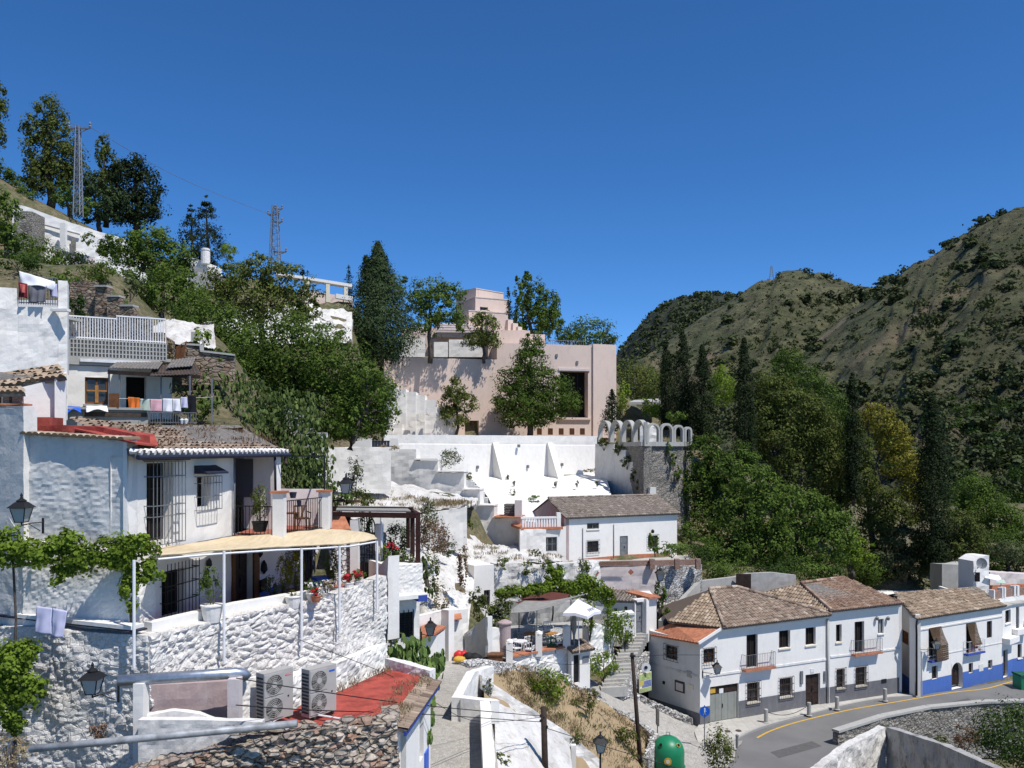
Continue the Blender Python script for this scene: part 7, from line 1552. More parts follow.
# lettering on the left unit badge
tc = bpy.data.curves.new('badge_text', 'FONT'); tc.body = 'TOSHIBA'; tc.size = .05; tc.extrude = .001; tc.align_x = 'CENTER'
to = bpy.data.objects.new('badge_lettering', tc); COL.objects.link(to); dg = bpy.context.evaluated_depsgraph_get(); mt_ = bpy.data.meshes.new_from_object(to.evaluated_get(dg)); bpy.data.objects.remove(to)
lo = bpy.data.objects.new('badge_lettering', mt_); COL.objects.link(lo); mt_.materials.append(M('white_plastic')); bdg = [o for o in bpy.data.objects if o.name.startswith('maker_badge')][0]; lo.parent = bdg; lo.location = (.79, -.0085, 1.183); lo.rotation_euler = (R(90), 0, 0)
# cloths on the blue ledge
def cloth(label, quad, mat, cat='cloth', group=None, name='laundry', amp=.05, fold=6.):
 """hanging cloth: four corners tl, tr, br, bl"""
 a, b, c, d = [Vector(p) for p in quad]; n = 14; G = np.zeros((n, n, 3)); nr = (b-a).cross(d-a).normalized()
 for i in range(n):
  for j in range(n):
   s_, t = j/(n-1), i/(n-1); p = (a.lerp(b, s_)).lerp(d.lerp(c, s_), t); p += nr*amp*t*math.sin(s_*fold+i*.12)+nr*.4*amp*noise.noise(p*4); G[i, j] = p
 o = grid_mesh(name, G, mat); co = G.reshape(-1, 3).copy(); md = o.modifiers.new('s', 'SOLIDIFY'); md.thickness = .012
 return tag(o, label, cat, group)
cloth('left white cloth hanging over the blue ledge', [P(37, 606, 22.7), P(52, 608, 22.6), P(50.5, 635, 22.5), P(34, 633, 22.6)], 'cloth_lilac', 'cloth'); cloth('right white cloth hanging over the blue ledge', [P(53, 608, 22.6), P(67.5, 611, 22.5), P(62, 638, 22.4), P(51, 637, 22.5)], 'cloth_lilac', 'cloth')
# overhead cables
def cable(label, pts, r=.014, mat='black_rubber'):
 p = smooth_path3([P(*q_) for q_ in pts]); m = MB(); m.tube(p, r, 5); tag(m.build('overhead_cable', mat), label, 'cable', 'overhead cables')
def smooth_path3(pts, k=6):
 out = []; n = len(pts)
 for i in range(n-1):
  p0, p1, p2, p3 = (pts[j] for j in (max(i-1, 0), i, i+1, min(i+2, n-1)))
  for j in range(k):
   t = j/k; out.append(.5*((2*p1)+(p2-p0)*t+(2*p0-5*p1+4*p2-p3)*t*t+(3*p1-p0-3*p2+p3)*t**3))
 out.append(pts[-1]); return out
cable('upper thin cable running past the air conditioners toward the timber post', [(236, 678, 21), (310, 690, 22), (420, 705, 26), (540, 716, 33.8)]); cable('lower thin cable running past the air conditioners toward the timber post', [(236, 705, 20.5), (310, 710, 22), (420, 714, 26), (542, 722, 33.8)])
cable('cable dropping from the timber post toward the dry garden', [(546, 728, 33.9), (600, 745, 34), (700, 775, 34)]); cable('cable sagging from the cafe wall to the telephone pole', [(500, 648, 44), (560, 664, 44), (632, 660, 44.2)], .012); cable('cable from the telephone pole to the lantern at the house corner', [(632.5, 657, 44.3), (665, 655, 49), (702, 655, 53.2)], .014)
cable('cable over the alley in front of the red roof', [(300, 640, 25), (400, 680, 28), (470, 720, 31), (545, 717, 33.9)], .010)
# ================================================================ upper left houses
ul = thing('upper_left_house', 'tall lumpy white house with washing on a roof balcony at the left edge', 'house', (*XY(20, 31), 1))
for pts in ([(-70, 29.2, 285, 420), (0, 30, 287, 420), (18, 30.3, 289, 420)], [(18.2, 30.3, 307, 420), (58, 30.75, 307.5, 420)], [(58.2, 30.75, 281, 420), (67.5, 30.9, 281, 420)]):
 wall('wall', pts, .35, 'whitewash_lumpy', disp_lumpy(.06, 1.1), .15, ul)
wall('side_wall', [(67.4, 30.95, 281, 375), (69, 33, 285, 375)], .3, 'whitewash', None, .3, ul); wall('rear_wall', [(-70, 34, 300, 330), (64, 33.6, 300, 330)], .3, 'whitewash', None, .3, ul)
m = MB(); q = Facade(XY(-70, 32), XY(66, 30.8), 0, 0); bx(m, q, 0, q.L-1.3, ZP(309, 31)-.1, ZP(309, 31), -2.4, -.4); m.build('terrace_floor', 'concrete', ul)
rail(ul, XY(19, 30.35), XY(57.5, 30.72), ZP(307, 31), 1.0, 16, 'iron_grey'); wall('string_course', [(50, 30.5, 308.5, 311), (67, 30.4, 308.5, 311)], .2, 'whitewash', None, .3, ul)
cloth('white sheet draped along the roof balcony of the upper left house', [P(19, 271, 30.3), P(55, 282, 30.65), P(56, 290, 30.6), P(21, 284, 30.2)], 'cloth_white', 'laundry', None, amp=.12); cloth('dark red cloth hanging below the white sheet', [P(18.5, 282, 30.2), P(27.5, 284, 30.25), P(27, 298, 30.2), P(18.5, 297, 30.15)], 'cloth_maroon', 'laundry'); cloth('salmon cloth in front of the dark red one', [P(20, 284, 30.1), P(25.5, 285, 30.1), P(24.5, 293, 30.05), P(21, 293, 30.05)], 'cloth_salmon', 'laundry')
cloth('grey striped cloth on the roof balcony rail', [P(28.5, 285, 30.3), P(47, 286, 30.45), P(46, 302, 30.4), P(29, 303, 30.25)], 'cloth_grey', 'laundry', amp=.06, fold=16); cloth('dark and white cloth at the right end of the roof balcony', [P(49, 284, 30.7), P(57, 284, 30.65), P(57, 297, 30.6), P(50, 297, 30.65)], 'cloth_lilac', 'laundry')
m = MB(); m.tube([P(27, 336, 30.6), P(26, 374, 30.5)], .03, 5); tag(m.build('wall_pipe', 'iron_rusty'), 'thin rusty pipe on the upper left white wall', 'pipe')
# tile roofed annex with chimney in front
an_ = thing('plastered_annex', 'plain plastered annex with a sandy tile roof edge behind the red parapet', 'house', (*XY(40, 27), 0))
wall('wall', [(18, 26.2, 388, 445), (66, 26.9, 377, 445)], .3, 'whitewash', disp_lumpy(.015), .3, an_)
tile_roof([P(-60, 397, 27.3), P(66, 376.5, 26.4), P(60, 371.5, 28.5), P(-60, 371.5, 29.5)], 'tile_ochre', w=.26, course=.42, parent=an_, jit=.05, amp=.07)
wall('side_wall', [(65.5, 26.6, 377, 425), (66.5, 29, 372, 425)], .3, 'whitewash', None, .3, an_)
chm = thing('chimney', 'squat white chimney with open brick vents and a tiled cap', 'chimney', (*XY(12, 25.3), .6)); wall('stack', [(-12, 25.5, 405, 440), (5.8, 25.3, 405, 440)], .5, 'whitewash_grey', None, .3, chm); wall('stack', [(6, 25.25, 405.5, 440), (24, 25.2, 406, 440)], .5, 'whitewash', disp_lumpy(.02), .2, chm)
for x in (-4, 8, 18): m = MB(); m.box(P(x, 398, 25.3), (.2, .25, .42)); m.build('brick_post', 'brick_red', chm)
m = MB(); m.box(P(5, 404.5, 25.35), (1.3, .6, .05)); m.build('base_tile', 'terracotta', chm); tile_roof([P(-14, 393, 25.0), P(25, 392.5, 24.95), P(21, 388, 25.5), P(-14, 388, 25.5)], 'tile_ochre', w=.2, parent=chm)
# house with the lattice parapet, timber window and washing
lh2 = thing('middle_left_house', 'white house with lattice block parapet, brown window and tin porch', 'house', (*XY(110, 34), 1))
q = Facade(XY(64, 33.3), XY(172, 35.2), ZP(430, 34), ZP(366.5, 34)); w1 = q.opening(85, 108.5, 377.5, 404); d1_ = q.opening(126, 145, 377, 424); q.build(lh2, 'whitewash', .3, 'wall', res=.3, disp=disp_lumpy(.03))
q.window(lh2, w1, .1, 'wood_brown', 'glass_dark', mull=(1, 0), fw=.09, sill='concrete'); m = MB(); bx(m, q, q.u(95), q.u(98.5), w1[2]+.05, w1[2]+.75, -.06, -.02); m.build('window_post', 'wood_orange', lh2); m = MB(); bx(m, q, q.u(87), q.u(107), w1[2]+.50, w1[2]+.56, -.055, -.03); m.build('transom', 'wood_orange', lh2)
m = MB(); bx(m, q, d1_[0], d1_[1], d1_[2], d1_[3], -.3, -.26); m.build('dark_doorway', 'interior_dark', lh2)
m = MB(); bx(m, q, q.u(146), q.u(161), q.z(150, 400), q.z(150, 376), .06, .12); m.build('stone_panel', 'whitewash_grey', lh2)
m = MB(); bx(m, q, -.05, q.u(160), ZP(366, 34), ZP(358.5, 34), -3.5, .12); m.build('concrete_band', 'concrete', lh2); m = MB(); bx(m, q, q.u(80), q.u(150), ZP(363, 34), ZP(360, 34), .122, .2); m.build('flashing', 'zinc_white', lh2)
lp = thing('lattice_parapet', 'pale grey parapet of pierced square blocks above the brown window', 'parapet', (*XY(110, 34), 3.7)); z0, z1 = ZP(358, 34), ZP(341, 34); m = MB(); u0, u1 = -.05, q.u(166); nn = 30
for k in range(nn+1): u = u0+(u1-u0)*k/nn; bx(m, q, u-.025, u+.025, z0, z1, -.02, .1)
for k in range(5): z = z0+(z1-z0)*k/4; bx(m, q, u0, u1, z-.02, z+.02, -.015, .095)
m.build('pierced_blocks', 'concrete', lp); m = MB(); bx(m, q, u0, u1, z0, z1, -.12, -.025); m.build('backing', 'whitewash_grey', lp)
wr = thing('white_railing', 'white painted iron railing above the pierced block parapet', 'railing', (*XY(115, 34), 4.3)); m = MB(); zt1 = z1+1.05
for k in range(40): u = u0+(u1-u0)*k/39; m.bar(q.pt(u, z1, -.1), q.pt(u, zt1-.25*(.5 if k < 20 else 0), -.1), .03)
m.bar(q.pt(u0, z1+.1, -.1), q.pt(u1, z1+.1, -.1), .04); m.bar(q.pt(u0, zt1-.12, -.1), q.pt(u1*.5, zt1-.12, -.1), .05); m.bar(q.pt(u1*.5, zt1, -.1), q.pt(u1, zt1, -.1), .05); m.build('bars', 'white_metal', wr)
fl_ = thing('leaning_lattice', 'slanting grey lattice screen behind the white railing', 'screen', (*XY(95, 36), 4)); m = MB(); q3 = Facade(XY(66, 36), XY(128, 36.6), 0, 0); za, zb = ZP(338, 36), ZP(316, 36)
for k in range(20): u = -.6+k*.16; m.bar(q3.pt(max(u, 0), zb), q3.pt(u+1.0, za), .035)
m.bar(q3.pt(0, zb), q3.pt(q3.L-.6, zb), .05); m.bar(q3.pt(0, za), q3.pt(q3.L+.2, za), .05); m.build('slats', 'iron_grey', fl_)
m = MB(); bx(m, q, 0, q.L, z0-.02, z0+.1, -3.5, -.2); m.build('terrace_floor', 'concrete', lh2)
tp_ = thing('tin_porch', 'sagging dark corrugated tin porch roof on thin posts over the washing', 'porch roof', (*XY(150, 33), 2));
def corr(a, b, c, d, n, mat, parent, name):
 m = MB()
 for i in range(n): t0, t1 = i/n, (i+1)/n; e = .03 if i % 2 else 0; e1 = 0 if i % 2 else .03; m.quad(a.lerp(b, t0)+Vector((0, 0, e)), a.lerp(b, t1)+Vector((0, 0, e1)), d.lerp(c, t1)+Vector((0, 0, e1)), d.lerp(c, t0)+Vector((0, 0, e)))
 o = m.build(name, mat, parent); md = o.modifiers.new('s', 'SOLIDIFY'); md.thickness = .02; return o
corr(P(108, 368, 32), P(158, 369, 32.4), P(163, 362, 35), P(118, 361, 34.6), 30, 'wood_grey', tp_, 'sheet'); corr(P(150, 376, 31.5), P(200, 374, 32.5), P(196, 364, 35.5), P(153, 365, 35), 30, 'iron_rusty', tp_, 'sheet'); corr(P(166, 368, 33), P(192, 366, 33.6), P(196, 357, 35.6), P(172, 360, 35), 16, 'wood_grey', tp_, 'sheet')
m = MB(); m.bar(P(108, 372, 32), P(200, 377, 32.4), .1, .14); m.build('beam', 'wood_dark', tp_)
for x, y0, y1 in ((109, 369, 408), (119.5, 372, 408), (161, 376, 424), (190, 376, 424), (212, 378, 424)): m = MB(); m.bar(P(x, y0, 32.1), P(x, y1, 32.1), .05); m.build('post', 'iron_grey', tp_)
ly = thing('yard_wall', 'grey block yard wall with a dark slot below the brown window', 'wall', (*XY(106, 31.5), 1)); wall('wall', [(65.5, 31.2, 408, 432), (148, 32, 410, 432)], .3, 'concrete', disp_lumpy(.02), .3, ly)
m = MB(); q4 = Facade(XY(65.5, 31.2), XY(148, 32), 0, 0); bx(m, q4, q4.u(84), q4.u(147), ZP(416.5, 31.5), ZP(412, 31.5), .022, .07); m.build('dark_slot', 'iron_rusty', ly); m = MB(); bx(m, q4, 0, q4.L, ZP(409.5, 31.4), ZP(408, 31.4)+.03, -.5, .12); m.build('coping', 'concrete', ly)
cloth('blue plastic sheet heaped on the yard wall, left', [P(66, 406.5, 31.3), P(80, 406.5, 31.4), P(81, 411, 31), P(66, 412, 30.9)], 'blue_plastic', 'sheet', amp=.08); cloth('white and blue sheet on the yard wall under the brown window', [P(86, 406, 31.4), P(107, 406, 31.5), P(108, 410.5, 31.1), P(86, 411, 31)], 'cloth_white', 'sheet', amp=.06)
m = MB(); m.box(P(114, 401, 31.6), (.34, .08, .55), .2); tag(m.build('leaning_board', 'wood_brown'), 'brown board leaning beside the window over the yard wall', 'board')
for (a, b, y0, y1, mt, lb) in ((128, 134, 397, 410, 'cloth_orange', 'left orange trousers on the washing line'), (134.3, 139.5, 397.5, 409.5, 'cloth_orange', 'right orange trousers on the washing line'), (140.3, 149.5, 399, 411, 'cloth_mint', 'pale mint shirt on the washing line'), (150.5, 162, 399.5, 411.5, 'cloth_pink', 'pink cloth on the washing line'), (163, 172, 398.5, 412, 'cloth_white', 'first white shirt right of the pink cloth'), (172.5, 180, 399, 411.5, 'cloth_white', 'second white shirt, tilted, right of the first'), (180.8, 187, 397, 408, 'cloth_lilac', 'grey white shirt beside the black clothes'), (188, 196, 395, 414, 'cloth_black', 'long black clothes hanging at the right of the line')):
 cloth(lb, [P(a, y0, 31.9), P(b, y0+.3, 31.9), P(b+random.uniform(-.5, .8), y1, 31.85), P(a+random.uniform(-.8, .5), y1, 31.85)], mt, 'laundry', 'clothes on the washing line', amp=.05)
m = MB(); m.tube([P(119, 398.5, 31.92), P(160, 399.5, 31.92), P(213, 397, 31.92)], .008, 4); tag(m.build('washing_line', 'white_plastic'), 'thin washing line carrying orange, pink and white clothes', 'washing line')
yr = thing('yard_railing', 'thin grey railing under the washing', 'railing', (*XY(170, 31.7), .9)); rail(yr, XY(150, 31.6), XY(196, 31.8), ZP(424, 31.7), .42, 18, 'iron_grey', 'bars')
for x, hh, lb in ((182, 4, 'first small white pot under the black clothes'), (186, 4, 'second small white pot under the black clothes')): m = MB(); m.lathe(P(x, 424, 31.4), [(.05, 0), (.09, .16), (.02, .2)], 8); tag(m.build('small_pot', 'white_plastic'), lb, 'pot')
relief('yard_ledge', [[(60, 415, 36), (150, 415, 36.5), (240, 418, 37)], [(60, 421, 33), (150, 424, 33), (240, 426, 34)], [(60, 428, 30.4), (150, 428, 31), (245, 428, 32.5)]], (8, 14), 'ground_dry', .08, 1)
# brick stepped garden walls on the slope
bw = thing('stepped_brick_wall', 'brown stone garden wall stepping down to the right, grey capped', 'wall', (*XY(110, 41), 6))
for i, (x0, x1, yt) in enumerate(((70, 94.5, 281), (94.5, 107, 287), (107, 119.5, 297), (119.5, 133.5, 306.5), (133.5, 148, 318))):
 D = 42-i*.45; wall('wall', [(x0, D, yt, 350), (x1-.1, D-.1, yt, 350)], .4, 'stone_ochre', disp_rubble(.05, 3, 1.8), .15, bw, cap=(.09, .05, 'concrete') if i else None)
wall('brick_wall', [(150, 38.5, 333, 365), (163, 38.5, 333, 365), (163.2, 38.5, 336, 365), (172, 38.5, 341, 365)], .35, 'stone_ochre', disp_rubble(.04, 3, 1.8), .15, None, 'short brown wall piece at the end of the white railing')
wall('brick_wall', [(182, 37.4, 345, 385), (200, 37.6, 346, 385), (200.3, 37.6, 352, 385), (235, 38, 356, 385)], .4, 'stone_ochre', disp_rubble(.04, 3, 1.8), .15, None, 'dark brown stone wall below the white rock', cap=(.08, .05, 'concrete'))
cloth('rusty board leaning against the dark brown wall', [P(176, 347, 37.6), P(187, 341, 37.4), P(183, 366, 37), P(174, 367, 37.2)], 'wood_brown', 'board', amp=.0)
relief('white_rock', [[(146, 326, 47), (165, 321, 47.5), (190, 323, 48), (214, 322, 48.5)], [(150, 334, 44), (170, 331, 44.4), (192, 332, 44.8), (214, 331, 45)], [(152, 344, 41.4), (172, 343, 41.4), (195, 345, 41.4), (216, 346, 41.8)]], (10, 14), 'whitewash_ground', .25, 1.1)
m = MB(); m.box(P(197, 337, 42.6), (.5, .3, .5)); tag(m.build('rock_hut', 'concrete'), 'little grey hatch let into the white rock', 'hatch')
# long white wall near the top left, stone pier, white roofs
tl = thing('hilltop_wall_house', 'long sloping white cave house front near the top left', 'house', (*XY(70, 77), 20)); wall('wall', [(12, 75, 203.5, 262), (25, 75.2, 206, 262), (60, 76.5, 219, 262), (100, 78, 232, 268), (130, 79, 240, 272)], .6, 'whitewash', disp_lumpy(.06), .4, tl)
m = MB(); q = Facade(XY(33, 75.4), XY(80, 77.1), 0, 0); m.hexa([q.pt(0, ZP(223, 75.5), .03), q.pt(q.L, ZP(235, 77), .03), q.pt(q.L, ZP(235, 77), .18), q.pt(0, ZP(223, 75.5), .18), q.pt(0, ZP(222, 75.5), .03), q.pt(q.L, ZP(234, 77), .03), q.pt(q.L, ZP(234, 77), .18), q.pt(0, ZP(222, 75.5), .18)]); m.build('cable_trim', 'iron_grey', tl)
m = MB(); bx(m, q, q.u(34.5), q.u(37.5), ZP(240, 75.5), ZP(231, 75.5), .05, .1); m.build('window', 'glass_dark', tl); m = MB(); bx(m, q, q.u(71), q.u(76), ZP(250, 76.5), ZP(237, 76.5), .08, .14); m.build('door', 'wood_grey', tl); m = MB(); m.box(P(63.5, 238, 75.8), (.5, .3, 2.6)); m.build('chimney', 'whitewash', tl)
wall('stone_pier', [(14, 73, 213, 262), (24, 73, 211, 262), (32, 73, 211, 262)], 2, 'stone_grey', disp_rubble(.06, 2), .25, None, 'grey stone pier against the long white wall at top left'); wall('eroded_rock', [(52, 70, 248, 264), (75, 70, 254, 266), (95, 71, 258, 272)], 1.5, 'pink_faded', disp_lumpy(.3, .7), .4, None, 'pinkish eroded rock face below the long white wall')
wall('white_wall', [(112, 74, 254, 275), (150, 75, 263, 285)], .6, 'whitewash_fresh', disp_lumpy(.15), .4, None, 'bright white wall fragment behind the trees at upper left')
ch2 = thing('hill_cave_house', 'white sloping cave house roof with a round chimney on the ridge', 'house', (*XY(200, 80), 18)); wall('wall', [(183, 80, 254, 290), (196, 80, 259, 290), (205, 80, 262, 290), (222, 80.5, 269, 290)], 1.5, 'whitewash', disp_lumpy(.15), .35, ch2); c = P(205.5, 264, 79.5); MB().lathe(c, [(.42, 0), (.42, 1.1), (.36, 1.12), (.36, 1.25), (.42, 1.27), (.42, 1.4), (.3, 1.45)], 14).build('chimney', 'whitewash_old', ch2)
wall('grey_roof_wall', [(188, 78.5, 264, 290), (210, 78.7, 272, 290), (228, 79, 281, 292)], .5, 'concrete', disp_lumpy(.1), .4, None, 'grey sloping roof edge below the white cave house')
# white columned pergola on the ridge
rp = thing('ridge_pergola', 'cream columned white pergola on the ridge left of the tall conifer', 'pergola', (*XY(330, 98), 18)); q = Facade(XY(276, 97), XY(352, 100), 0, 0)
m = MB(); m.hexa([q.pt(0, ZP(274.5, 97), 0), q.pt(q.L, ZP(287, 100), 0), q.pt(q.L, ZP(287, 100), -1.2), q.pt(0, ZP(274.5, 97), -1.2), q.pt(0, ZP(272, 97), 0), q.pt(q.L, ZP(284, 100), 0), q.pt(q.L, ZP(284, 100), -1.2), q.pt(0, ZP(272, 97), -1.2)]); m.build('beam', 'whitewash', rp)
for x in (308, 328, 346): m = MB(); u = q.u(x); D = q.D(x); bx(m, q, u-.22, u+.22, ZP(302, D), ZP(272+(x-276)*.16+1.5, D)-.02, -.5, -.05); m.build('column', 'sill_cream', rp)
wall('pink_base_wall', [(300, 98, 289, 305), (353, 100.3, 298, 312)], .5, 'pink_plaster', disp_lumpy(.06), .4, None, 'pale pink base wall under the ridge pergola'); wall('white_parapet', [(336, 97.4, 293.5, 298), (353, 98, 296.5, 301)], .5, 'whitewash', None, .4, None, 'short white parapet left of the tall conifer')
relief('white_hillside', [[(222, 308, 80), (255, 310, 82), (300, 305, 85), (352, 313, 86)], [(222, 322, 74), (255, 325, 76), (300, 322, 78), (352, 325, 80)], [(222, 345, 68), (255, 345, 69), (300, 343, 71), (352, 345, 72)]], (12, 18), 'whitewash_dirty', .5, .7)
wall('grey_rendered_wall', [(318, 84, 310, 345), (335, 84.5, 313, 345), (353, 85, 319, 345)], .5, 'whitewash_grey', disp_lumpy(.1), .4, None, 'grey rendered wall patch left of the tall conifer base')
# staircase walls among the trees above the near house
for (x0, x1, yt, yb, D, lb) in ((289, 303, 413.5, 440, 47, 'grey capped garden wall step beside the big dark tree'), (284, 292, 406, 440, 48, 'higher grey wall step among the cactus'), (303, 314, 430, 470, 46, 'lower grey wall step above the white block'), (313, 327, 434, 480, 46, 'square white wall block at the end of the grey wall steps')):
 wall('stepped_wall', [(x0, D, yt, yb), (x1, D+.1, yt, yb)], .5, 'concrete' if x0 < 310 else 'whitewash', disp_lumpy(.03), .3, None, lb, cap=(.08, .06, 'concrete'))
# ================================================================ trees and plants
G1 = 'trees on the left skyline'
tree('broadleaf_tree', 'tall ragged olive brown tree left of the near pylon', (50, 205), 92, [(48, 112, 13, 17), (36, 128, 14, 16), (60, 135, 15, 20), (40, 152, 16, 22), (64, 160, 20, 22), (50, 180, 24, 20), (34, 175, 12, 18), (76, 176, 12, 20)], 'leaf_olive', .30, 3.2, .3, .45, group=None)
tree('broadleaf_tree', 'tall olive brown tree cut by the left edge of the picture', (-8, 190), 90, [(-6, 95, 11, 16), (-9, 115, 14, 20), (-8, 140, 12, 20)], 'leaf_olive', .30, 3., .3, .4)
tree('broadleaf_tree', 'dark round tree low at the left edge beside the ragged one', (10, 205), 96, [(8, 182, 18, 12), (-4, 172, 12, 14)], 'leaf_mid', .30, 3.2)
tree('cypress_tree', 'thin spired dark tree right of the near pylon', (106, 222), 92, [(103, 148, 7, 14), (108, 168, 11, 18), (108, 190, 14, 20)], 'leaf_olive', .28, 3.6, .28, .3)
tree('evergreen_tree', 'broad dark evergreen at the right end of the skyline clump', (138, 232), 90, [(135, 168, 13, 14), (125, 178, 18, 18), (148, 190, 15, 20), (138, 208, 24, 20), (120, 205, 16, 18)], 'leaf_cypress', .28, 4., .26, .4)
tree('evergreen_tree', 'dull blue green tree between the pylon and the evergreen', (100, 226), 88, [(92, 188, 14, 18), (108, 205, 20, 18), (95, 212, 18, 12)], 'leaf_fir', .28, 3.6)
tree('shrub_tree', 'yellow green bush at the foot of the near pylon', (72, 216), 84, [(64, 196, 13, 13), (82, 206, 12, 10)], 'leaf_mid', .24, 3.2, tshift=.15)
conifer('cypress_tree', 'left of two ragged dark cypresses on the ridge', (193, 258), 92, (191, 205), 15, 'leaf_cypress', .24, None, .8, layered=True)
conifer('cypress_tree', 'right and taller of two ragged dark cypresses on the ridge', (209, 262), 92, (206, 197), 17, 'leaf_cypress', .24, None, .75, layered=True)
conifer('cypress_tree', 'tiny slender cypress just left of the tall conifer', (350, 300), 104, (348.5, 264), 4.5, 'leaf_cypress', .24)
shrub('shrub', 'small dark conifer top behind the ridge pergola beam', 296, 285, 108, 22, 20, 'leaf_cypress', .28)
tree('broadleaf_tree', 'dark green tree above the upper left house', (8, 270), 56, [(6, 215, 12, 22), (12, 235, 14, 18), (-4, 245, 14, 26), (22, 262, 12, 12)], 'leaf_mid', .22, 3.2, .3, .25)
tree('broadleaf_tree', 'bright green rounded tree in front of the white hilltop wall', (150, 310), 60, [(150, 238, 22, 16), (128, 250, 22, 16), (165, 258, 24, 20), (110, 246, 14, 10), (148, 268, 26, 20), (182, 268, 14, 16)], 'leaf_mid', .20, 3.4, .26, .25, tshift=.12)
tree('broadleaf_tree', 'darker bush tree below the bright rounded tree', (160, 325), 56, [(165, 290, 28, 22), (140, 295, 18, 16), (188, 290, 18, 18), (120, 282, 16, 12)], 'leaf_mid', .20, 3.2)
for x, y, w_, h_, D, mt, lb in ((50, 275, 46, 30, 60, 'leaf_mid', 'dark green bush behind the draped roof balcony'), (78, 272, 34, 22, 58, 'leaf_dark', 'green shrub below the pinkish rock'), (100, 285, 44, 24, 52, 'leaf_mid', 'leafy bush above the stepped brown wall'), (88, 245, 16, 12, 70, 'leaf_mid', 'small round tree before the hilltop wall door'), (140, 252, 26, 14, 68, 'leaf_bright', 'light green bush at the end of the hilltop wall'), (130, 300, 22, 26, 47, 'leaf_silver', 'agave like grey plant behind the wall steps'), (80, 325, 22, 34, 39, 'leaf_dark', 'dark climber beside the tall white house corner'), (205, 335, 24, 24, 50, 'leaf_mid', 'bush growing over the white rock'), (202, 352, 20, 24, 41, 'leaf_bright', 'bright yellow green bush beside the grey hatch'), (165, 372, 18, 34, 37, 'leaf_dry', 'dry brownish creeper at the railing end'), (228, 262, 22, 20, 76, 'leaf_bright', 'light bush beside the ridge chimney'), (25, 205, 26, 20, 82, 'leaf_mid', 'bush at the upper end of the hilltop wall'), (240, 280, 34, 20, 76, 'leaf_mid', 'bush on the ridge behind the big olive green tree'), (65, 302, 40, 36, 47, 'leaf_mid', 'large bush behind the tall white house'), (18, 282, 44, 34, 62, 'leaf_dark', 'dark bush under the first trees at the left edge'), (36, 256, 34, 20, 70, 'leaf_mid', 'bush in front of the grey stone pier'), (112, 262, 26, 18, 66, 'leaf_mid', 'bush at the right of the pinkish eroded rock'), (125, 318, 22, 20, 45, 'leaf_mid', 'leafy bush beside the lowest brown wall step'), (235, 300, 34, 26, 66, 'leaf_mid', 'green bush below the round chimney house'), (330, 345, 40, 24, 64, 'leaf_mid', 'green bushes in front of the grey rendered patch'), (185, 330, 44, 34, 52, 'leaf_mid', 'broad bush above the white rock'), (248, 332, 54, 30, 62, 'leaf_mid', 'green bush covering the dirty white slope'), (300, 326, 40, 20, 68, 'leaf_olive', 'olive green bush on the dirty white slope'), (20, 272, 60, 18, 50, 'leaf_dark', 'dark scrub just behind the upper left roof'), (222, 378, 30, 34, 38.5, 'leaf_mid', 'bush in front of the dark brown stone wall end'), (238, 398, 40, 26, 42, 'leaf_mid', 'green growth right of the dark brown stone wall'), (725, 584, 60, 26, 67, 'leaf_mid', 'green bush showing above the cement wall'), (790, 580, 40, 24, 72, 'leaf_dark', 'dark bush behind the end of the cement wall'), (815, 584, 50, 22, 70, 'leaf_mid', 'bush just above the reddish roof'), (705, 560, 40, 26, 72, 'leaf_mid', 'green bush right of the brick parapet'), (400, 668, 46, 34, 33, 'leaf_olive', 'feathery olive bush between the prickly pear and the rubble wall'), (6, 206, 40, 20, 88, 'leaf_dry', 'dry scrub on the slope above the hilltop wall')):
 shrub('shrub', lb, x, y, D, w_, h_, mt, .17, 3.)
tree('broadleaf_tree', 'wide airy olive green tree on the slope left of the ridge pergola', (262, 350), 60, [(262, 268, 26, 16), (235, 282, 30, 20), (285, 280, 28, 18), (300, 296, 22, 16), (250, 300, 36, 22), (218, 300, 20, 24), (285, 312, 26, 20), (310, 310, 14, 12)], 'leaf_olive', .20, 2.3, .22, .25, tshift=.12)
tree('broadleaf_tree', 'dense mid green tree behind the laundry terrace', (215, 400), 48, [(215, 325, 24, 26), (205, 352, 20, 24), (232, 350, 26, 30), (195, 310, 18, 22), (220, 375, 26, 20)], 'leaf_mid', .15, 3.2, .26, .2)
tree('broadleaf_tree', 'massive dark green tree overhanging the white walls', (300, 448), 52, [(290, 355, 46, 40), (335, 372, 40, 34), (265, 390, 40, 38), (320, 408, 46, 32), (360, 392, 34, 28), (375, 420, 20, 18), (285, 425, 36, 20), (250, 350, 30, 28), (345, 428, 30, 14)], 'leaf_mid', .17, 4.0, .22, .4, tshift=-.06)
tree('broadleaf_tree', 'leafy outer branch mass reaching right of the massive tree', (350, 440), 50, [(378, 388, 20, 16), (390, 408, 13, 10), (385, 428, 8, 8), (368, 372, 14, 12), (352, 420, 20, 20)], 'leaf_mid', .17, 2.6, .24, .2, tshift=.15)
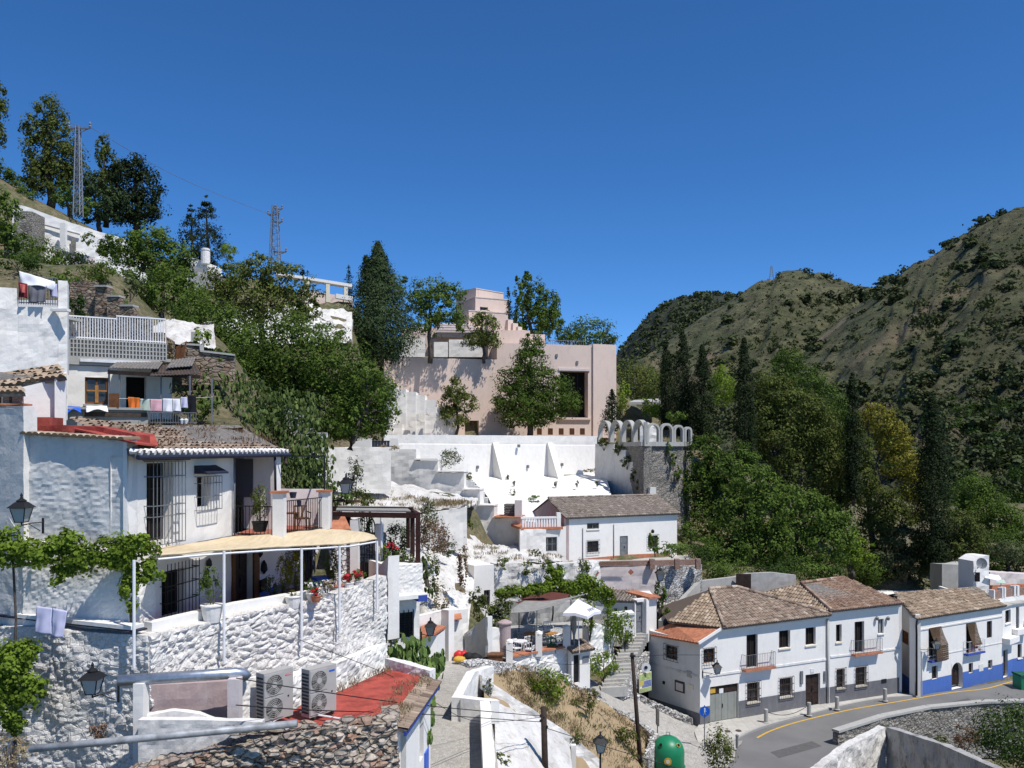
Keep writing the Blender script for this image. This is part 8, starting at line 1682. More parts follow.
# prickly pears
def pads(name, label, spots, D_jit=1.2, mat='leaf_cactus', s=.16, per=16, kind=None):
 """spots: (px, py, D, r_px) -> cactus of flat oval pads growing out of one another"""
 outs = []
 b = P(spots[0][0], spots[0][1]+spots[0][3], spots[0][2]); o = thing(name, label, 'cactus', b)
 m = MB(); rg = random.Random(len(label))
 for px, py, D, r in spots:
  c = P(px, py, D); rw = r/F*D
  for k in range(per):
   v = Vector((rg.gauss(0, .42), rg.gauss(0, .42), rg.gauss(0, .42)))
   p = c+v*rw; az = rg.uniform(0, 3.14); n = Vector((math.cos(az), math.sin(az), rg.uniform(-.3, .3))).normalized(); u = n.cross(Vector((rg.uniform(-.5, .5), rg.uniform(-.5, .5), 1))).normalized(); w_ = u.cross(n); sz = s*rg.uniform(.6, 1.15)
   P1 = [p+u*sz*.62*math.cos(a)+w_*sz*math.sin(a)*(1.05 if math.sin(a) > 0 else .95) for a in np.linspace(0, 2*math.pi, 9)[:-1]]
   m.add([q_+n*.012 for q_ in P1]+[q_-n*.012 for q_ in P1], [tuple(range(8)), tuple(range(15, 7, -1))]+[(i, (i+1) % 8, 8+(i+1) % 8, 8+i) for i in range(8)], rg.random())
 m.build('foliage', mat, o);  # foliage here means the flat cactus pads
 m = MB(); [m.tube([b-Vector((0, 0, .2)), b+Vector((rg.uniform(-.3, .3), rg.uniform(-.2, .2), .6))], [.09, .06], 6) for k in range(1)]; m.build('stem', 'bark', o)
 return o
pads('prickly_pear', 'wide prickly pear thicket below the massive dark tree', [(x, y, 41+random.uniform(-1.5, 1.5), 15) for x in range(215, 320, 16) for y in (402, 420, 438)]+[(300, 455, 38, 14), (280, 470, 37, 14), (305, 485, 36.5, 12), (318, 470, 38, 12), (285, 455, 38, 12)], per=42, s=.12)
pads('prickly_pear', 'grey green prickly pear bank right of the washing line', [(x, y, 37.5, 14) for x in (205, 222, 240, 256) for y in (385, 402, 418)], per=34, s=.12, mat='leaf_cactus')
pads('prickly_pear', 'prickly pear hanging behind the balcony frame', [(x, y, 35.6, 12) for x in (286, 300, 314, 326) for y in (448, 466, 484, 500)], per=36, s=.11)
pads('prickly_pear', 'bright prickly pear beside the red roof and the alley', [(400, 655, 31, 13), (415, 650, 31, 12), (412, 665, 30.5, 14), (428, 662, 31.5, 13), (422, 676, 30, 12), (436, 668, 33, 11), (432, 684, 29.5, 9), (430, 700, 28.6, 6), (429, 720, 28, 5), (428, 738, 27.2, 4), (440, 660, 34, 8)], per=40, s=.17, mat='leaf_pad')
pads('prickly_pear', 'small prickly pear right of the white garden block', [(427, 575, 37, 7), (430, 590, 37, 8), (425, 560, 37, 6)], per=14, s=.13)
shrub('agave', 'dark spiky agave beside the tin porch', 180, 402, 33.6, 26, 26, 'leaf_silver', .34, 2.0, aspect=.18, cat='agave', stems=False); shrub('shrub', 'dry yellow brush right of the tin porch', 192, 388, 36, 30, 26, 'leaf_dry', .14, 2.6)
shrub('shrub', 'leafy growth behind the washing', 200, 424, 34, 40, 30, 'leaf_mid', .13, 3.); shrub('shrub', 'dark scrub filling the slope behind the prickly pears', 270, 455, 42.5, 110, 62, 'leaf_dark', .16, 3.); shrub('shrub', 'dark scrub behind the balcony frame', 305, 520, 37.5, 60, 76, 'leaf_dark', .14, 3.); shrub('shrub', 'dark greenery below the stepped grey wall', 318, 450, 44, 34, 20, 'leaf_dark', .16, 3.4); shrub('shrub', 'hanging green plant in front of the white boundary wall', 352, 500, 46, 24, 44, 'leaf_silver', .12, 1.8); shrub('shrub', 'light green bush under the lantern right of the balcony', 362, 512, 44, 30, 24, 'leaf_olive', .13, 2.8); shrub('shrub', 'green bush behind the lantern', 340, 515, 38, 30, 34, 'leaf_mid', .13, 3.)
for x, y, w_, h_, D, mt, lb in ((365, 560, 18, 50, 35.5, 'leaf_mid', 'dark creeper behind the arched gate'), (397, 566, 26, 44, 34.6, 'leaf_dark', 'tall leafy shrub under the pergola'), (384, 566, 12, 22, 33.6, 'leaf_bright', 'yellow green plant at the left of the pergola garden'), (401, 566, 18, 18, 33.4, 'leaf_mid', 'low plants on the white garden block'), (411, 566, 10, 14, 33.3, 'leaf_silver', 'small succulent at the corner of the white garden block'), (391, 640, 4, 46, 32.2, 'leaf_dry', 'dry weed in the gap beside the white garden block')):
 shrub('garden_plant', lb, x, y, D, w_, h_, mt, .09, 3.)
p, t = blob_pts(P(393, 546, 33.3), (.35, .2, .18), 50, .3); tag(leaf_mesh('red_blossom', p, .09, t, 'petal_red'), 'cluster of red flowers in the pergola garden', 'flowers')
# vines on the near left
def vine(name, label, lobes, D, mat, leaf, dens, stems, cat='vine', clump=.34, depth=.5, tshift=0.):
 dens *= 1.9
 b = P(*stems[0][0], D); o = thing(name, label, cat, b); m = MB()
 for s_ in stems: m = MB(); m.tube([P(x, y, D+.1) for x, y in s_], [.06]+[.03]*(len(s_)-1), 6); m.build('stem', 'bark', o)
 p, t = in_crown(lobes, dens, leaf, D, clump, depth); leaf_mesh('foliage', p, leaf, t+tshift, mat, o, .8); return o
vine('grape_vine', 'bright leafy vine trained along the grey gable wall', [(6, 548, 22, 18), (40, 552, 24, 16), (68, 545, 16, 16), (84, 558, 20, 14), (112, 552, 22, 16), (140, 545, 18, 15), (148, 570, 14, 12), (62, 575, 12, 12), (130, 590, 9, 22), (125, 560, 12, 12), (-20, 545, 24, 20)], 22.6, 'leaf_bright', .105, 2.9, [[(14, 680), (16, 620), (13, 560)], [(14, 566), (60, 560), (140, 556)], [(131, 600), (132, 640)]])
vine('grape_vine', 'mass of bright green leaves at the lower left corner', [(8, 672, 22, 26), (22, 655, 16, 16), (30, 690, 16, 18), (4, 705, 18, 18), (14, 722, 12, 10), (-14, 680, 24, 34)], 21.6, 'leaf_bright', .10, 2.9, [[(14, 770), (16, 700), (13, 660)]])
shrub('weeds', 'pale dry weeds in the bottom left corner', 10, 775, 19.5, 60, 44, 'leaf_dry', .09, 2.4, tshift=.1, aspect=.3); shrub('weeds', 'brown dead plant on the wall below the near lantern', 98, 752, 20.7, 22, 36, 'leaf_brown', .07, 2.0, stems=False)
# terrace tree group and the pink building surroundings
conifer('conifer', 'large dark blue green conifer beside the pink building', (380, 360), 88, (378, 243), 38, 'leaf_fir', .26, None, 1., dens=10, belly=.2); conifer('conifer', 'smaller conifer tip merging with the left of the large one', (366, 360), 88.5, (366, 257), 20, 'leaf_fir', .30, None, .75, dens=5)
tree('broadleaf_tree', 'spreading light green tree between conifer and pink tower', (430, 358), 92, [(430, 289, 20, 12), (452, 292, 14, 12), (418, 302, 16, 13), (445, 312, 24, 13), (425, 325, 20, 12), (458, 323, 10, 9), (434, 300, 20, 10)], 'leaf_mid', .26, 2.6, .24, .3, tshift=.15)
tree('broadleaf_tree', 'small round olive green tree on the pink terrace edge', (484, 358), 94, [(482, 328, 18, 14), (476, 340, 14, 10), (492, 340, 12, 10), (483, 318, 12, 7)], 'leaf_olive', .22, 3., .26, .22, tshift=.2)
tree('poplar_tree', 'tall feathery green tree behind the pink building', (534, 350), 112, [(523, 292, 9, 18), (521, 315, 8, 20), (538, 300, 12, 20), (548, 312, 14, 22), (535, 325, 18, 20), (556, 320, 9, 16), (528, 280, 6, 9)], 'leaf_mid', .34, 3.4, .24, .35, up=.6, tshift=-.05); conifer('cypress_tree', 'thin dark cypress touching the pink tower', (511, 340), 108, (508, 287), 4, 'leaf_cypress', .26)
tree('broadleaf_tree', 'large dark green tree in front of the pink building', (529, 438), 92, [(533, 345, 12, 12), (530, 362, 20, 15), (520, 380, 24, 16), (543, 384, 26, 16), (512, 400, 20, 16), (552, 402, 28, 15), (532, 408, 36, 16), (570, 405, 13, 11), (525, 420, 28, 9)], 'leaf_mid', .23, 3.8, .22, .4, tshift=-.08)
tree('broadleaf_tree', 'slim grey green tree against the low pink wall', (457, 436), 90, [(457, 388, 14, 13), (450, 402, 13, 12), (465, 402, 13, 12), (456, 416, 15, 12), (446, 412, 9, 9)], 'leaf_olive', .22, 3., .24, .2, tshift=.15)
for x, y, w_, h_, D, mt, lb in ((588, 352, 60, 34, 125, 'leaf_mid', 'dark trees peeping over the pink parapet'), (570, 350, 30, 20, 124, 'leaf_mid', 'low dark tree just above the pink roof'), (608, 352, 26, 24, 128, 'leaf_olive', 'tree crown right behind the pink tower'), (400, 298, 30, 22, 112, 'leaf_mid', 'distant tree left of the pink upper block')):
 shrub('distant_tree', lb, x, y, D, w_, h_, mt, .34, 3.2, cat='tree')
for x, y, w_, h_, D, mt, lb in ((632, 412, 60, 52, 118, 'leaf_olive', 'soft green tree right of the pink tower'), (655, 405, 40, 40, 125, 'leaf_olive', 'yellowish green tree behind the first cypress'), (622, 420, 20, 40, 102, 'leaf_bright', 'bright climber beside the pink tower'), (650, 424, 30, 26, 98, 'leaf_bright', 'bright green bush behind the arches'), (722, 412, 34, 46, 118, 'leaf_bright', 'bright green tree between the cypresses'), (675, 425, 24, 18, 90, 'leaf_mid', 'palm like plant behind the right arches')):
 shrub('garden_tree', lb, x, y, D, w_, h_, mt, .30, 3.2, cat='tree')
conifer('cypress_tree', 'small dark cypress at the left end of the arches', (612, 432), 91, (612, 390), 10, 'leaf_cypress', .22, dens=6)
for x, yt, yb, r, D, lb in ((667, 340, 432, 8.5, 97, 'leftmost and slimmest of the three cypresses by the arches'), (683, 330, 440, 11, 94, 'tallest of the three cypresses by the arches'), (703, 345, 450, 12, 92, 'third cypress from the left by the arches'), (745, 338, 470, 12, 86, 'dark cypress standing between bright trees'), (853, 372, 500, 9, 85.5, 'narrow dark cypress behind the golden tree'), (933, 394, 575, 18, 82, 'big black green cypress at the right end of the grove')):
 conifer('cypress_tree', lb, (x, yb), D, (x-1, yt), r, 'leaf_cypress', .22, None, .7, dens=8, belly=.4)
LB = lambda *a: tree('broadleaf_tree', *a[:-2], mat=a[-2], leaf=.26, dens=3.9, clump=.22, trunk=.35, tshift=a[-1])
LB('dark crown rising behind the middle of the grove', (800, 500), 108, [(787, 362, 16, 14), (800, 385, 26, 20), (780, 390, 22, 18), (825, 405, 20, 22), (838, 430, 20, 24), (810, 430, 30, 26)], 'leaf_mid', -.12)
LB('large rounded tree in the grove', (780, 540), 90, [(772, 392, 26, 22), (795, 410, 32, 22), (762, 418, 24, 24), (815, 432, 26, 26), (785, 440, 34, 26), (825, 462, 22, 24), (800, 475, 34, 26)], 'leaf_olive', -.05)
LB('tall narrow grey green tree right of the rounded one', (838, 540), 94, [(840, 420, 12, 22), (846, 450, 14, 26), (838, 485, 18, 28), (830, 510, 22, 22)], 'leaf_mid', -.1)
LB('dark tree at the left edge of the grove beside the bastion', (712, 560), 80, [(706, 452, 20, 18), (722, 470, 24, 20), (700, 485, 20, 22), (728, 500, 26, 24), (708, 515, 22, 22), (740, 460, 18, 18)], 'leaf_mid', -.08)
LB('mid green tree above the cement wall', (745, 580), 74, [(750, 480, 24, 20), (738, 520, 26, 24), (765, 510, 26, 24), (730, 550, 24, 22), (755, 548, 28, 22), (772, 540, 20, 20)], 'leaf_mid', .0)
LB('broad fresh green tree low in the grove centre', (800, 582), 76, [(790, 500, 28, 18), (815, 515, 28, 20), (785, 535, 30, 24), (825, 545, 30, 26), (800, 565, 34, 16), (838, 530, 18, 18)], 'leaf_mid', .04)
tree('broadleaf_tree', 'golden orange tinged tree in the grove', (885, 560), 90, [(868, 412, 12, 12), (880, 422, 18, 16), (893, 440, 20, 18), (900, 462, 22, 18), (915, 485, 20, 18), (912, 508, 20, 16), (856, 425, 6, 10)], mat='leaf_gold', leaf=.25, dens=3.6, clump=.24, trunk=.35)
tree('broadleaf_tree', 'olive green tree overlapping the golden one', (875, 565), 87, [(862, 452, 12, 22), (860, 482, 18, 26), (880, 505, 22, 20), (890, 520, 24, 20), (872, 535, 26, 20)], mat='leaf_olive', leaf=.25, dens=3.8, clump=.22, trunk=.35, tshift=-.08)
LB('silvery dark tree behind the terrace roofs', (905, 590), 84, [(905, 540, 22, 16), (892, 560, 22, 18), (915, 565, 20, 18), (925, 550, 14, 14)], 'leaf_silver', -.25)
LB('dark rounded tree under the big cypress', (955, 585), 88, [(958, 525, 24, 18), (945, 545, 22, 18), (970, 545, 22, 18), (955, 560, 28, 14)], 'leaf_olive', -.2)
LB('soft green tree on the valley side at far right', (985, 560), 110, [(975, 490, 20, 16), (985, 505, 26, 16), (1000, 520, 24, 18), (960, 505, 18, 16), (1018, 535, 22, 18)], 'leaf_mid', .05)
LB('dark green tree mass at the right edge', (1010, 585), 98, [(1005, 545, 26, 16), (1025, 555, 24, 18), (990, 560, 20, 14), (1045, 545, 26, 20)], 'leaf_mid', -.1)
LB('bright yellow green low tree right of the grove centre', (852, 572), 80, [(846, 542, 14, 10), (858, 550, 16, 12), (848, 558, 16, 10)], 'leaf_bright', .1)
for x, y, w_, h_, D, mt, lb in ((868, 592, 50, 40, 84, 'leaf_mid', 'dark undergrowth behind the netting fence'), (885, 575, 60, 24, 86, 'leaf_dry', 'dry brown bushes above the netting fence'), (700, 590, 30, 44, 71, 'leaf_dark', 'dark bush filling the corner by the cement wall'), (770, 592, 60, 30, 68, 'leaf_dark', 'dark foliage hanging over the cement wall'), (830, 592, 40, 30, 70, 'leaf_dark', 'dark foliage touching the reddish tile roof'), (690, 548, 26, 30, 76, 'leaf_mid', 'bush at the right end of the cottage roof'), (672, 557, 46, 15, 67.5, 'leaf_mid', 'green shrubs beside the cottage grilled window'), (655, 556, 14, 24, 67.5, 'leaf_mid', 'slim bush in front of the cottage grilled window'), (660, 615, 14, 34, 59.5, 'leaf_mid', 'plants growing below the terrace lantern'), (667, 619, 12, 12, 58.5, 'leaf_mid', 'weeds at the foot of the cement wall'), (1010, 566, 44, 26, 78, 'leaf_silver', 'grey green bush behind the satellite dish block'), (940, 600, 30, 34, 84, 'leaf_dark', 'dark bush left of the rendered wall'), (973, 555, 30, 30, 92, 'leaf_mid', 'green bush above the rendered wall')):
 shrub('shrub', lb, x, y, D, w_, h_, mt, .19, 3.2)
shrub('shrub', 'big dark green bush in the lower right corner', 1012, 775, 44, 80, 72, 'leaf_dark', .14, 3.6, tshift=.15); shrub('shrub', 'brown dry bush beside the outer road wall', 965, 752, 50, 30, 28, 'leaf_brown', .13, 2.4); shrub('shrub', 'small yellowish bush at the outer road wall', 940, 748, 51, 18, 14, 'leaf_olive', .12, 2.6); shrub('shrub', 'feathery sapling at the bottom centre right of the bottle bank', 718, 790, 40, 34, 66, 'leaf_olive', .11, 2.4, up=.5)
# central slope plants
shrub('shrub', 'round bright green bush in the dry garden', 548, 705, 42.5, 44, 38, 'leaf_bright', .13, 3.4, tshift=-.25)
for x, y, w_, h_, D, mt, lb in ((592, 714, 14, 26, 43, 'leaf_olive', 'small dark sapling low in the dry garden'), (588, 706, 26, 20, 44.5, 'leaf_dry', 'dry yellow tuft in the middle of the dry garden'), (627, 745, 26, 20, 44, 'leaf_olive', 'weedy patch at the right of the dry garden'), (487, 697, 14, 20, 37.5, 'leaf_olive', 'weeds growing behind the parapet corner'), (508, 724, 24, 14, 36, 'leaf_silver', 'grey green weeds on the whitewashed patch'), (503, 765, 18, 14, 32, 'leaf_olive', 'grass at the foot of the long parapet'), (578, 745, 18, 14, 39.5, 'leaf_olive', 'weeds beside the white upright stone')):
 shrub('weeds', lb, x, y, D, w_, h_, mt, .10, 2.6, stems=False)
for k, (x, y, w_, h_, D, lb) in enumerate(((612, 655, 30, 50, 51.2, 'vine over the rough wall left of the stairway'), (625, 650, 20, 40, 52, 'green climber at the stairway edge'), (603, 680, 40, 30, 49.6, 'leafy bank at the foot of the stairway'), (590, 640, 16, 40, 50, 'climber between the parasol and the rough wall'))):
 shrub('climber', lb, x, y, D, w_, h_, 'leaf_bright', .13, 2.6, tshift=-.15)
tree('fig_tree', 'dark leaved small tree behind the grey alley wall', (484, 655), 47, [(486, 610, 14, 12), (500, 612, 12, 12), (478, 598, 10, 10), (494, 628, 12, 9), (505, 600, 8, 8)], 'leaf_olive', .15, 3.2, .26, .1, tshift=-.15)
vine('creeper', 'bright green creeper roofing the left of the cafe', [(502, 594, 10, 6), (515, 591, 12, 6), (530, 592, 12, 6), (540, 588, 12, 6)], 51, 'leaf_bright', .15, 3.2, [[(505, 640), (505, 598)]]); vine('creeper', 'bright green creeper above the cafe awnings and small house', [(556, 586, 14, 8), (572, 590, 14, 9), (585, 584, 14, 9), (596, 592, 14, 9), (608, 600, 8, 6), (556, 572, 8, 8)], 54, 'leaf_bright', .16, 3.2, [[(590, 640), (590, 596)]], tshift=-.1)
tree('broadleaf_tree', 'slender green sapling rising above the cafe creeper', (552, 612), 55, [(555, 568, 6, 9), (550, 578, 8, 6), (560, 580, 8, 6)], 'leaf_mid', .15, 3., .3, .06); shrub('shrub', 'green bush hanging from the cottage terrace wall', 581, 583, 60.5, 20, 26, 'leaf_olive', .15, 3.2)
for x, y, w_, h_, D, mt, lb in ((432, 600, 20, 44, 49, 'leaf_olive', 'green scrub on the rock slope below the pergola'), (447, 560, 26, 20, 55, 'leaf_silver', 'round grey bush below the ledge wall'), (432, 562, 44, 46, 52, 'leaf_brown', 'tangled brown bramble on the rock slope'), (463, 600, 14, 60, 49.5, 'leaf_brown', 'hanging dead brown creeper left of the cave house front'), (440, 620, 20, 36, 48.6, 'leaf_dry', 'dry scrub above the orange lean-to'), (428, 545, 26, 46, 55, 'leaf_silver', 'leafless greyish shrub against the ledge wall'), (470, 532, 9, 14, 60, 'leaf_olive', 'tuft at the corner of the ledge wall'), (477, 575, 14, 12, 57.5, 'leaf_olive', 'weeds on top of the cave house front'), (504, 572, 16, 16, 57, 'leaf_olive', 'weeds hanging from the craggy wall, left'), (528, 578, 14, 20, 57.8, 'leaf_olive', 'weeds hanging from the craggy wall, middle'), (545, 570, 16, 14, 58, 'leaf_olive', 'weeds on the craggy wall below the cottage annex'), (536, 558, 12, 10, 62, 'leaf_olive', 'low plant left of the cottage annex'), (450, 470, 26, 22, 73, 'leaf_silver', 'wispy shrub above the stepped white wall'), (468, 482, 20, 10, 72.5, 'leaf_olive', 'weeds on the third step of the stepped wall'), (535, 503, 20, 8, 76, 'leaf_mid', 'low green plants behind the pale pier'), (513, 497, 8, 8, 77, 'leaf_olive', 'small bush on the bright slope'), (390, 452, 24, 8, 63.5, 'leaf_dry', 'dry weeds on the white boundary wall'), (590, 474, 18, 6, 86, 'leaf_dry', 'dry growth at the foot of the terrace wall')):
 shrub('weeds', lb, x, y, D, w_, h_, mt, .13, 2.3, stems=False)
for x, y, D in ((604, 447, 85.6), (618, 452, 83.6), (627, 466, 82), (634, 478, 80.6), (641, 488, 79)): shrub('wall_plant', 'plants sprouting from the stepped top of the streaky wall', x, y+3, D-.3, 14, 14, 'leaf_olive', .17, 3., 'plants on the streaky flank wall', 'plant')
for x, y, D in ((668, 450, 78.9), (673, 462, 79), (678, 475, 79.3)): shrub('wall_plant', 'creeper hanging down the lit face of the bastion', x, y+8, D-.4, 10, 18, 'leaf_mid', .17, 2.6, 'creepers on the bastion', 'creeper')
# grass
def ground_at(px, D): x = (px-CX)/F*D; return Vector((x, D, float(ground_z(np.array([x]), np.array([D]))[0])))
def relief_spots(net, n, r):
 out = []
 for k in range(n):
  i, j = random.randint(0, len(net)-2), random.randint(0, len(net[0])-2); a, b = random.random(), random.random()
  p = (P(*net[i][j]).lerp(P(*net[i][j+1]), a)).lerp(P(*net[i+1][j]).lerp(P(*net[i+1][j+1]), a), b); out.append((p+Vector((0, 0, .05)), r*random.uniform(.6, 1.4)))
 return out
tufts('dry_grass', 'dry yellow grass covering the garden slope', relief_spots([[(500, 668, 44.5), (540, 672, 46.5), (600, 706, 47.6), (645, 735, 48)], [(500, 690, 40), (540, 700, 42.5), (600, 735, 44.5), (640, 765, 45)], [(520, 712, 38.6), (560, 730, 40), (600, 760, 41), (640, 800, 42)]], 420, .5), 'leaf_dry', kind='stuff', blade=.2, n=40)
tufts('green_weeds', 'green weeds among the dry grass of the garden slope', relief_spots([[(520, 680, 42.5), (570, 698, 44), (640, 740, 46.5)], [(530, 705, 39.6), (580, 735, 41.5), (640, 775, 43.5)]], 46, .5), 'leaf_olive', kind='stuff', blade=.24, n=44)
tufts('dry_grass', 'dry grass on the ledge above the pergola', relief_spots([[(330, 488, 66), (380, 492, 66), (440, 503, 62), (468, 504, 60)], [(330, 512, 58.5), (375, 513, 59), (420, 513, 59), (466, 506, 59)]], 90, .6), 'leaf_dry', kind='stuff', blade=.28, n=34)
tufts('dry_grass', 'dry grass tufts on the white waste slope', relief_spots([[(455, 545, 62), (500, 548, 63.5), (560, 556, 64.5)], [(450, 560, 58.3), (500, 563, 59.5), (560, 562, 61.6)]], 30, .45), 'leaf_dry', kind='stuff', blade=.26, n=30)
# ================================================================ pylons, hill mast
def pylon(label, px, yb, yt, D, w0, w1, arms):
 b = P(px, yb, D); tz = ZP(yt, D); o = thing('electricity_pylon', label, 'pylon', b, 0); n = 12; m = MB(); H = tz-b.z
 def cor(t): w_ = w0+(w1-w0)*t; return [Vector((b.x+sx*w_, b.y+sy*w_, b.z+H*t)) for sx, sy in ((-1, -1), (1, -1), (1, 1), (-1, 1))]
 for k in range(n):
  a, c = cor(k/n), cor((k+1)/n)
  for i in range(4): m.bar(a[i], c[i], .09); m.bar(a[i], c[(i+1) % 4], .045); m.bar(c[i], c[(i+1) % 4], .04)
 m.build('lattice_mast', 'lattice_steel', o);
 for (y, x0, x1) in arms:
  z = ZP(y, D); m = MB(); m.bar((b.x+x0*D/F, b.y, z), (b.x+x1*D/F, b.y, z), .16); m.bar((b.x+x0*D/F, b.y, z), (b.x, b.y, z-.5), .08); m.bar((b.x+x1*D/F, b.y, z), (b.x, b.y, z-.5), .08); a_ = m.build('crossarm', 'lattice_steel', o)
  for x in (x0, x1): m = MB(); m.lathe((b.x+x*D/F, b.y, z), [(.08, 0), (.14, .15), (.06, .3), (.14, .4), (.03, .6)], 6); m.build('insulator', 'lattice_steel', a_)
 return o
pylon('near lattice pylon standing among the trees above the long white wall', 78, 216, 126, 82, .32, .16, [(128, -9, 12)])
pylon('far lattice pylon on the ridge with three short arms', 275, 285, 206, 112, .75, .3, [(209, 0, 7), (214.5, -7, 4), (222, -3, 7), (252, -1, 11)])
b = P(771.5, 277, 690); hm_ = thing('hill_mast', 'tiny lattice mast on the crest of the middle hill', 'mast', b); m = MB()
for sx in (-1, 1): m.bar(b+Vector((sx*2, 0, -5)), b+Vector((sx*.4, 0, 9)), .5)
for k in range(6): m.bar(b+Vector((-1.8+.25*k, 0, 1.4*k)), b+Vector((1.8-.25*k, 0, 1.4*k+1.2)), .3)
m.build('lattice', 'lattice_steel', hm_)
cable('power line from the near pylon toward the ridge pylon', [(90, 127, 82), (180, 178, 95), (271, 215, 112)], .025, 'lattice_steel')
# ================================================================ scrub on the hills
def hill_points(o, n, seed, cond):
 """random points on a hill surface"""
 me = o.data; nv = len(me.vertices); co = np.empty(nv*3); me.vertices.foreach_get('co', co); co = co.reshape(-1, 3)+np.array(o.location); rg = np.random.default_rng(seed)
 out = []; mp = len(me.polygons)
 pol = np.empty(mp*4, dtype=np.int32); me.loops.foreach_get('vertex_index', pol); pol = pol.reshape(-1, 4)
 cen = co[pol].mean(1); px = cen[:, 0]/cen[:, 1]*F+CX; py = HY-cen[:, 2]/cen[:, 1]*F
 ar = np.abs((co[pol[:, 2], 0]/co[pol[:, 2], 1]-co[pol[:, 0], 0]/co[pol[:, 0], 1])*(co[pol[:, 2], 2]/co[pol[:, 2], 1]-co[pol[:, 0], 2]/co[pol[:, 0], 1]))
 k = cond(px, py); ix = np.nonzero(k)[0]; w_ = ar[ix]; w_ = w_/w_.sum()
 ch = rg.choice(ix, n, p=w_)
 uv = rg.random((n, 2)); q = co[pol[ch]]; a, b = uv[:, :1], uv[:, 1:]
 return (q[:, 0]*(1-a)+q[:, 1]*a)*(1-b)+(q[:, 3]*(1-a)+q[:, 2]*a)*b
def bush_mesh(seed, n=130):
 global RNG
 old = RNG; RNG = np.random.default_rng(seed); p, t = blob_pts((0, 0, .35), (.5, .5, .42), n, .35, 14, .3); o = leaf_mesh('hillside_bush', p, .20, t, 'leaf_scrub', None, .8); RNG = old
 me = o.data; bpy.data.objects.remove(o); return me
BM = [bush_mesh(s_) for s_ in (1, 2, 3, 4)]
def scatter(hill_o, n, seed, smin, smax, label, group, cond):
 pts = hill_points(hill_o, n, seed, cond); rg = random.Random(seed)
 for k, p in enumerate(pts):
  o = bpy.data.objects.new('hillside_bush', BM[k % 4]); COL.objects.link(o); s_ = (smin+(smax-smin)*rg.random()**2.2)*p[1]/F; o.scale = (s_, s_, s_*rg.uniform(.6, .85)); o.location = (p[0], p[1], p[2]-.12*s_); o.rotation_euler = (0, 0, rg.uniform(0, 6.28)); tag(o, label, 'bush', group)
vis = lambda a, b: (lambda px, py: (px > a) & (px < b) & (py < 560))
nzf = lambda px, py, s_: np.array([noise.noise(Vector((x*s_, y*s_, 1))) for x, y in zip(px, py)])
scatter(H1, 215, 11, 11, 36, 'dark round bush dotted on the steep right hillside', 'bushes on the right hillside', lambda px, py: (px > 690) & (px < 1060) & (py < 540) & (nzf(px, py, .02) > -.12))
scatter(H2, 80, 12, 8, 24, 'dark round bush dotted on the middle hill', 'bushes on the middle hill', lambda px, py: (px > 640) & (px < 890) & (py < 440) & (nzf(px, py, .025) > -.15))
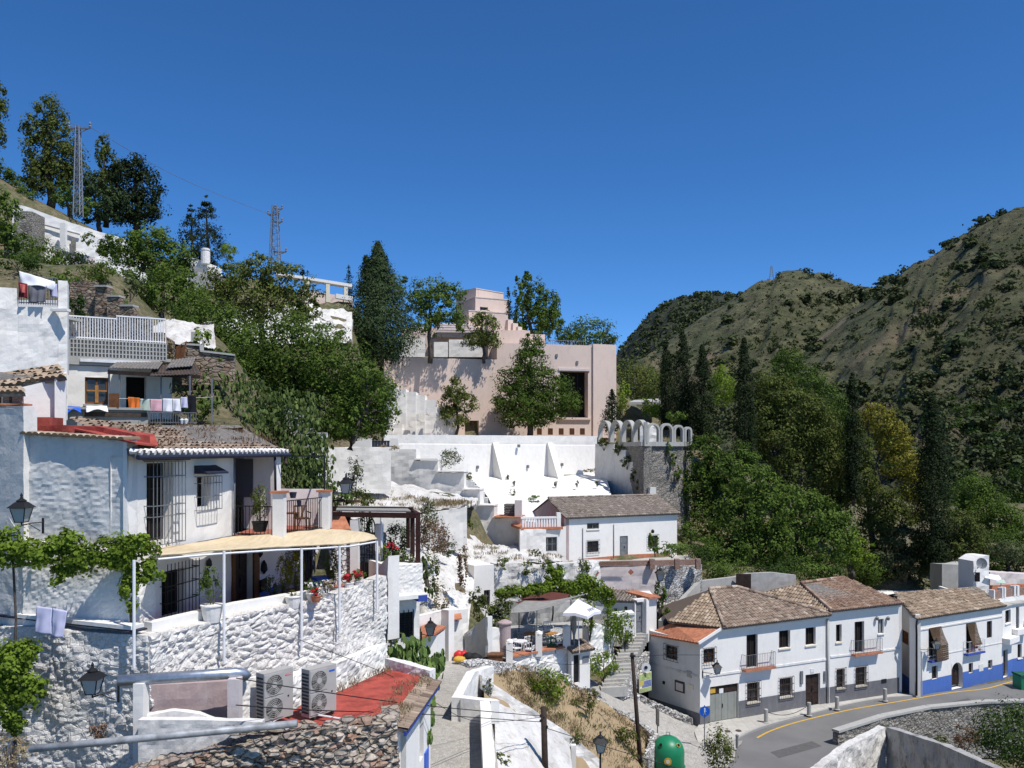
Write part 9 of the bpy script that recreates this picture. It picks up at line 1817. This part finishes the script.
def scrub_mass(name, hill_o, n, seed, smin, smax, cond, lab, mat='leaf_scrub', leaf=2.2, per=9):
 pts = hill_points(hill_o, n, seed, cond); rg = np.random.default_rng(seed); s_ = (smin+(smax-smin)*rg.random(n)**2)*pts[:, 1]/F
 q = np.repeat(pts, per, 0); sz = np.repeat(s_, per); g = rg.normal(size=(len(q), 3))*.33; g[:, 2] = np.abs(g[:, 2])*.8; P_ = q+g*sz[:, None]
 global RNG
 d = RNG.normal(size=(len(P_), 3)); d /= np.linalg.norm(d, axis=1)[:, None]; e = np.cross(d, RNG.normal(size=(len(P_), 3))); e /= np.linalg.norm(e, axis=1)[:, None]; hs = (sz*.38 if per < 12 else sz*.17)[:, None]
 V = np.stack([P_-d*hs, P_+e*hs*.8, P_+d*hs, P_-e*hs*.8], 1).reshape(-1, 3); N_ = len(P_); me = bpy.data.meshes.new(name); me.vertices.add(4*N_); me.vertices.foreach_set('co', V.ravel().astype(np.float32)); me.loops.add(4*N_); me.loops.foreach_set('vertex_index', np.arange(4*N_, dtype=np.int32)); me.polygons.add(N_); me.polygons.foreach_set('loop_start', np.arange(0, 4*N_, 4, dtype=np.int32))
 at = me.attributes.new('tint', 'FLOAT', 'FACE'); at.data.foreach_set('value', (np.repeat(rg.random(n), per)*.6+rg.random(N_)*.4).astype(np.float32)); me.update(calc_edges=True)
 tag(finish(me, name, M(mat), None), lab, 'scrub', None, 'stuff')
scrub_mass('right_hill_scrub', H1, 5200, 21, 2.0, 9.5, lambda px, py: (px > 690) & (px < 1100) & (py < 570), 'low scrub carpeting the right hillside', 'leaf_scrub')
scrub_mass('right_hill_undergrowth', H1, 2300, 24, 6, 16, lambda px, py: (px > 760) & (px < 1100) & (py > 400) & (py < 575) & (nzf(px, py, .03) > -.05), 'denser low growth at the foot of the right hillside', 'leaf_dark', per=40)
scrub_mass('right_hill_bushes', H1, 380, 31, 8, 17, lambda px, py: (px > 700) & (px < 1100) & (py < 520), 'many middling dark bushes between the larger ones on the right hillside', 'leaf_scrub', per=60)
scrub_mass('middle_hill_bushes', H2, 260, 32, 5, 11, lambda px, py: (px > 640) & (px < 900) & (py < 430), 'many small dark bushes on the middle hill', 'leaf_scrub', per=44)
scrub_mass('middle_hill_scrub', H2, 2000, 22, 1.8, 7, lambda px, py: (px > 640) & (px < 900) & (py < 450), 'low scrub carpeting the middle hill', 'leaf_scrub')
scrub_mass('far_hill_wood', [o for o in COL.objects if o.name.startswith('hills_far')][0], 2600, 23, 4, 9, lambda px, py: (px > 600) & (px < 790) & (py < 420), 'dark wood covering the far left hill', 'leaf_scrub')
for k, (x, y, r) in enumerate(((986, 217, 13), (1003, 212, 8), (1017, 212, 10), (958, 240, 6), (939, 256, 6), (932, 251, 5), (920, 262, 4))):
 D = 520-(x-640)*.22; o = bpy.data.objects.new('skyline_tree', BM[k % 4]); COL.objects.link(o); s_ = r*1.5*D/F; o.scale = (s_, s_, s_*.9); o.location = tuple(P(x, y+r*.7, D)); tag(o, 'dark round tree standing on the skyline of the right hill', 'tree', 'trees on the right hill skyline')
build_ground()
